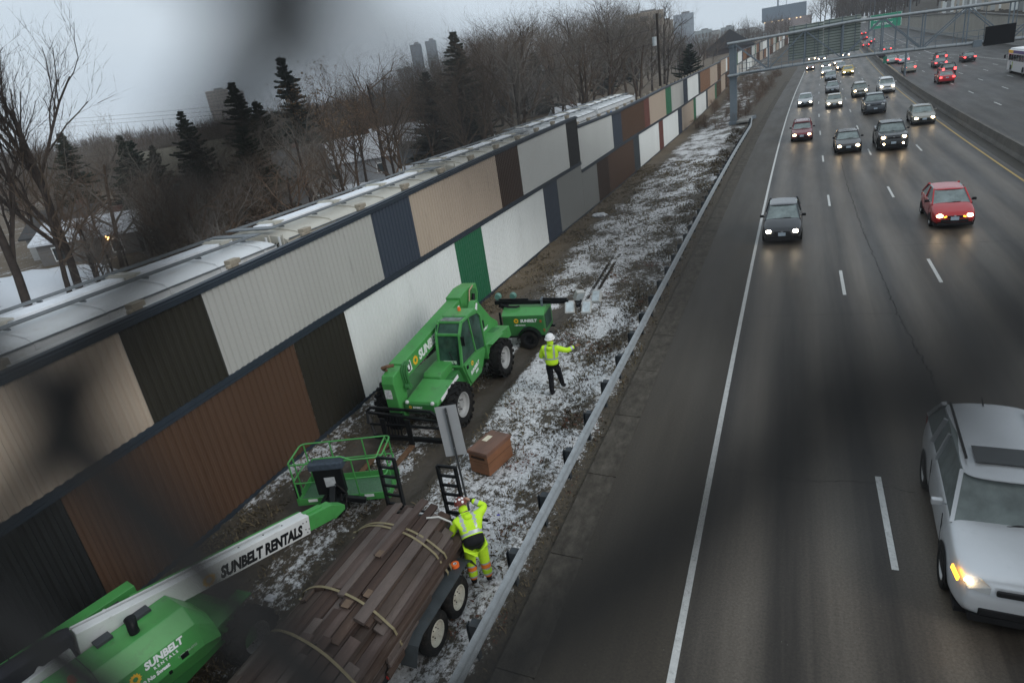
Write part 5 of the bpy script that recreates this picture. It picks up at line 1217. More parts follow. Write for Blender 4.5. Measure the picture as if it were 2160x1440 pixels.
def car(label, kind, color, x, y, away=False, lit=True, detail=1, group=None, sc=1.0, name='car', fog=False, rough=.25, metal=.25, slope=None, amber=False, plate=True, rot=0, cat='car', mirror_black=False, sun_roof=False):
    """the car's NOSE centre is at (x, y); it faces -Y, or +Y when away (then x, y is its tail)"""
    k = KINDS[kind]; L_, W_, H_ = k['L'], k['W'], k['H']
    z = zr(y)+.004
    t = thing(name, label, cat, (x, y, z), 0, group)
    head = math.atan(2*K_*y) if y < 130 else math.atan(2*K_*y-2*.00018*(y-130))
    sl = math.atan(2*M_*min(y, 400))
    if away:
        t.rotation_euler = (-0, 0, math.pi-head+rot); cy, cx_ = y+L_*math.cos(head), x+L_*math.sin(head); t.location = (cx_, cy, zr(cy)+.004); t.rotation_euler = (-sl, 0, math.pi-head+rot)
    else: t.rotation_euler = (sl, 0, -head+rot)
    # the local frame: nose at y=0 facing -y, body runs to +y
    S = Matrix.Scale(sc, 4)
    PM = mat('car_paint', color, rough, metal, var=.04, scale=1, coat=.6, dirt=.12, dirtcol=tuple(c*.6+.02 for c in color))
    belt = k['belt']; b_f = lambda yy: lerp_tab(belt, yy)
    def hw(yy):
        u = yy/L_; v = 1.0
        if u < .12: v = .80+.20*math.sin(min(1, u/.12)*math.pi/2)
        if u > .90: v = .86+.14*math.cos(max(0, (u-.90)/.10)*math.pi/2)
        return v*W_/2
    ysr = [0, .04, .12, .25, .45, .7, 1.0]+list(np.linspace(1.3, L_-.9, 7))+[L_-.55, L_-.25, L_-.10, L_-.03, L_]
    rows = []
    for yy in ysr:
        w_ = hw(yy); bt = b_f(yy); zb = .20+(.10 if yy < .1 or yy > L_-.1 else 0)
        cr_ = .035 if yy < 1.2 else .01
        rows.append([(-w_*.80, yy, zb), (w_*.80, yy, zb), (w_*.97, yy, zb+.10), (w_, yy, zb+(bt-zb)*.45), (w_*.985, yy, zb+(bt-zb)*.75), (w_*.93, yy, bt-.02), (w_*.80, yy, bt+.012), (w_*.40, yy, bt+cr_), (-w_*.40, yy, bt+cr_), (-w_*.80, yy, bt+.012), (-w_*.93, yy, bt-.02), (-w_*.985, yy, zb+(bt-zb)*.75), (-w_, yy, zb+(bt-zb)*.45), (-w_*.97, yy, zb+.10)])
    m = lofted(rows); o = m.build('body', PM, t, smooth=True, angle=38 if detail < 2 else 180); body = o
    if detail >= 2: q_ = o.modifiers.new('sub', 'SUBSURF'); q_.levels = 2; q_.render_levels = 2
    (y0, z0), (y1, z1), (y2, z2), (y3, z3) = k['gh']
    wb_ = W_/2*.90; wt = W_/2*.70
    # glass house
    rows = []
    for yy, zz, wt_ in ((y0, z0-.03, wb_*.97), (y1, z1-.02, wt*1.0), ((y1+y2)/2, (z1+z2)/2, wt*1.02), (y2, z2-.02, wt*.98), (y3, z3-.03, wb_*.93)):
        zb = b_f(min(yy, L_-.1))-.04
        rows.append([(-wb_, yy, zb), (wb_, yy, zb), (wt_, yy, zz), (-wt_, yy, zz)])
    m = lofted(rows); m.build('window_glass', CGL, t)
    # roof skin and pillars
    rr = []
    for u in np.linspace(-.10, 1.06, 8):
        yy = y1+(y2-y1)*u; zz = z1+(z2-z1)*max(0, min(1, u)); dz = -.02-.25*max(0, -u)*1.0-.15*max(0, u-1)
        w_ = wt*1.03; rr.append([(-w_*1.02, yy, zz+dz-.03), (w_*1.02, yy, zz+dz-.03), (w_, yy, zz+dz+.01), (w_*.7, yy, zz+dz+.035), (0, yy, zz+dz+.05), (-w_*.7, yy, zz+dz+.035), (-w_, yy, zz+dz+.01)])
    o = lofted(rr).build('roof', PM, t, smooth=True, angle=40 if detail < 2 else 180)
    if detail >= 2: q_ = o.modifiers.new('sub', 'SUBSURF'); q_.levels = 2; q_.render_levels = 2
    def pil(p0, p1, a_, b_): m = MB(); m.bar(p0, p1, a_, b_); m.build('pillar', PM, t)
    for sx in (-1, 1):
        pil((sx*wb_*.985, y0+.03, z0-.02), (sx*wt*1.01, y1, z1), .06, .05); pil((sx*wb_*.96, y3-.02, z3), (sx*wt*1.0, y2, z2), .09, .07)
        ym = (y1+y2)/2-.02
        if detail: pil((sx*(wb_+.004), ym, b_f(ym)-.02), (sx*(wt*1.03), ym+.02, (z1+z2)/2-.02), .05, .10)
        if kind in ('suv', 'wagon'): yq = y2-.55; pil((sx*(wb_+.004), yq, b_f(yq)-.02), (sx*(wt*1.03), yq-.05, z2-.03), .05, .12)
    # lower black sill, arches
    m = MB()
    m.box((0, L_/2, .20), (W_*.90, L_*.92, .10)); m.box((0, .10, .26), (W_*.74, .20, .12)); m.box((0, L_-.1, .26), (W_*.76, .2, .12)); 
    for sx in (-1, 1):
        for yw in k['wb']:
            pts = [(sx*(W_/2-.055), yw+(k['r']+.06)*math.cos(a), k['r']+(k['r']+.06)*math.sin(a)) for a in np.linspace(0, math.pi, 11)]
            vs = [(sx*(hw(yw)+.004), yw, k['r']*.9)]+[(sx*(hw(yw)+.004), p[1], p[2]) for p in pts]
            m.add(vs, [(0, i+1, i+2) for i in range(10)])
    m.build('underbody', TRIMB, t, fix=False)
    for sx in (-1, 1):
        for yw in k['wb']:
            if detail >= 2: wheel(t, sx*(W_/2-.085), yw, k['r'], k['r'], .21, sx, RIM, bolts=5)
            else:
                m = tyre_mb(k['r'], .20, 0, 20); wo = m.build('wheel', BLACKR, t, smooth=True, angle=35); wo.location = (sx*(W_/2-.085), yw, k['r']); wo.rotation_euler = (0, 0, 0 if sx > 0 else math.pi)
                if detail: rim_mb(k['r'], .20).build('rim', RIM, wo, smooth=True, angle=35)
    # lamps
    hz_ = b_f(.10)-.10; lit_f = lit and not away
    for sx in (-1, 1):
        m = MB(); w0 = hw(.08)
        m.add([(sx*w0*.60, -.005, hz_-.075), (sx*(w0*.93), .05, hz_-.06), (sx*(w0*1.04), .26, hz_+.02), (sx*w0*.96, .30, hz_+.13), (sx*w0*.70, .10, hz_+.09), (sx*w0*.58, .03, hz_+.03)], [(0, 1, 2, 3, 4, 5)])
        m.v = [(a, b_-.012, c+.006) for a, b_, c in m.v]
        ho = m.build('headlight', LENS, t, fix=False)
        if lit_f: mm = MB(); mm.sphere((sx*w0*.79, .055, hz_+.015), .105 if detail < 2 else .095, 12, 0, None, (1.3, .8, .85)); mm.build('bulb', HEADC if (detail and sx*len(label) % 2) else HEAD, ho, smooth=True)
        m = MB(); zt_ = b_f(L_-.12)-.16
        m.box((sx*hw(L_-.05)*.86, L_-.045, zt_), (.26, .10, .17 if kind != 'suv' else .34)); m.build('taillight', TAIL if away else TAILOFF, t, bevel=.015)
        if detail:
            m = MB(); m.box((sx*(W_/2+.07), y0+.38, b_f(y0)+.09), (.17, .09, .12)); m.bar((sx*(W_/2-.08), y0+.40, b_f(y0)+.04), (sx*(W_/2+.05), y0+.38, b_f(y0)+.07), .04, .04); m.build('mirror', TRIMB if mirror_black else PM, t, bevel=.02)
        if fog: m = MB(); m.cyl((sx*w0*.74, -.02, .50), (sx*w0*.74, .04, .50), .065, n=14); m.build('fog_lamp', HEAD, t)
        if amber:
            m = MB(); m.box((sx*w0*.50, -.012, hz_-.02), (.11, .03, .05), rot=(0, sx*.4, 0)); m.build('indicator', AMB, t)
    # grille, bumper opening, plate
    m = MB(); m.box((0, .0, hz_-.03), (W_*.42, .05, .10)); m.box((0, .015, .40), (W_*.62, .06, .13)); m.build('grille', TRIMB, t, bevel=.02)
    if plate:
        m = MB()
        if away: m.box((0, L_+.012, .72), (.31, .012, .15))
        else: m.box((0, -.030, .50 if kind not in ('suv', 'pickup') else .56), (.31, .012, .15))
        m.build('license_plate', PLATE, t)
    if detail:
        m = MB(); m.box((0, -.012, hz_+.01), (.10, .03, .05)); m.build('badge', CHROME, t, bevel=.01)
        m = MB()
        for sx in (-1, 1): m.bar((sx*.1-.25*(sx > 0), y0+.03, z0+.02), (sx*.1+.25, y0+.12, z0+.045), .02, .02)
        m.build('wiper', TRIMB, t)
    if kind in ('suv', 'wagon') and detail:
        m = MB()
        for sx in (-1, 1): m.bar((sx*wt*.88, y1+.25, z1+.075), (sx*wt*.88, y2-.1, z2+.07), .035, .035)
        m.build('roof_rail', TRIMB, t)
    if detail:
        m = MB()
        for sx in (-1, 1):
            for yy in ((y1+y2)/2-.02, y0+.25): m.box((sx*(hw(yy)*.985+.005), yy, (b_f(yy)+.35)/2), (.012, .012, b_f(yy)-.45))
        m.build('door_seam', TRIMB, t)
    if kind == 'pickup':
        m = MB(); m.box((0, 4.3, 1.225), (W_*.78, 1.6, .02)); m.build('bed', TRIMB, t)
    if sc != 1: t.scale = (sc, sc, sc)
    return t
Gi = 'cars coming towards the camera'; Go = 'cars driving away on the far carriageway'
def P(u): return Vector(u)
def lane(s, y): return s+xc(y)
car('black compact hatchback with lit headlights, nearest car by the white edge line', 'hatch', (.018, .019, .022), lane(-.42, 30.9), 30.9, detail=2, group=Gi, mirror_black=True, rough=.2)
car('bright red compact hatchback with amber lamps between its headlights, third lane', 'hatch', (.38, .012, .015), lane(6.42, 32.3), 32.3, detail=2, group=Gi, amber=True, sc=.97, mirror_black=True)
car('dark red wagon with roof rack by the white edge line, behind the black hatchback', 'wagon', (.16, .02, .025), lane(.28, 63.0), 63.0, group=Gi, mirror_black=True)
car('dark brownish sedan with orange corner lights, second lane, left of the black pickup truck', 'sedan', (.035, .030, .028), lane(3.5, 54.6), 54.6, group=Gi, mirror_black=True)
car('black pickup truck with round fog lamps lit below its headlights, third lane', 'pickup', (.015, .016, .017), lane(6.35, 54.3), 54.3, group=Gi, fog=True, mirror_black=True, name='pickup_truck', cat='pickup truck')
car('champagne grey sedan in the lane beside the yellow line, right of the black pickup truck', 'sedan', (.22, .21, .18), lane(9.75, 66), 66, group=Gi)
car('tall dark blue-grey truck with chrome bumper and unlit headlights, third lane', 'pickup', (.028, .033, .042), lane(6.9, 77), 77, group=Gi, lit=False, mirror_black=True, name='pickup_truck', cat='pickup truck', sc=1.03)
car('silver sedan with warm headlights at the white edge line, behind the dark red wagon', 'sedan', (.40, .41, .42), lane(.25, 92), 92, group=Gi)
car('cream-gold sedan in the second lane, level with the silver sedan at the edge line', 'sedan', (.42, .39, .32), lane(3.4, 86.6), 86.6, group=Gi)
car('beige grey sport utility vehicle in the third lane just behind the tall dark truck', 'suv', (.20, .195, .17), lane(6.5, 96), 96, group=Gi, mirror_black=True, sc=.95)
car('white sport utility vehicle beside the yellow line, farthest back of the large near cars', 'suv', (.62, .63, .63), lane(9.5, 97), 97, group=Gi)
car('dark grey sedan without bright lights in the second lane, behind the cream-gold sedan', 'sedan', (.12, .13, .14), lane(3.5, 106), 106, group=Gi, lit=False)
car('slate grey sedan with unlit headlights in the second lane, first below the gantry chord', 'sedan', (.16, .18, .20), lane(3.4, 128.5), 128.5, group=Gi, lit=False)
car('yellow taxi with very bright headlights just below the gantry, third lane', 'sedan', (.62, .42, .04), lane(6.2, 136), 136, group=Gi, sc=1.05)
car('pale car with one headlight showing left behind the slate grey sedan', 'sedan', (.5, .5, .5), lane(2.7, 143), 143, group=Gi, detail=0)
car('car with headlights lit hidden behind the yellow taxi, half covered by the chord', 'sedan', (.2, .2, .22), lane(5.3, 151), 151, group=Gi, detail=0)
car('red-brown car at the edge line seen right under the gantry chord', 'sedan', (.12, .03, .03), lane(-.5, 163), 163, group=Gi, detail=0)
tiny = [(2.6, 158, 'silver car above the gantry lower chord, second lane'), (6.9, 188, 'tan car alone beside the yellow line seen through the gantry'), (-.7, 192, 'bright-lit car at the far edge line, seen under the sign backs'), (1.6, 186, 'bright-lit car in the second lane under the sign backs'), (1.7, 206, 'second of the far bright-lit cars queued under the sign backs'), (-1.0, 214, 'farther car at the far edge line under the sign backs'), (1.9, 226, 'last bright-lit car visible under the sign backs'), (4.9, 167, 'car crossed by the gantry lower chord left of the yellow taxi')]
for s, y, lb in tiny: car(lb, 'sedan' if y % 2 else 'suv', random.choice([(.5, .5, .5), (.1, .1, .11), (.3, .27, .2), (.05, .06, .09)]), lane(s, y), y, group=Gi, detail=0)
# far carriageway, driving away: (s, y) is the tail
def A_(lb, kind, col, s, y, **kw): return car(lb, kind, col, lane(s, y), y, away=True, group=Go, **kw)
A_('bright red sedan driving away nearest the median on the far carriageway', 'sedan', (.36, .012, .018), 16.3, 100.5)
A_('black sport utility vehicle driving away right behind the dark grey sedan', 'suv', (.016, .018, .022), 17.9, 110.5, sc=.95)
A_('dark grey sedan driving away just ahead of the black sport utility vehicle', 'sedan', (.06, .06, .07), 19.0, 127)
A_('dark sport utility vehicle driving away in the middle lane, left of the black sedan', 'suv', (.03, .032, .035), 20.6, 139, sc=.9)
A_('black sedan driving away alone in the outer lane of the far carriageway', 'sedan', (.02, .021, .022), 23.4, 131)
A_('beige wagon driving away beside the lamp post on the median', 'wagon', (.33, .31, .26), 14.6, 124.5)
A_('silver sedan driving away ahead of the beige wagon', 'sedan', (.42, .44, .47), 15.6, 146)
A_('pale green-white sedan driving away, its left side behind the median sign', 'sedan', (.35, .40, .38), 13.9, 150)
A_('white car driving away seen through the gantry, right of the far red tail-lights', 'sedan', (.55, .55, .56), 15.5, 250, detail=0)
A_('dark car driving away just above the gantry chord by the median', 'sedan', (.05, .05, .06), 13.4, 172, detail=0)
A_('grey car driving away seen through the gantry to the right of the median pole', 'sedan', (.10, .12, .11), 15.8, 190, detail=0)
for s, y, lb in ((12.8, 225, 'nearest of the small red-lit cars left of the far white car'), (11.2, 262, 'small red-lit car next to the edge of the sign backs'), (14.2, 240, 'lower of the red-lit cars in the middle of the far carriageway'), (14.4, 270, 'upper of the red-lit cars in the middle of the far carriageway'), (12.4, 300, 'highest red-lit car by the edge of the sign backs'), (15.6, 305, 'farthest red-lit car on the far carriageway')):
    A_(lb, 'sedan', random.choice([(.3, .02, .02), (.05, .05, .06), (.2, .2, .2)]), s, y, detail=0)
# foreground silver sport utility vehicle
car('large silver-white sport utility vehicle with sunroof, in the right foreground', 'suv', (.66, .68, .70), 3.30, 9.0, detail=2, lit=False, sc=1.0, metal=.35, rough=.3, name='car', group=Gi, rot=R(-3), plate=False)
def fore_extra():
    t = [o for o in COL.objects if o.get('label', '').startswith('large silver-white')][0]
    m = MB(); m.box((0, 2.30, 1.735), (.90, .52, .012)); m.build('sunroof', GLASS, t, bevel=.01)
    m = MB(); m.bar((-.86, .10, .86), (-.92, .30, .93), .02, .10); m.build('corner_lamp', AMB, t)
    m = MB(); m.bar((-.70, .055, .86), (-.78, .10, .90), .03, .05); m.build('parking_lamp', HEAD, t)
    m = MB(); m.tube([(-.05, 4.05, 1.74), (-.05, 4.25, 1.80)], .012, 6); m.build('antenna', TRIMB, t)
fore_extra()
# ---------------------------------------------------------------- city bus
def bus():
    x, y = 25.35, 104.6
    t = thing('bus', 'white city bus with yellow and blue band above its windows, far right', 'bus', (x, y, zr(y)), rz=R(-3))
    BW = mat('bus_white', (.62, .63, .62), .35, var=.04, dirt=.1, dirtcol=(.3, .3, .28))
    m = MB(); m.box((1.25, -4, 1.50), (2.5, 12, 2.5)); m.build('body', BW, t, bevel=.12)
    m = MB(); m.box((1.25, -4, 2.80), (2.2, 11.6, .16)); m.build('roof', WHITED, t, bevel=.06)
    m = MB(); m.box((-.012, .6, 2.50), (.02, 2.6, .34)); m.box((.6, 2.008, 2.50), (1.1, .02, .34)); m.build('yellow_band', YEL, t)
    m = MB(); m.box((-.012, -4.7, 2.50), (.02, 8, .34)); m.build('blue_band', mat('bus_blue', (.06, .05, .20), .4), t)
    for k in range(7):
        m = MB(); m.box((-.014, .9-k*1.35, 1.86), (.02, 1.18, .72)); m.build('window', GLASS, t)
    m = MB(); m.box((1.25, 2.008, 1.8), (2.1, .02, 1.1)); m.build('windshield', GLASS, t)
    m = MB(); m.box((-.012, -.9, 1.0), (.02, .35, .75)); m.build('green_panel', mat('bus_green', (.30, .42, .05), .5), t)
    m = MB(); m.box((-.012, .3, 1.1), (.02, .12, .6)); m.build('side_mark', mat('bus_mark', (.08, .1, .14), .5), t)
    for yw in (-.2, -6.6):
        m = tyre_mb(.48, .28); wo = m.build('wheel', BLACKR, t, smooth=True, angle=35); wo.location = (.12, yw+.2 if False else yw, .48); wo.rotation_euler = (0, 0, math.pi); rim_mb(.48, .28).build('rim', RIM, wo, smooth=True)
    m = MB()
    for yw in (-.2, -6.6):
        vs = [(-.008, yw, .4)]+[(-.008, yw+.60*math.cos(a), .42+.60*math.sin(a)) for a in np.linspace(0, math.pi, 13)]; m.add(vs, [(0, i+1, i+2) for i in range(12)])
    m.build('wheel_arch', TRIMB, t, fix=False)
    m = MB(); m.box((-.3, 2.2, 1.9), (.18, .12, .4)); m.bar((0, 2.0, 2.2), (-.3, 2.2, 2.1), .04, .04); m.build('mirror', BLACKP, t)
bus()
# ================================================================ sign gantry
def gantry():
    Y = 83.7; zg = .35
    t = thing('sign_gantry', 'grey steel truss sign gantry spanning both carriageways on a square column', 'gantry', (-6.2, Y, 0))
    T = Matrix.Translation((6.2, -Y, 0))
    m = MB(); m.box((-6.15, Y, 4.6), (.78, .78, 9.2-.5), 0, T); m.box((-6.15, Y, .3), (1.1, 1.1, .5), 0, T); m.build('column', GRAYM, t, bevel=.02)
    m = MB(); m.box((-6.15, Y, 8.6), (.9, 1.0, .14), 0, T); m.box((-6.15, Y, 5.42), (.95, 1.0, .10), 0, T); m.build('bracket', GRAYM, t)
    zt = lambda x: lerp_tab([(-6.6, 9.02), (0, 9.12), (6, 9.30), (20, 8.9), (34, 8.6)], x); zb = lambda x: lerp_tab([(-6.6, 5.62), (0, 5.85), (8, 5.85), (20, 5.42), (34, 5.2)], x)
    for yy, nm in ((Y-.75, 'front_chord'), (Y+.75, 'rear_chord')):
        for zf in (zt, zb):
            m = MB(); xs = [-6.7, -3, 0, 3, 6, 10, 15, 20, 25, 34]; m.tube([(x, yy, zf(x)) for x in xs], .15, 12, 0, T); m.build('chord', STEEL, t, smooth=True)
    m = MB(); B = 3.7; x = -6.1; i = 0
    while x < 33:
        x2 = x+B
        for yy in (Y-.75, Y+.75):
            m.bar((x, yy, zb(x)), (x, yy, zt(x)), .11, .11, 0, T)
            if i % 2 == 0 or i == 0: m.bar((x, yy, zt(x)), (x2, yy, zb(x2)), .13, .10, 0, T)
            else: m.bar((x, yy, zb(x)), (x2, yy, zt(x2)), .13, .10, 0, T)
        for zf in (zt, zb): m.bar((x, Y-.75, zf(x)), (x, Y+.75, zf(x)), .08, .08, 0, T); m.bar((x, Y-.75, zf(x)), (x2, Y+.75, zf(x2)), .06, .06, 0, T)
        x = x2; i += 1
    m.build('bracing', GRAYM, t)
    m = MB()
    for z in (.55, 1.1): m.bar((-5.4, Y-1.3, zb(-5)+z), (1.2, Y-1.3, zb(1)+z), .05, .05, 0, T); m.bar((8, Y-1.3, zb(8)+z), (30, Y-1.3, zb(30)+z), .05, .05, 0, T)
    for x in list(np.arange(-5.4, 1.3, 1.1))+list(np.arange(8, 30, 1.8)): m.bar((x, Y-1.3, zb(x)-.05), (x, Y-1.3, zb(x)+1.1), .045, .045, 0, T)
    for x in np.arange(-5.4, 30, 1.8): m.bar((x, Y-1.35, zb(x)-.1), (x, Y-.6, zb(x)-.1), .05, .05, 0, T)
    m.box((-2, Y-1.0, zb(-2)-.02), (6.6, .55, .04), 0, T); m.build('walkway', GRAYM, t)
    for x in np.arange(-.3, 32, 2.6):
        m = MB(); m.bar((x, Y+.95, zb(x)-.2), (x, Y+.95, zt(x)+.35), .06, .06, 0, T); m.build('sign_hanger', GRAYM, t)
gantry()
def sign_backs():
    SB = mat('sign_back_green_grey', (.33, .37, .33), .5, .1, var=.08, scale=1); SR = mat('sign_rib', (.06, .075, .07), .5)
    for k, (x0, x1, z0, z1, lb) in enumerate(((-.30, 3.15, 6.35, 9.80, 'left ribbed back of the big overhead sign on the gantry'), (3.20, 6.75, 6.35, 9.90, 'right ribbed back of the big overhead sign on the gantry'))):
        t = thing('overhead_sign', lb, 'sign', ((x0+x1)/2, 84.8, z0)); T = Matrix.Translation((-(x0+x1)/2, -84.8, -z0))
        m = MB(); m.box(((x0+x1)/2, 84.86, (z0+z1)/2), (x1-x0, .05, z1-z0), 0, T); m.build('panel', SB, t)
        m = MB()
        for j in range(13): z = z0+.12+j*(z1-z0-.2)/12; m.box(((x0+x1)/2, 84.80, z), (x1-x0, .07, .055), 0, T)
        m.build('rib', SR, t)
        m = MB()
        for x in (x0+.5, (x0+x1)/2, x1-.5): m.bar((x, 84.76, z0-.1), (x, 84.76, z1+.05), .08, .05, 0, T)
        m.build('stiffener', GRAYM, t)
    t = thing('message_sign', 'black rectangular message sign hung on the right part of the gantry, switched off', 'sign', (18.7, 82.2, 5.2))
    m = MB(); m.box((0, 0, .85), (2.45, .35, 1.75)); m.build('case', BLACKP, t, bevel=.03)
    m = MB(); m.box((0, -.18, .85), (2.25, .01, 1.55)); m.build('screen', mat('screen_off', (.008, .008, .009), .3), t)
    for x in (-1.0, 1.0): m = MB(); m.bar((x, .2, .2), (x, .75, .2), .06, .06); m.build('bracket', GRAYM, t)
    m = MB(); m.box((-1.75, .1, .3), (.7, .5, .6)); m.build('control_cabinet', GRAYM, t)
sign_backs()
# concrete pad by the column
m = MB(); m.box((-4.8, 84.0, .62), (1.5, 5.2, .22), 0, rot=(0, 0, R(-4))); tag(m.build('equipment_pad', CONC, bevel=.03), 'pale concrete pad beside the gantry column at the end of the guardrail', 'concrete pad')
# ---------------------------------------------------------------- poles
def lamp_post(x, y, h, lb, arm=3.0, r=.10, double=False):
    z = zr(max(0, y)) if x > -5 else .4
    t = thing('lamp_post', lb, 'lamp post', (x, y, z), group=None)
    m = MB(); m.tube([(0, 0, 0), (0, 0, h)], [r, r*.55], 10); m.build('pole', GRAYM, t, smooth=True)
    for s_ in ((-1, 1) if double else (-1,)):
        m = MB(); m.tube([(0, 0, h-.1), (s_*arm*.5, 0, h+.25), (s_*arm, 0, h+.3)], .04, 8); m.build('arm', GRAYM, t, smooth=True)
        m = MB(); m.box((s_*(arm+.3), 0, h+.28), (.75, .28, .14)); m.build('lamp_head', GRAYM, t, bevel=.03)
lamp_post(15.8, 119.5, 13, 'tall lamp post standing on the median barrier, its top out of the frame', double=True, r=.16)
lamp_post(20.2, 215, 12, 'lamp post on the far median beside the green sign', double=True)
lamp_post(12.0, 420, 12, 'distant lamp post left of the bright panel fence above the sign backs')
lamp_post(29.5, 330, 12, 'distant lamp post against the dark wooded slope')
t = thing('utility_pole', 'dark wooden utility pole with a pale transformer can, standing behind the noise wall', 'utility pole', (-14.9, 86.2, 0))
m = MB(); m.tube([(0, 0, 0), (-.02, 0, 13.6)], [.19, .13], 12); m.build('pole', mat('pole_wood', (.03, .024, .02), .85, var=.2), t, smooth=True)
m = MB(); m.cyl((-.42, 0, 10.1), (-.42, 0, 11.1), .27, n=18); m.box((-.15, 0, 10.9), (.3, .1, .1)); m.build('transformer', mat('transformer_grey', (.42, .45, .46), .45), t, smooth=True, angle=40)
# overhead wires
wm = mat('wire', (.02, .02, .02), .6)
def wires(lb, A, B, n, dz, sag=1.2, r=.018):
    for k in range(n):
        pts = []
        for u in np.linspace(0, 1, 22): p = Vector(A).lerp(Vector(B), u); pts.append((p.x, p.y, p.z+dz*k-sag*4*u*(1-u)))
        m = MB(); m.tube(pts, r, 5); tag(m.build('overhead_wire', wm), lb, 'wire', lb)
wires('overhead wires against the sky at the left, above the bare trees', (-204, 120, 16.3), (-108, 120, 10.4), 3, .9, .3, .028)
wires('overhead wires crossing the trees behind the wall near the utility pole', (-90, 62, 9.0), (-14.9, 86.2, 12.0), 2, -1.6, 1.2, .016)
# green road sign and its gantry
def green_sign():
    t = thing('highway_sign', 'green overhead highway sign with pale lettering beyond the gantry', 'sign', (23.0, 215, 4.9))
    m = MB(); m.box((0, 0, 4.3), (7.4, .15, 3.5)); m.build('panel', mat('sign_green', (.02, .30, .17), .45, var=.05), t, bevel=.02)
    m = MB()
    for a, b_ in (((-3.6, 2.65), (3.6, 2.65)), ((-3.6, 5.95), (3.6, 5.95)), ((-3.6, 2.65), (-3.6, 5.95)), ((3.6, 2.65), (3.6, 5.95))): m.bar((a[0], -.09, a[1]), (b_[0], -.09, b_[1]), .09, .02)
    m.build('border', WHITED, t)
    F = frame((-2.9, -.1, 4.6), (1, 0, 0), (0, 0, 1)); text_mesh('lettering', '35W  11th', 1.0, WHITED, t, F, bold=.02)
    F = frame((-2.9, -.1, 3.3), (1, 0, 0), (0, 0, 1)); text_mesh('lettering', 'EXIT ONLY', .9, WHITED, t, F, bold=.02)
    m = MB(); m.box((-1.4, -.1, 5.3), (.5, .01, .5)); m.build('shield', mat('shield_red', (.35, .05, .03), .5), t)
    m = MB()
    for x in (-2.5, 2.5): m.bar((x, .2, -2), (x, .2, 6), .25, .25)
    m.build('post', GRAYM, t)
green_sign()
t = thing('median_marker', 'small green marker sign on a post on the median', 'sign', (14.0, 128, zr(128)))
m = MB(); m.bar((0, 0, 0), (0, 0, 2.6), .06, .06); m.build('post', GRAYM, t)
m = MB(); m.box((0, -.04, 2.2), (.55, .03, 1.0)); m.build('panel', mat('marker_green', (.03, .16, .11), .5), t)
# ---------------------------------------------------------------- right retaining wall, its noise panels and slope
def right_wall():
    RW = mat('retaining_wall_concrete', (.29, .27, .23), .85, var=.12, scale=.25, dirt=.2, dirtcol=(.12, .115, .10), bump=.1)
    path = [(38.3, 90), (38.5, 150), (39.2, 200), (40.0, 250), (40.5, 300), (38, 350), (36, 400)]
    t = thing('retaining_wall', 'tall buff concrete retaining wall along the right side of the far carriageway', 'retaining wall', (38.5, 150, 0)); T = Matrix.Translation((-38.5, -150, 0))
    zt = lambda y: lerp_tab([(90, 6.2), (150, 6.0), (170, 6.95), (217, 8.4), (281, 9.0), (400, 10.5)], y)
    m = MB(); m2 = MB(); vs = []
    for (x, y) in path: vs += [(x, y, zr(y)-.5), (x, y, zt(y)), (x+.6, y, zt(y)), (x+.6, y, zr(y)-.5)]
    m.add(vs, [(4*i+k, 4*i+(k+1) % 4, 4*i+4+(k+1) % 4, 4*i+4+k) for i in range(len(path)-1) for k in range(4)], 0, T); m.build('wall', RW, t)
    vs = []
    for (x, y) in path: vs += [(x-.25, y, zt(y)), (x-.25, y, zt(y)+.25), (x+.65, y, zt(y)+.25), (x+.65, y, zt(y))]
    m2.add(vs, [(4*i+k, 4*i+(k+1) % 4, 4*i+4+(k+1) % 4, 4*i+4+k) for i in range(len(path)-1) for k in range(4)], 0, T); m2.build('coping', mat('coping_dark', (.10, .095, .085), .85, var=.15), t)
    m = MB(); vs = []
    for (x, y) in path: vs += [(x-.5, y, zr(y)), (x-.35, y, zr(y)+.8), (x-.02, y, zr(y)+.8), (x-.02, y, zr(y))]
    m.add(vs, [(4*i+k, 4*i+(k+1) % 4, 4*i+4+(k+1) % 4, 4*i+4+k) for i in range(len(path)-1) for k in range(4)], 0, T); m.build('base_barrier', CONC, t)
    # pale board fence on the slope above
    pal = [PC['white'], mat('fence_grey', (.22, .22, .21), .6, var=.1), mat('fence_grey_light', (.40, .41, .40), .6, var=.08), mat('fence_tan_pale', (.42, .36, .28), .6, var=.1)]
    t2 = thing('panel_fence', 'white and grey panel fence on the wooded slope above the retaining wall', 'fence', (44, 150, 6)); T2 = Matrix.Translation((-44, -150, -6))
    rng = random.Random(5); y = 118
    while y < 285:
        L_ = rng.uniform(2.2, 5.5); c = rng.randrange(4); x = 43.5+(y-118)*.02; zb = zt(y)-.3; m = MB()
        m.box((x, y+L_/2, zb+1.9+rng.uniform(-.3, .3)), (.15, L_-.1, 3.6), 0, T2); o = m.build('fence_panel', pal[c], t2); y += L_
    t3 = thing('panel_fence', 'distant row of white and grey fence panels beyond the sign backs, below the dark trees', 'fence', (22, 420, 10)); T3 = Matrix.Translation((-22, -420, -10))
    x = 10.6; i = 0
    while x < 38:
        L_ = rng.uniform(.8, 1.9); m = MB(); y = 430; z = 12.8-(x-10.6)*.045
        m.box((x+L_/2, y, z), (L_*.96, .2, 3.5), 0, T3); m.build('fence_panel', pal[i % 3], t3); x += L_; i += 1
right_wall()
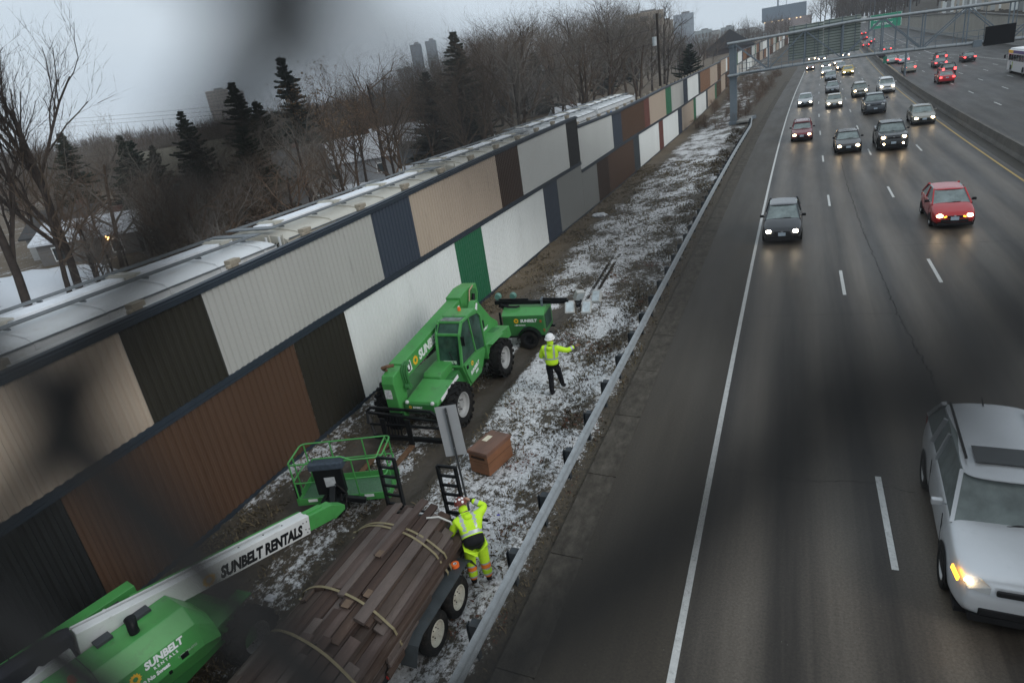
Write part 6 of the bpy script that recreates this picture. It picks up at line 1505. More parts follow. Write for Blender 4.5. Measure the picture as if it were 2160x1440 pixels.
# ---------------------------------------------------------------- distant buildings
def bmat(n, c): return mat('facade_'+n, c, .8, var=.08, scale=.05)  # some far facades are paler, with part of the haze put into their colour
def building(lb, dx, D, w_, h, zt_, col, floors=0, cols=0, roof=None, depth=None, name='building', win=(.18, .17, .16), cat='building'):
    """centre direction (x/y = dx) at distance y = D; zt_ is the roof height"""
    x = dx*D; t = thing(name, lb, cat, (x, D, 0), math.atan(-dx)*.8); m = MB(); d = depth or w_*.7
    m.box((0, 0, zt_-h/2), (w_, d, h)); m.build('walls', bmat(name, col), t)
    WM = mat('window_dark', win, .25)
    if floors:
        for f_ in range(floors):
            m = MB(); z = zt_-(f_+.6)*h/(floors+.3)
            for c in range(cols): m.box((-w_/2+(c+.5)*w_/cols, -d/2-.05, z), (w_/cols*.62, .12, h/floors*.42))
            m.build('window_row', WM, t)
    if roof:
        m = MB(); m.prism([(-w_/2*1.06, zt_), (w_/2*1.06, zt_), (0, zt_+roof)], 'y', -d/2*1.06, d/2*1.06); m.build('roof', mat('roof_dark', (.05, .05, .055), .8), t)
    else: m = MB(); m.box((w_*.1, 0, zt_+h*.02), (w_*.4, d*.5, h*.05)); m.build('roof_plant', bmat('plant', (.2, .2, .2)), t)
    return t
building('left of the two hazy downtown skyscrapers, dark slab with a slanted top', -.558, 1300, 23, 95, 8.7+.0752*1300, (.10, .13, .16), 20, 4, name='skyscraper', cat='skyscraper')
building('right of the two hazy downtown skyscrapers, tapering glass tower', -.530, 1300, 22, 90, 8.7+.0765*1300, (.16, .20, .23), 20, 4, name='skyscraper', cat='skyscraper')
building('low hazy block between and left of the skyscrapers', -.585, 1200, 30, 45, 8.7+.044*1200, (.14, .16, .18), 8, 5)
building('beige apartment tower behind the bare tree at the upper left, larger of the two', -.998, 900, 34, 70, 8.7+.062*900, (.36, .31, .27), 14, 6, name='apartment_tower', cat='building')
building('grey apartment tower right of the beige one, partly hidden by spruces', -.955, 950, 26, 66, 8.7+.0555*950, (.30, .28, .27), 14, 5, name='apartment_tower', cat='building')
building('tan and grey mid-rise building above the trees near the top centre', -.190, 420, 22, 24, 8.7+.060*420, (.34, .29, .235), 4, 3)
building('dark glazed block attached right of the tan mid-rise building', -.162, 425, 9, 20, 8.7+.046*425, (.34, .31, .27), 0, 0)
building('blue-grey mid-rise block peeking above the round tree near the top centre', -.137, 600, 16, 34, 8.7+.050*600, (.30, .34, .38), 0, 0)
def stadium():
    D = 800; t = thing('stadium', 'large hazy grey-blue slab-roofed building on the skyline above the road', 'building', (-8, D, 0))
    z = 8.7+.036*D
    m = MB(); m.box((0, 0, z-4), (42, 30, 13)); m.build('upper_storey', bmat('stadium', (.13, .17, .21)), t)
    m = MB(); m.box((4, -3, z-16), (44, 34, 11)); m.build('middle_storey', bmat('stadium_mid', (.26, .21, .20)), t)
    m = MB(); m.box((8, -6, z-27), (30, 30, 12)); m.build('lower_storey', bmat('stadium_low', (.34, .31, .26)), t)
    for k in range(7): m = MB(); m.box((-18+k*5.6+(k % 3), -20.3, z-11.5), (1.2, .3, .8)); m.build('lit_window', emat('lit_window', (1, .72, .4), 1.2), t)
    m = MB(); m.bar((-6, 0, z), (-6, 0, z+32), 1.6, 1.6); m.build('mast', GRAYM, t)
    m = MB(); m.bar((2, 0, z), (2, 0, z+10), .5, .5); m.box((2, 0, z+10), (5, 1, .8)); m.build('floodlight_mast', GRAYM, t)
stadium()
rng0 = random.Random(9)
for k, (dx, D, w_, zz) in enumerate(((-.112, 700, 16, .026), (-.098, 760, 20, .022), (-.080, 680, 12, .025), (-.066, 640, 16, .018), (-.052, 720, 18, .018), (-.035, 560, 14, .010))):
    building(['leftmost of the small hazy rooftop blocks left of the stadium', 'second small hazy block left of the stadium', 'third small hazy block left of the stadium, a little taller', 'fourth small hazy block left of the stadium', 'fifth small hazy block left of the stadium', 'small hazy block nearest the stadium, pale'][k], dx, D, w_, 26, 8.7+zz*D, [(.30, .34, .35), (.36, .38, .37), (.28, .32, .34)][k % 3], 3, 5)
building('dark brick building with a steep hipped roof beyond the far end of the noise wall', -.077, 330, 20, 14, 8.7-.0*330-.4, (.055, .045, .045), 2, 6, roof=7.5, depth=16)
# right-hand wooded slope keeps a house
# ================================================================ trees
BARK = mat('bark_dark', (.045, .036, .031), .9, var=.3, scale=3, bump=.3, bscale=12); BARKB = mat('bark_brown', (.075, .055, .042), .9, var=.3, scale=3, bump=.2)
BARKP = mat('bark_pale', (.19, .175, .16), .9, var=.25, scale=3); TWIG = mat('twigs_brown', (.080, .060, .045), .9, var=.3, scale=1); TWIGR = mat('twigs_reddish', (.115, .075, .050), .9, var=.3, scale=1)
BARKG = mat('twigs_grey', (.115, .100, .085), .9, var=.3, scale=1); LEAFB = mat('dead_leaves', (.20, .12, .06), .8, var=.35, scale=2); NEED = mat('needles_dark', (.022, .030, .021), .85, var=.4, scale=1.5); NEEDB = mat('needles_blue', (.035, .050, .046), .85, var=.35, scale=1.5)
def grow(seed, H, spread=.5, levels=5, kids=(4, 4, 4, 4, 5), thin=.62, lean=0, leaves=0, upb=.25, fork=.28):
    """returns (trunk MB, crown MB): recursive tapering limbs in three dimensions"""
    rg = random.Random(seed); tr = MB(); cr_ = MB(); lv = MB()
    def limb(p, d, L_, r, lev, first=False):
        n = 5 if lev == 0 else (4 if lev < 3 else 2); pts = [p]; rr = [r]; q = p.copy(); dd = d.copy()
        for k in range(n):
            wob = .055 if lev == 0 else .20
            dd = (dd+Vector((rg.gauss(0, wob), rg.gauss(0, wob), rg.gauss(0, wob*.6)+upb*.25*(lev > 0)))).normalized()
            q = q+dd*L_/n; pts.append(q.copy()); rr.append(r*(1-.55*(k+1)/n))
        if lev <= 1: (tr if lev == 0 else cr_).tube(pts, rr, 7 if lev == 0 else 5, 0, cap=False)
        elif lev == 2: cr_.tube(pts, rr, 3, 0, cap=False)
        else:
            # thin twigs: narrow three-sided slivers
            for a, b_ in zip(pts, pts[1:]):
                s_ = Vector((rg.uniform(-1, 1), rg.uniform(-1, 1), rg.uniform(-1, 1))).cross(b_-a)
                if s_.length < 1e-6: continue
                s_ = s_.normalized()*max(rr[-2], .008); s2 = s_.cross((b_-a).normalized())
                cr_.add([a-s_, a+s_, a+s2, b_], [(0, 1, 3), (1, 2, 3), (2, 0, 3)])
        if lev >= levels:
            if leaves and rg.random() < leaves:
                for _ in range(3):
                    c = pts[-1]+Vector((rg.gauss(0, .1), rg.gauss(0, .1), rg.gauss(0, .1))); a = Vector((rg.uniform(-1, 1), rg.uniform(-1, 1), rg.uniform(-1, 1)))*.07; b_ = Vector((rg.uniform(-1, 1), rg.uniform(-1, 1), rg.uniform(-1, 1)))*.07
                    lv.add([c-a, c+b_, c+a, c-b_], [(0, 1, 2, 3)])
            return
        kk = kids[min(lev, len(kids)-1)]
        for k in range(kk):
            u = (fork+(1-fork)*(k+rg.random())/kk) if lev == 0 else (.15+.85*(k+rg.random())/kk)
            u = min(u, .99); idx = int(u*n); f = u*n-idx; base = pts[idx].lerp(pts[min(idx+1, n)], f); rb = (rr[idx]*(1-f)+rr[min(idx+1, n)]*f)
            az = rg.uniform(0, 2*math.pi); ax = pts[min(idx+1, n)]-pts[idx]; ax.normalize()
            o = ax.cross(Vector((math.cos(az), math.sin(az), .3))).normalized()
            nd = (ax*(1-spread*.75)+o*spread*rg.uniform(.8, 1.35)+Vector((0, 0, upb))).normalized()
            limb(base, nd, L_*rg.uniform(.45, .72)*(1.15-.45*u if lev == 0 else 1), max(rb*thin, .009), lev+1)
    limb(Vector((0, 0, -.3)), Vector((lean, lean*.3, 1)).normalized(), H*.72, H*.017, 0, True)
    return tr, cr_, lv
def bare_tree_mesh(seed, H, bark=BARK, twig=TWIG, leaves=0, **kw):
    tr, cr_, lv = grow(seed, H, leaves=leaves, **kw)
    mt_ = tr.mesh('trunk', [bark]); smooth_by(mt_, 180); mc = cr_.mesh('crown', [twig]); ml = lv.mesh('leaves', [LEAFB]) if leaves else None
    return mt_, mc, ml
def place_tree(meshes, lb, x, y, s=1, rz=None, group=None, z=None, name='bare_tree', tilt=0, lean=0):
    t = thing(name, lb, 'tree', (x, y, ground_z(x, y)-.1 if z is None else z), random.uniform(0, 6.28) if rz is None else rz, group)
    t.scale = (s, s, s); t.rotation_euler.x = tilt
    if lean: t.rotation_euler = (Matrix.Rotation(lean, 3, Vector((-.42, .9, 0))) @ Matrix.Rotation(t.rotation_euler.z, 3, 'Z')).to_euler()
    for nm, me in zip(('trunk', 'crown', 'leaves'), meshes):
        if me is None: continue
        o = bpy.data.objects.new(nm, me); COL.objects.link(o); o.parent = t
    return t
VAR = [bare_tree_mesh(101+k, 14, [BARK, BARKB][k % 2], [TWIG, BARKG, TWIGR][k % 3], levels=4, kids=(9, 6, 5, 4), spread=.60+.07*(k % 3)) for k in range(5)]
PALE = [bare_tree_mesh(301+k, 12, BARKP, BARKP, levels=4, kids=(9, 6, 6, 5), spread=.7, thin=.6) for k in range(2)]
TALL = [bare_tree_mesh(401+k, 16, BARK, BARK, levels=4, kids=(8, 6, 6, 6), spread=.42, upb=.4, fork=.2, thin=.66) for k in range(2)]
LEAFY = [bare_tree_mesh(501+k, 12, BARKB, BARKB, leaves=.5, levels=4, kids=(8, 6, 5, 5), spread=.55) for k in range(1)]
BUSHV = [bare_tree_mesh(601+k, 3.2, BARKB, TWIGR, levels=3, kids=(10, 8, 7), spread=.8, fork=.05, thin=.5) for k in range(2)]
def spruce_mesh(seed, H, wd, mat_, drop=.35):
    rg = random.Random(seed); tr = MB(); tr.tube([(0, 0, -.3), (0, 0, H)], [H*.018, .02], 7); cr_ = MB(); z = H*.08; 
    while z < H*.985:
        u = 1-z/H; R_ = wd*u**.85*rg.uniform(.75, 1.15)+.12; nb = max(5, int(7+6*u))
        for k in range(nb):
            z0_ = z; z = z+rg.uniform(-.5, .5)*min(1, u*3); az = rg.uniform(0, 6.283); L_ = R_*rg.uniform(.35, 1.15); d = Vector((math.cos(az), math.sin(az), -drop*rg.uniform(.3, 1.2)+.25*(1-u))); sd_ = Vector((-math.sin(az), math.cos(az), 0))
            nseg = max(3, int(L_/.16))
            for j in range(nseg):
                f = (j+.5)/nseg; c = Vector((0, 0, z))+d*L_*f+Vector((0, 0, .18*L_*f*f)); w_ = (.10+.30*(1-f)*min(1, L_*.5))*rg.uniform(.6, 1.2)
                a = c+sd_*w_+Vector((0, 0, rg.uniform(-.12, .02)))+d*.15; b_ = c-sd_*w_+Vector((0, 0, rg.uniform(-.12, .02)))+d*.15; tip = c+d*rg.uniform(.2, .34); bk = c-d*.10+Vector((0, 0, rg.uniform(0, .06)))
                cr_.add([bk, a, tip], [(0, 1, 2)]); cr_.add([bk, tip, b_], [(0, 1, 2)])
                cr_.add([c+Vector((0, 0, .03)), c+Vector((0, 0, -.24))+sd_*rg.uniform(-.1, .1), c+d*.26+Vector((0, 0, -.1))], [(0, 1, 2)])
            z = z0_
        z += .20+.14*u*(H/12)
    mt_ = tr.mesh('trunk', [BARK]); return mt_, cr_.mesh('crown', [mat_]), None
SPR = [spruce_mesh(1, 13, 4.2, NEED), spruce_mesh(2, 12, 3.3, NEEDB), spruce_mesh(3, 11, 5.2, NEED, .2)]
# -- single trees one can tell apart (positions in metres)
place_tree(TALL[0], 'tall bare tree with forked black trunk at the left, rising above the snowy yard', -41.5, 25.5, .98, 2.3, lean=.10)
place_tree(TALL[1], 'tall bare tree cut by the left edge of the frame', -41.5, 22.2, 1.0, .2, lean=.12)
place_tree(VAR[0], 'slender leaning bare tree between the two tall trees at the left edge', -40.5, 24.2, .72, 2.1, lean=.1)
place_tree(VAR[1], 'bare tree with bent limbs just right of the tallest left tree', -44, 30.5, .74, .9, lean=.08)
place_tree(SPR[1], 'blue-green pointed spruce standing clear against the sky, left of centre', -49.5, 59.5, 1.22, 0, z=0, name='spruce')
place_tree(SPR[0], 'dark spruce with drooping branches in front of the gabled house', -46, 41.5, .80, 0, z=0, name='spruce')
place_tree(SPR[2], 'broad black evergreen right of the gabled house, behind the train', -41, 42.5, .78, 1, z=0, name='spruce')
place_tree(SPR[0], 'dark spruce below the hazy apartment towers', -56, 58.5, 1.0, 2, z=0, name='spruce')
place_tree(SPR[2], 'small flat-topped conifer beside the spruce below the apartment towers', -53, 58, .98, 3, z=0, name='spruce')
place_tree(SPR[0], 'large dark conifer near the top centre, right of the skyscrapers', -41, 84, 1.22, 1.5, z=0, name='spruce')
place_tree(SPR[2], 'ragged dark evergreen left of the large conifer, under the skyscrapers', -44, 80, 1.05, .2, z=0, name='spruce')
place_tree(SPR[2], 'rounded dark evergreen near the utility pole', -17.5, 134, .95, .4, z=0, name='evergreen')
place_tree(LEAFY[0], 'slim tree keeping pale dead leaves, right of the blue-green spruce', -43.5, 57, .95, 0)
place_tree(LEAFY[0], 'smaller tree with dead leaves low behind the train', -38, 52, .75, 2)
place_tree(VAR[2], 'twisting dark bare tree reaching up left of the skyscrapers', -41, 62, 1.05, 4)
place_tree(PALE[0], 'small pale leafless tree spreading low behind the train, left of centre', -38, 46, .55, 1)
place_tree(PALE[1], 'pale bare tree in front of the dark conifers, its branches like antlers', -33, 88, .85, 2)
place_tree(PALE[0], 'pale silvery bare tree behind the end of the train', -29, 96, .95, 3)
place_tree(VAR[3], 'big round-crowned bare tree near the top centre, left of the tan building', -36, 116, 1.35, .5)
place_tree(VAR[4], 'big bare tree directly left of the utility pole', -28, 112, 1.40, 2.5)
place_tree(VAR[0], 'large gnarled bare tree with spreading limbs by the tan mid-rise building', -25, 150, 1.35, 1.1)
place_tree(VAR[1], 'bare tree behind the utility pole, in front of the tan building', -26.5, 128, 1.25, 3.3)
rgk = random.Random(31)
for k, (x, y, s_, m_) in enumerate(((-58, 44, .72, 0), (-62, 48, .8, 2), (-50, 40.5, .55, 2), (-53.5, 43.5, .62, 0), (-47.5, 37.5, .42, 2), (-66, 44, .8, 0), (-44.5, 40, .5, 0), (-60, 38, .5, 2))):
    place_tree(SPR[m_], 'dark evergreen in the shrubby yards left of the gabled house', x, y, s_, k, 'evergreens in the yards at the left', z=0, name='evergreen', lean=.06)
for k in range(64):
    y = rgk.uniform(22, 50); x = -rgk.uniform(26, 42)-(y-24)*.55
    if y < 25 and x < -37: continue
    place_tree([VAR[k % 5], PALE[k % 2], VAR[(k+2) % 5]][k % 3], 'small leafless tree in the shrubby yard behind the nearest rail cars', x, y, rgk.uniform(.25, .5), k, 'small leafless trees in the yard', lean=.05)
# -- the belt of bare trees behind the railway
rg = random.Random(77); G2 = 'bare trees in the belt behind the railway'; n = 0
def ok(x, y):
    # keep the snowy yard at the left open, and the view of the train
    return not (-60 < x < -30 and 14 < y < 33)
spots = []
for _ in range(3000):
    y = rg.uniform(24, 290); dx = rg.uniform(-1.75, -.10); x = dx*y
    if x > wallx(y)-10.5 or x < -135 or not ok(x, y): continue
    if any((x-a)**2+(y-b)**2 < (3.7+.015*y)**2 for a, b in spots): continue
    spots.append((x, y))
    if len(spots) >= 230: break
for (x, y) in spots:
    D = math.hypot(x, y); kind = rg.random()
    # tree tops follow the skyline of the photograph: lower to the left, higher in the middle
    dxx = x/y; top = lerp_tab([(-1.75, .0), (-1.2, -.01), (-.95, .02), (-.75, .03), (-.55, .055), (-.42, .085), (-.25, .085), (-.16, .045), (-.10, .015)], dxx)
    Ht = 8.7+top*y-rg.uniform(0, 4.5)-ground_z(x, y); Ht = max(6.5, min(Ht, 24))
    M_s = VAR[rg.randrange(5)] if kind < .74 else (PALE[rg.randrange(2)] if kind < .86 else SPR[rg.randrange(3)])
    isS = M_s in SPR
    base = 12.5 if isS else 13.
    where_ = 'at the far left, below the overhead wires' if dxx < -1.05 else ('behind the nearest rail cars, among the spruces' if dxx < -.7 else ('left of the large dark conifer' if dxx < -.5 else ('between the large conifer and the train end' if dxx < -.3 else 'right of the train, by the utility pole')))
    place_tree(M_s, 'dark conifer among the bare trees behind the railway' if isS else ('pale-barked bare tree in the belt '+where_ if M_s in PALE else 'brown leafless tree in the belt '+where_), x, y, Ht/base*(.8 if isS else 1), rg.uniform(0, 6.28), ('conifers in the tree belt' if isS else 'bare trees in the belt '+where_) if M_s not in PALE else 'pale bare trees in the belt '+where_, name='spruce' if isS else 'bare_tree', lean=.07 if dxx < -.8 else .03)
# -- slope above the right wall
for k in range(44):
    y = rg.uniform(120, 400); x = rg.uniform(46, 82)+(0 if y < 250 else -6*(y-250)/150)
    place_tree(VAR[rg.randrange(5)], 'dark bare tree on the slope above the retaining wall', x, y, rg.uniform(.8, 1.25), rg.uniform(0, 6), 'bare trees above the retaining wall', z=zr(y)+rg.uniform(5.5, 8))
for k in range(26):
    y = rg.uniform(430, 560); x = rg.uniform(10, 90)
    place_tree(VAR[rg.randrange(5)], 'distant dark bare tree beyond the bright fence panels', x, y, rg.uniform(1.0, 1.7), rg.uniform(0, 6), 'distant bare trees beyond the road', z=12)
for k in range(14):
    y = rg.uniform(300, 430); x = wallx(y)-rg.uniform(4, 30)
    place_tree(VAR[rg.randrange(5)], 'bare tree behind the far end of the noise wall', x, y, rg.uniform(.7, 1.1), rg.uniform(0, 6), 'bare trees behind the far noise wall', z=4)
# brush behind the wall and round the gantry foot
for k in range(90):
    y = rg.uniform(22, 120); x = rg.uniform(-34, -20.5)
    if y < 30 and k % 2: continue
    place_tree(BUSHV[k % 2], 'reddish brown leafless brush behind the train', x, y, rg.uniform(.5, 1.15), rg.uniform(0, 6), 'brush along the railway', name='shrub')
for k in range(90):
    y = rg.uniform(80, 165); x = rg.uniform(wallx(y)+1.2, xc(y)-6.0)
    place_tree(BUSHV[k % 2], 'tawny leafless brush on the verge beyond the gantry column', x, y, rg.uniform(.35, .85), rg.uniform(0, 6), 'brush beyond the gantry column', name='shrub')
# -- far woods: too many to count, built as thin upright twig clumps on the land
def woods(name, boxes, count, seed, hmin, hmax, matx, zfun):
    rs = np.random.RandomState(seed); vs = []; fs = []; o = 0
    for _ in range(count):
        bx = boxes[rs.randint(len(boxes))]; y = rs.uniform(bx[2], bx[3]); dx = rs.uniform(bx[0], bx[1]); x = dx*y; z = zfun(x, y); h = rs.uniform(hmin, hmax)
        wv = h*.28
        for k in range(26):
            a = np.array([x+rs.normal(0, wv*.35), y+rs.normal(0, wv*.35), z+h*rs.uniform(.1, .75)]); b = a+np.array([rs.normal(0, wv*.35), rs.normal(0, wv*.35), h*rs.uniform(.12, .35)]); s_ = rs.uniform(.03, .10)*h/12
            az = rs.uniform(0, 6.28); d = np.array([np.cos(az), np.sin(az), 0])*s_
            vs += [a-d, a+d, b]; fs.append((o, o+1, o+2)); o += 3
        vs += [np.array([x-.12, y, z]), np.array([x+.12, y, z]), np.array([x, y, z+h*.8])]; fs.append((o, o+1, o+2)); o += 3
    me = bpy.data.meshes.new(name); me.from_pydata([tuple(v) for v in vs], [], fs); me.materials.append(matx)
    ob = bpy.data.objects.new(name, me); COL.objects.link(ob); return tag(ob, kind='stuff')
woods('near_woods', [(-2.6, -.62, 78, 170)], 2600, 15, 5.5, 9, BARKG, lambda x, y: ground_z(x, y))
woods('far_woods', [(-2.6, -.45, 120, 340), (-2.2, -.1, 250, 700), (-1.0, .0, 350, 900)], 5200, 5, 8, 14, TWIG, lambda x, y: ground_z(x, y))
woods('far_woods_right', [(.05, .32, 445, 620), (.16, .45, 300, 460), (.3, .6, 180, 320)], 3600, 6, 12, 20, TWIG, lambda x, y: 8+.012*y)
# ================================================================ houses in the trees
def house(lb, x, y, w_, d, h, rh, rz, wall, roofc, snow=False, lit=False, z=0, ridge='x'):
    t = thing('house', lb, 'house', (x, y, z), rz)
    m = MB(); m.box((0, 0, h/2), (w_, d, h)); 
    m.prism([(-d/2, h), (d/2, h), (0, h+rh)], 'x', -w_/2, w_/2); m.build('walls', mat('house_wall', wall, .8, var=.1, scale=1.5, stretch=(.3, .3, 6)), t)
    m = MB(); e = .35; sl = rh/(d/2)
    for s_ in (-1, 1):
        vs = [(-w_/2-e, s_*(d/2+e), h-e*sl), (w_/2+e, s_*(d/2+e), h-e*sl), (w_/2+e, 0, h+rh), (-w_/2-e, 0, h+rh)]; vs += [(a, b_, c+.16) for a, b_, c in vs]
        m.add(vs, [(0, 1, 2, 3), (4, 5, 6, 7), (0, 1, 5, 4), (1, 2, 6, 5), (2, 3, 7, 6), (3, 0, 4, 7)])
    m.build('roof', SNOW if snow else mat('shingles', roofc, .85, var=.2, scale=1.2, stretch=(.5, .5, 7)), t, fix=False)
    WD = mat('window_dark', (.04, .05, .055), .2); TR = WHITED
    for s_ in (-1, 1):
        for k in (-.3, .28):
            m = MB(); m.box((k*w_, s_*(d/2+.01), h*.55), (.95, .05, 1.15)); f = m.build('window', TR, t); m = MB(); m.box((k*w_, s_*(d/2+.03), h*.55), (.75, .05, .95)); m.build('pane', WD, f)
        for zz in (.5, 1.05):
            m = MB(); m.box((s_*(w_/2+.01), 0, h*zz), (.05, .9, 1.1)); f = m.build('window', TR, t); m = MB(); m.box((s_*(w_/2+.03), 0, h*zz), (.05, .7, .9)); m.build('pane', WD, f)
    m = MB(); m.box((w_*.2, d*.12, h+rh*.9), (.6, .6, 1.4)); m.build('chimney', mat('chimney_brick', (.12, .06, .045), .9), t)
    if lit: m = MB(); m.sphere((lit, -d/2-.15, 1.9), .16, 10); m.build('porch_lamp', emat('porch_lamp', (1, .55, .18), 12), t)
    return t
house('grey house with a steep shingled gable behind the dark spruce, left of centre', -60.5, 54.5, 9.5, 8, 3.6, 3.6, R(62), (.15, .145, .13), (.16, .15, .12))
house('pale low house with a snowy roof and an orange porch light at the left', -52, 35.5, 8, 5, 2.2, 1.1, R(25), (.15, .14, .13), (.1, .1, .1), snow=True, lit=1.8)
house('white garage with a dark roof at the far left between the tree trunks', -57.5, 37, 5.5, 5, 2.4, 1.6, R(20), (.34, .34, .33), (.07, .07, .07))
house('small blue-green shed roofed house left of the spruces', -57, 47, 5, 4.5, 2.6, 1.4, R(30), (.10, .16, .15), (.06, .10, .095))
house('house with snow on its roof behind the middle of the train', -47.5, 66, 9, 7, 3.0, 2.2, R(35), (.25, .26, .27), (.1, .1, .1), snow=True)
house('low snowy-roofed house right of centre behind the train', -50, 82, 9, 7, 3.0, 2.2, R(40), (.22, .24, .26), (.1, .1, .1), snow=True)
house('grey house with a white-framed attic window behind the pale antlered tree', -45, 51, 7, 6, 3.2, 2.4, R(50), (.16, .16, .16), (.08, .08, .08), snow=False)
house('little snow-roofed shed behind the end of the train', -34, 108, 5, 4, 2.2, 1.3, R(40), (.3, .3, .3), (.1, .1, .1), snow=True)
# snow lying on the yards
def yards():
    m = MB(); rs = random.Random(3)
    def blob(cx_, cy_, a, b_, n=26):
        vs = [(cx_, cy_, ground_z(cx_, cy_)+.16)]
        for k in range(n):
            t_ = 2*math.pi*k/n; q = rs.uniform(.75, 1.15); x, y = cx_+a*q*math.cos(t_), cy_+b_*q*math.sin(t_); vs.append((x, y, ground_z(x, y)+.03))
        m.add(vs, [(0, k+1, (k+1) % n+1) for k in range(n)])
    for q in ((-44, 26, 8, 3.5), (-40, 21, 6, 4), (-50, 29, 6, 2.5), (-54, 44, 6, 3), (-62, 40, 5, 3), (-43, 61, 8, 4), (-40, 72, 8, 5), (-47, 90, 7, 5), (-36, 100, 6, 5), (-44, 44, 4, 3), (-50, 52, 5, 3), (-66, 50, 7, 3), (-33, 120, 6, 6), (-38, 50, 4, 3), (-31, 62, 3, 4), (-30, 82, 4, 6)): blob(*q)
    m.build('snow_patches', SNOW, smooth=True, angle=180); tag(bpy.data.objects['snow_patches'], kind='structure')
yards()
# ================================================================ small things on the verge
def tuft_field():
    """dead grass blades and leaf litter: nobody could count them"""
    rs = np.random.RandomState(8)
    def blades(name, n, matx, x0, x1, y0, y1, h0, h1, flat=0., keep=None):
        vs = []; fs = []
        for i in range(n):
            u = rs.rand(); y = y0+(y1-y0)*u**1.8; x = rs.uniform(x0, x1)
            if keep and not keep(x, y): continue
            z = ground_z(x, y)-.01; h = rs.uniform(h0, h1)*(1+y/60); az = rs.uniform(0, 6.283); w_ = rs.uniform(.006, .014)*(1+y/25); le = rs.uniform(.2, 1.2)+flat
            dx, dy = math.cos(az), math.sin(az); o = len(vs)
            vs += [(x-dy*w_, y+dx*w_, z), (x+dy*w_, y-dx*w_, z), (x+dx*h*le*.5+dy*w_*.6, y+dy*h*le*.5-dx*w_*.6, z+h*.6), (x+dx*h*le, y+dy*h*le, z+h*(.9 if flat < 1 else .35))]
            fs += [(o, o+1, o+2), (o, o+2, o+3)]
        me = bpy.data.meshes.new(name); me.from_pydata(vs, [], fs); me.materials.append(matx); ob = bpy.data.objects.new(name, me); COL.objects.link(ob); tag(ob, kind='stuff')
    def kp(x, y):
        n_ = math.sin(x*1.7+1)*math.cos(y*.9)+math.sin(x*4.1-y*2.3)*.6+math.sin(y*5.3+x*1.3)*.4
        for c in (-8.3, -10.6):
            if y < 24 and abs(x-c) < .45: return False
        return n_ > -.15 or rs.rand() < .12
    blades('dead_grass', 34000, mat('dead_grass_straw', (.13, .10, .055), .9, var=.4, scale=3), -12.2, -4.3, 4.5, 60, .03, .10, 0, kp)
    blades('trampled_grass', 26000, mat('dead_grass_dark', (.05, .042, .028), .9, var=.4, scale=3), -12.2, -4.3, 4.5, 60, .02, .06, 1.2, kp)
    blades('roadside_weeds', 7000, mat('weeds_dark', (.055, .042, .028), .9, var=.45, scale=3), -5.9, -4.55, 12, 79, .04, .11, 0, lambda x, y: math.sin(x*3+y*.8)+math.sin(y*.37)+.6 > rs.uniform(-.6, 1.2))
    blades('leaf_litter', 9000, mat('leaf_litter_red', (.12, .045, .025), .9, var=.4, scale=3), -7.5, -4.4, 5, 30, .02, .05, 1.2, lambda x, y: math.sin(x*2.3)*math.sin(y*1.9)+math.sin(x*1.1+y*2.7) > .5)
tuft_field()
def lump(name, lb, cat, x, y, r, matx, seed, sc=(1, .8, .5)):
    rs = random.Random(seed); bm = bmesh.new(); bmesh.ops.create_icosphere(bm, subdivisions=3, radius=r)
    for v in bm.verts:
        k = 1+rs.uniform(-.16, .16)+.22*math.sin(v.co.x*40/r*.1+seed)*math.cos(v.co.y*50/r*.1); v.co = Vector((v.co.x*k*sc[0], v.co.y*k*sc[1], v.co.z*k*sc[2]))
    me = bpy.data.meshes.new(name); bm.to_mesh(me); bm.free(); me.materials.append(matx)
    o = bpy.data.objects.new(name, me); COL.objects.link(o); o.location = (x, y, ground_z(x, y)+r*sc[2]*.7); return tag(o, lb, cat)
BAG = mat('plastic_bag', (.58, .60, .63), .45, var=.15, scale=14, bump=.5, bscale=30)
lump('plastic_bag', 'crumpled white plastic bag on the mud beside the boom lift wheel', 'plastic bag', -9.25, 6.82, .11, BAG, 1)
lump('litter', 'white crumpled litter between the bending person and the guardrail', 'litter', -5.82, 9.72, .085, BAG, 2)
lump('litter', 'pale scrap of litter near the foot of the noise wall, far beyond the light tower', 'litter', -11.1, 39.6, .35, BAG, 3, (1.4, .8, .35))
lump('litter', 'small white scrap lying behind the basket, by the forks', 'litter', -9.95, 11.6, .09, BAG, 4)
lump('litter', 'tiny blue scrap in the snow behind the bending person', 'litter', -5.72, 10.15, .04, mat('blue_plastic', (.05, .04, .35), .4), 5)
# tracks pressed by a tyre into the snow beyond the light tower
def tracks():
    m = MB(); DM = mat('track_mud', (.035, .030, .025), .9, var=.3); x0, y0, x1, y1 = -7.35, 22.6, -7.8, 30.5; n = 62
    for k in range(n):
        u = k/n; x, y = x0+(x1-x0)*u, y0+(y1-y0)*u
        for s_ in (-1, 1):
            q = Matrix.Translation((x+s_*.13, y, ground_z(x, y)+.02)) @ Matrix.Rotation(s_*.5, 4, 'Z'); m.box((0, 0, 0), (.15, .032, .03), 0, q)
    tag(m.build('tyre_tread_marks', DM), kind='structure')
tracks()
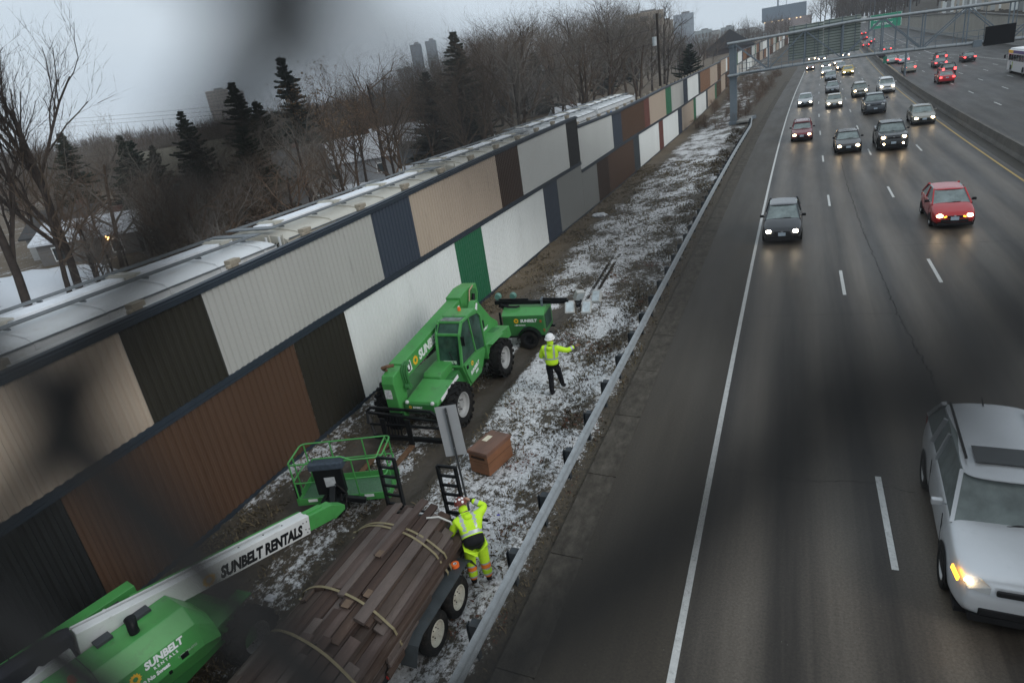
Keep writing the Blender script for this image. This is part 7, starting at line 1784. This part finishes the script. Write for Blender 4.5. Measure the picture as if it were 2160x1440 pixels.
# ================================================================ chain-link fence of the footbridge, a hand's breadth from the lens
def chain_link():
    t = thing('chain_link_fence', 'out-of-focus dark chain-link fence right in front of the lens', 'fence', (0, .0372, CAM_H))
    c = .0372
    n1 = Vector((-.789*c, 0, .187*c)); e1 = Vector((.919*c, 0, -.707*c)); e2 = Vector((-1.133*c, 0, -.901*c)); rj = random.Random(6); jit = {(1, 1): Vector((-.169*c, 0, -.46*c)), (0, 0): Vector((0, 0, 0)), (1, 0): Vector((0, 0, 0)), (0, 1): Vector((0, 0, 0))}
    M = MB(); r = .0036; W = mat('fence_wire', (.012, .012, .012), .7, .0, var=.1, spec=.2)
    for k in range(-22, 23):
        pts = []
        for n in range(-24, 25):
            a_, b_ = k+n, n
            for q, (aa, bb) in enumerate(((a_, b_), (a_+1, b_))):
                P_ = n1+e1*aa+e2*bb+jit.setdefault((aa, bb), Vector((rj.uniform(-.06, .06)*c, 0, rj.uniform(-.06, .06)*c))); P_.y = .0015*(1 if q else -1)
                if abs(P_.x) < 1.5 and abs(P_.z) < 1.15: pts.append(tuple(P_))
        if len(pts) > 2: M.tube(pts, r, 6)
    o = M.build('wire_mesh', W, t, smooth=True, angle=60)
    m = MB()
    for x in (-1.5, 1.5): m.cyl((x, 0, -1.2), (x, 0, 1.2), .03, n=16)
    m.bar((-1.5, 0, -1.15), (1.5, 0, -1.15), .04, .04); m.build('fence_frame', W, t)
chain_link()
# ================================================================ the air
def haze():
    m = bpy.data.materials.new('haze'); m.use_nodes = True; nt = m.node_tree
    for n in list(nt.nodes): nt.nodes.remove(n)
    o = nt.nodes.new('ShaderNodeOutputMaterial'); v = nt.nodes.new('ShaderNodeVolumePrincipled')
    v.inputs['Color'].default_value = (.86, .92, 1, 1); v.inputs['Density'].default_value = 2.6e-4; v.inputs['Anisotropy'].default_value = 0
    nt.links.new(v.outputs[0], o.inputs['Volume'])
    b = MB(); b.box((0, 650, 62), (3400, 1500, 140)); ob = b.build('haze', m); tag(ob, kind='stuff')
haze()
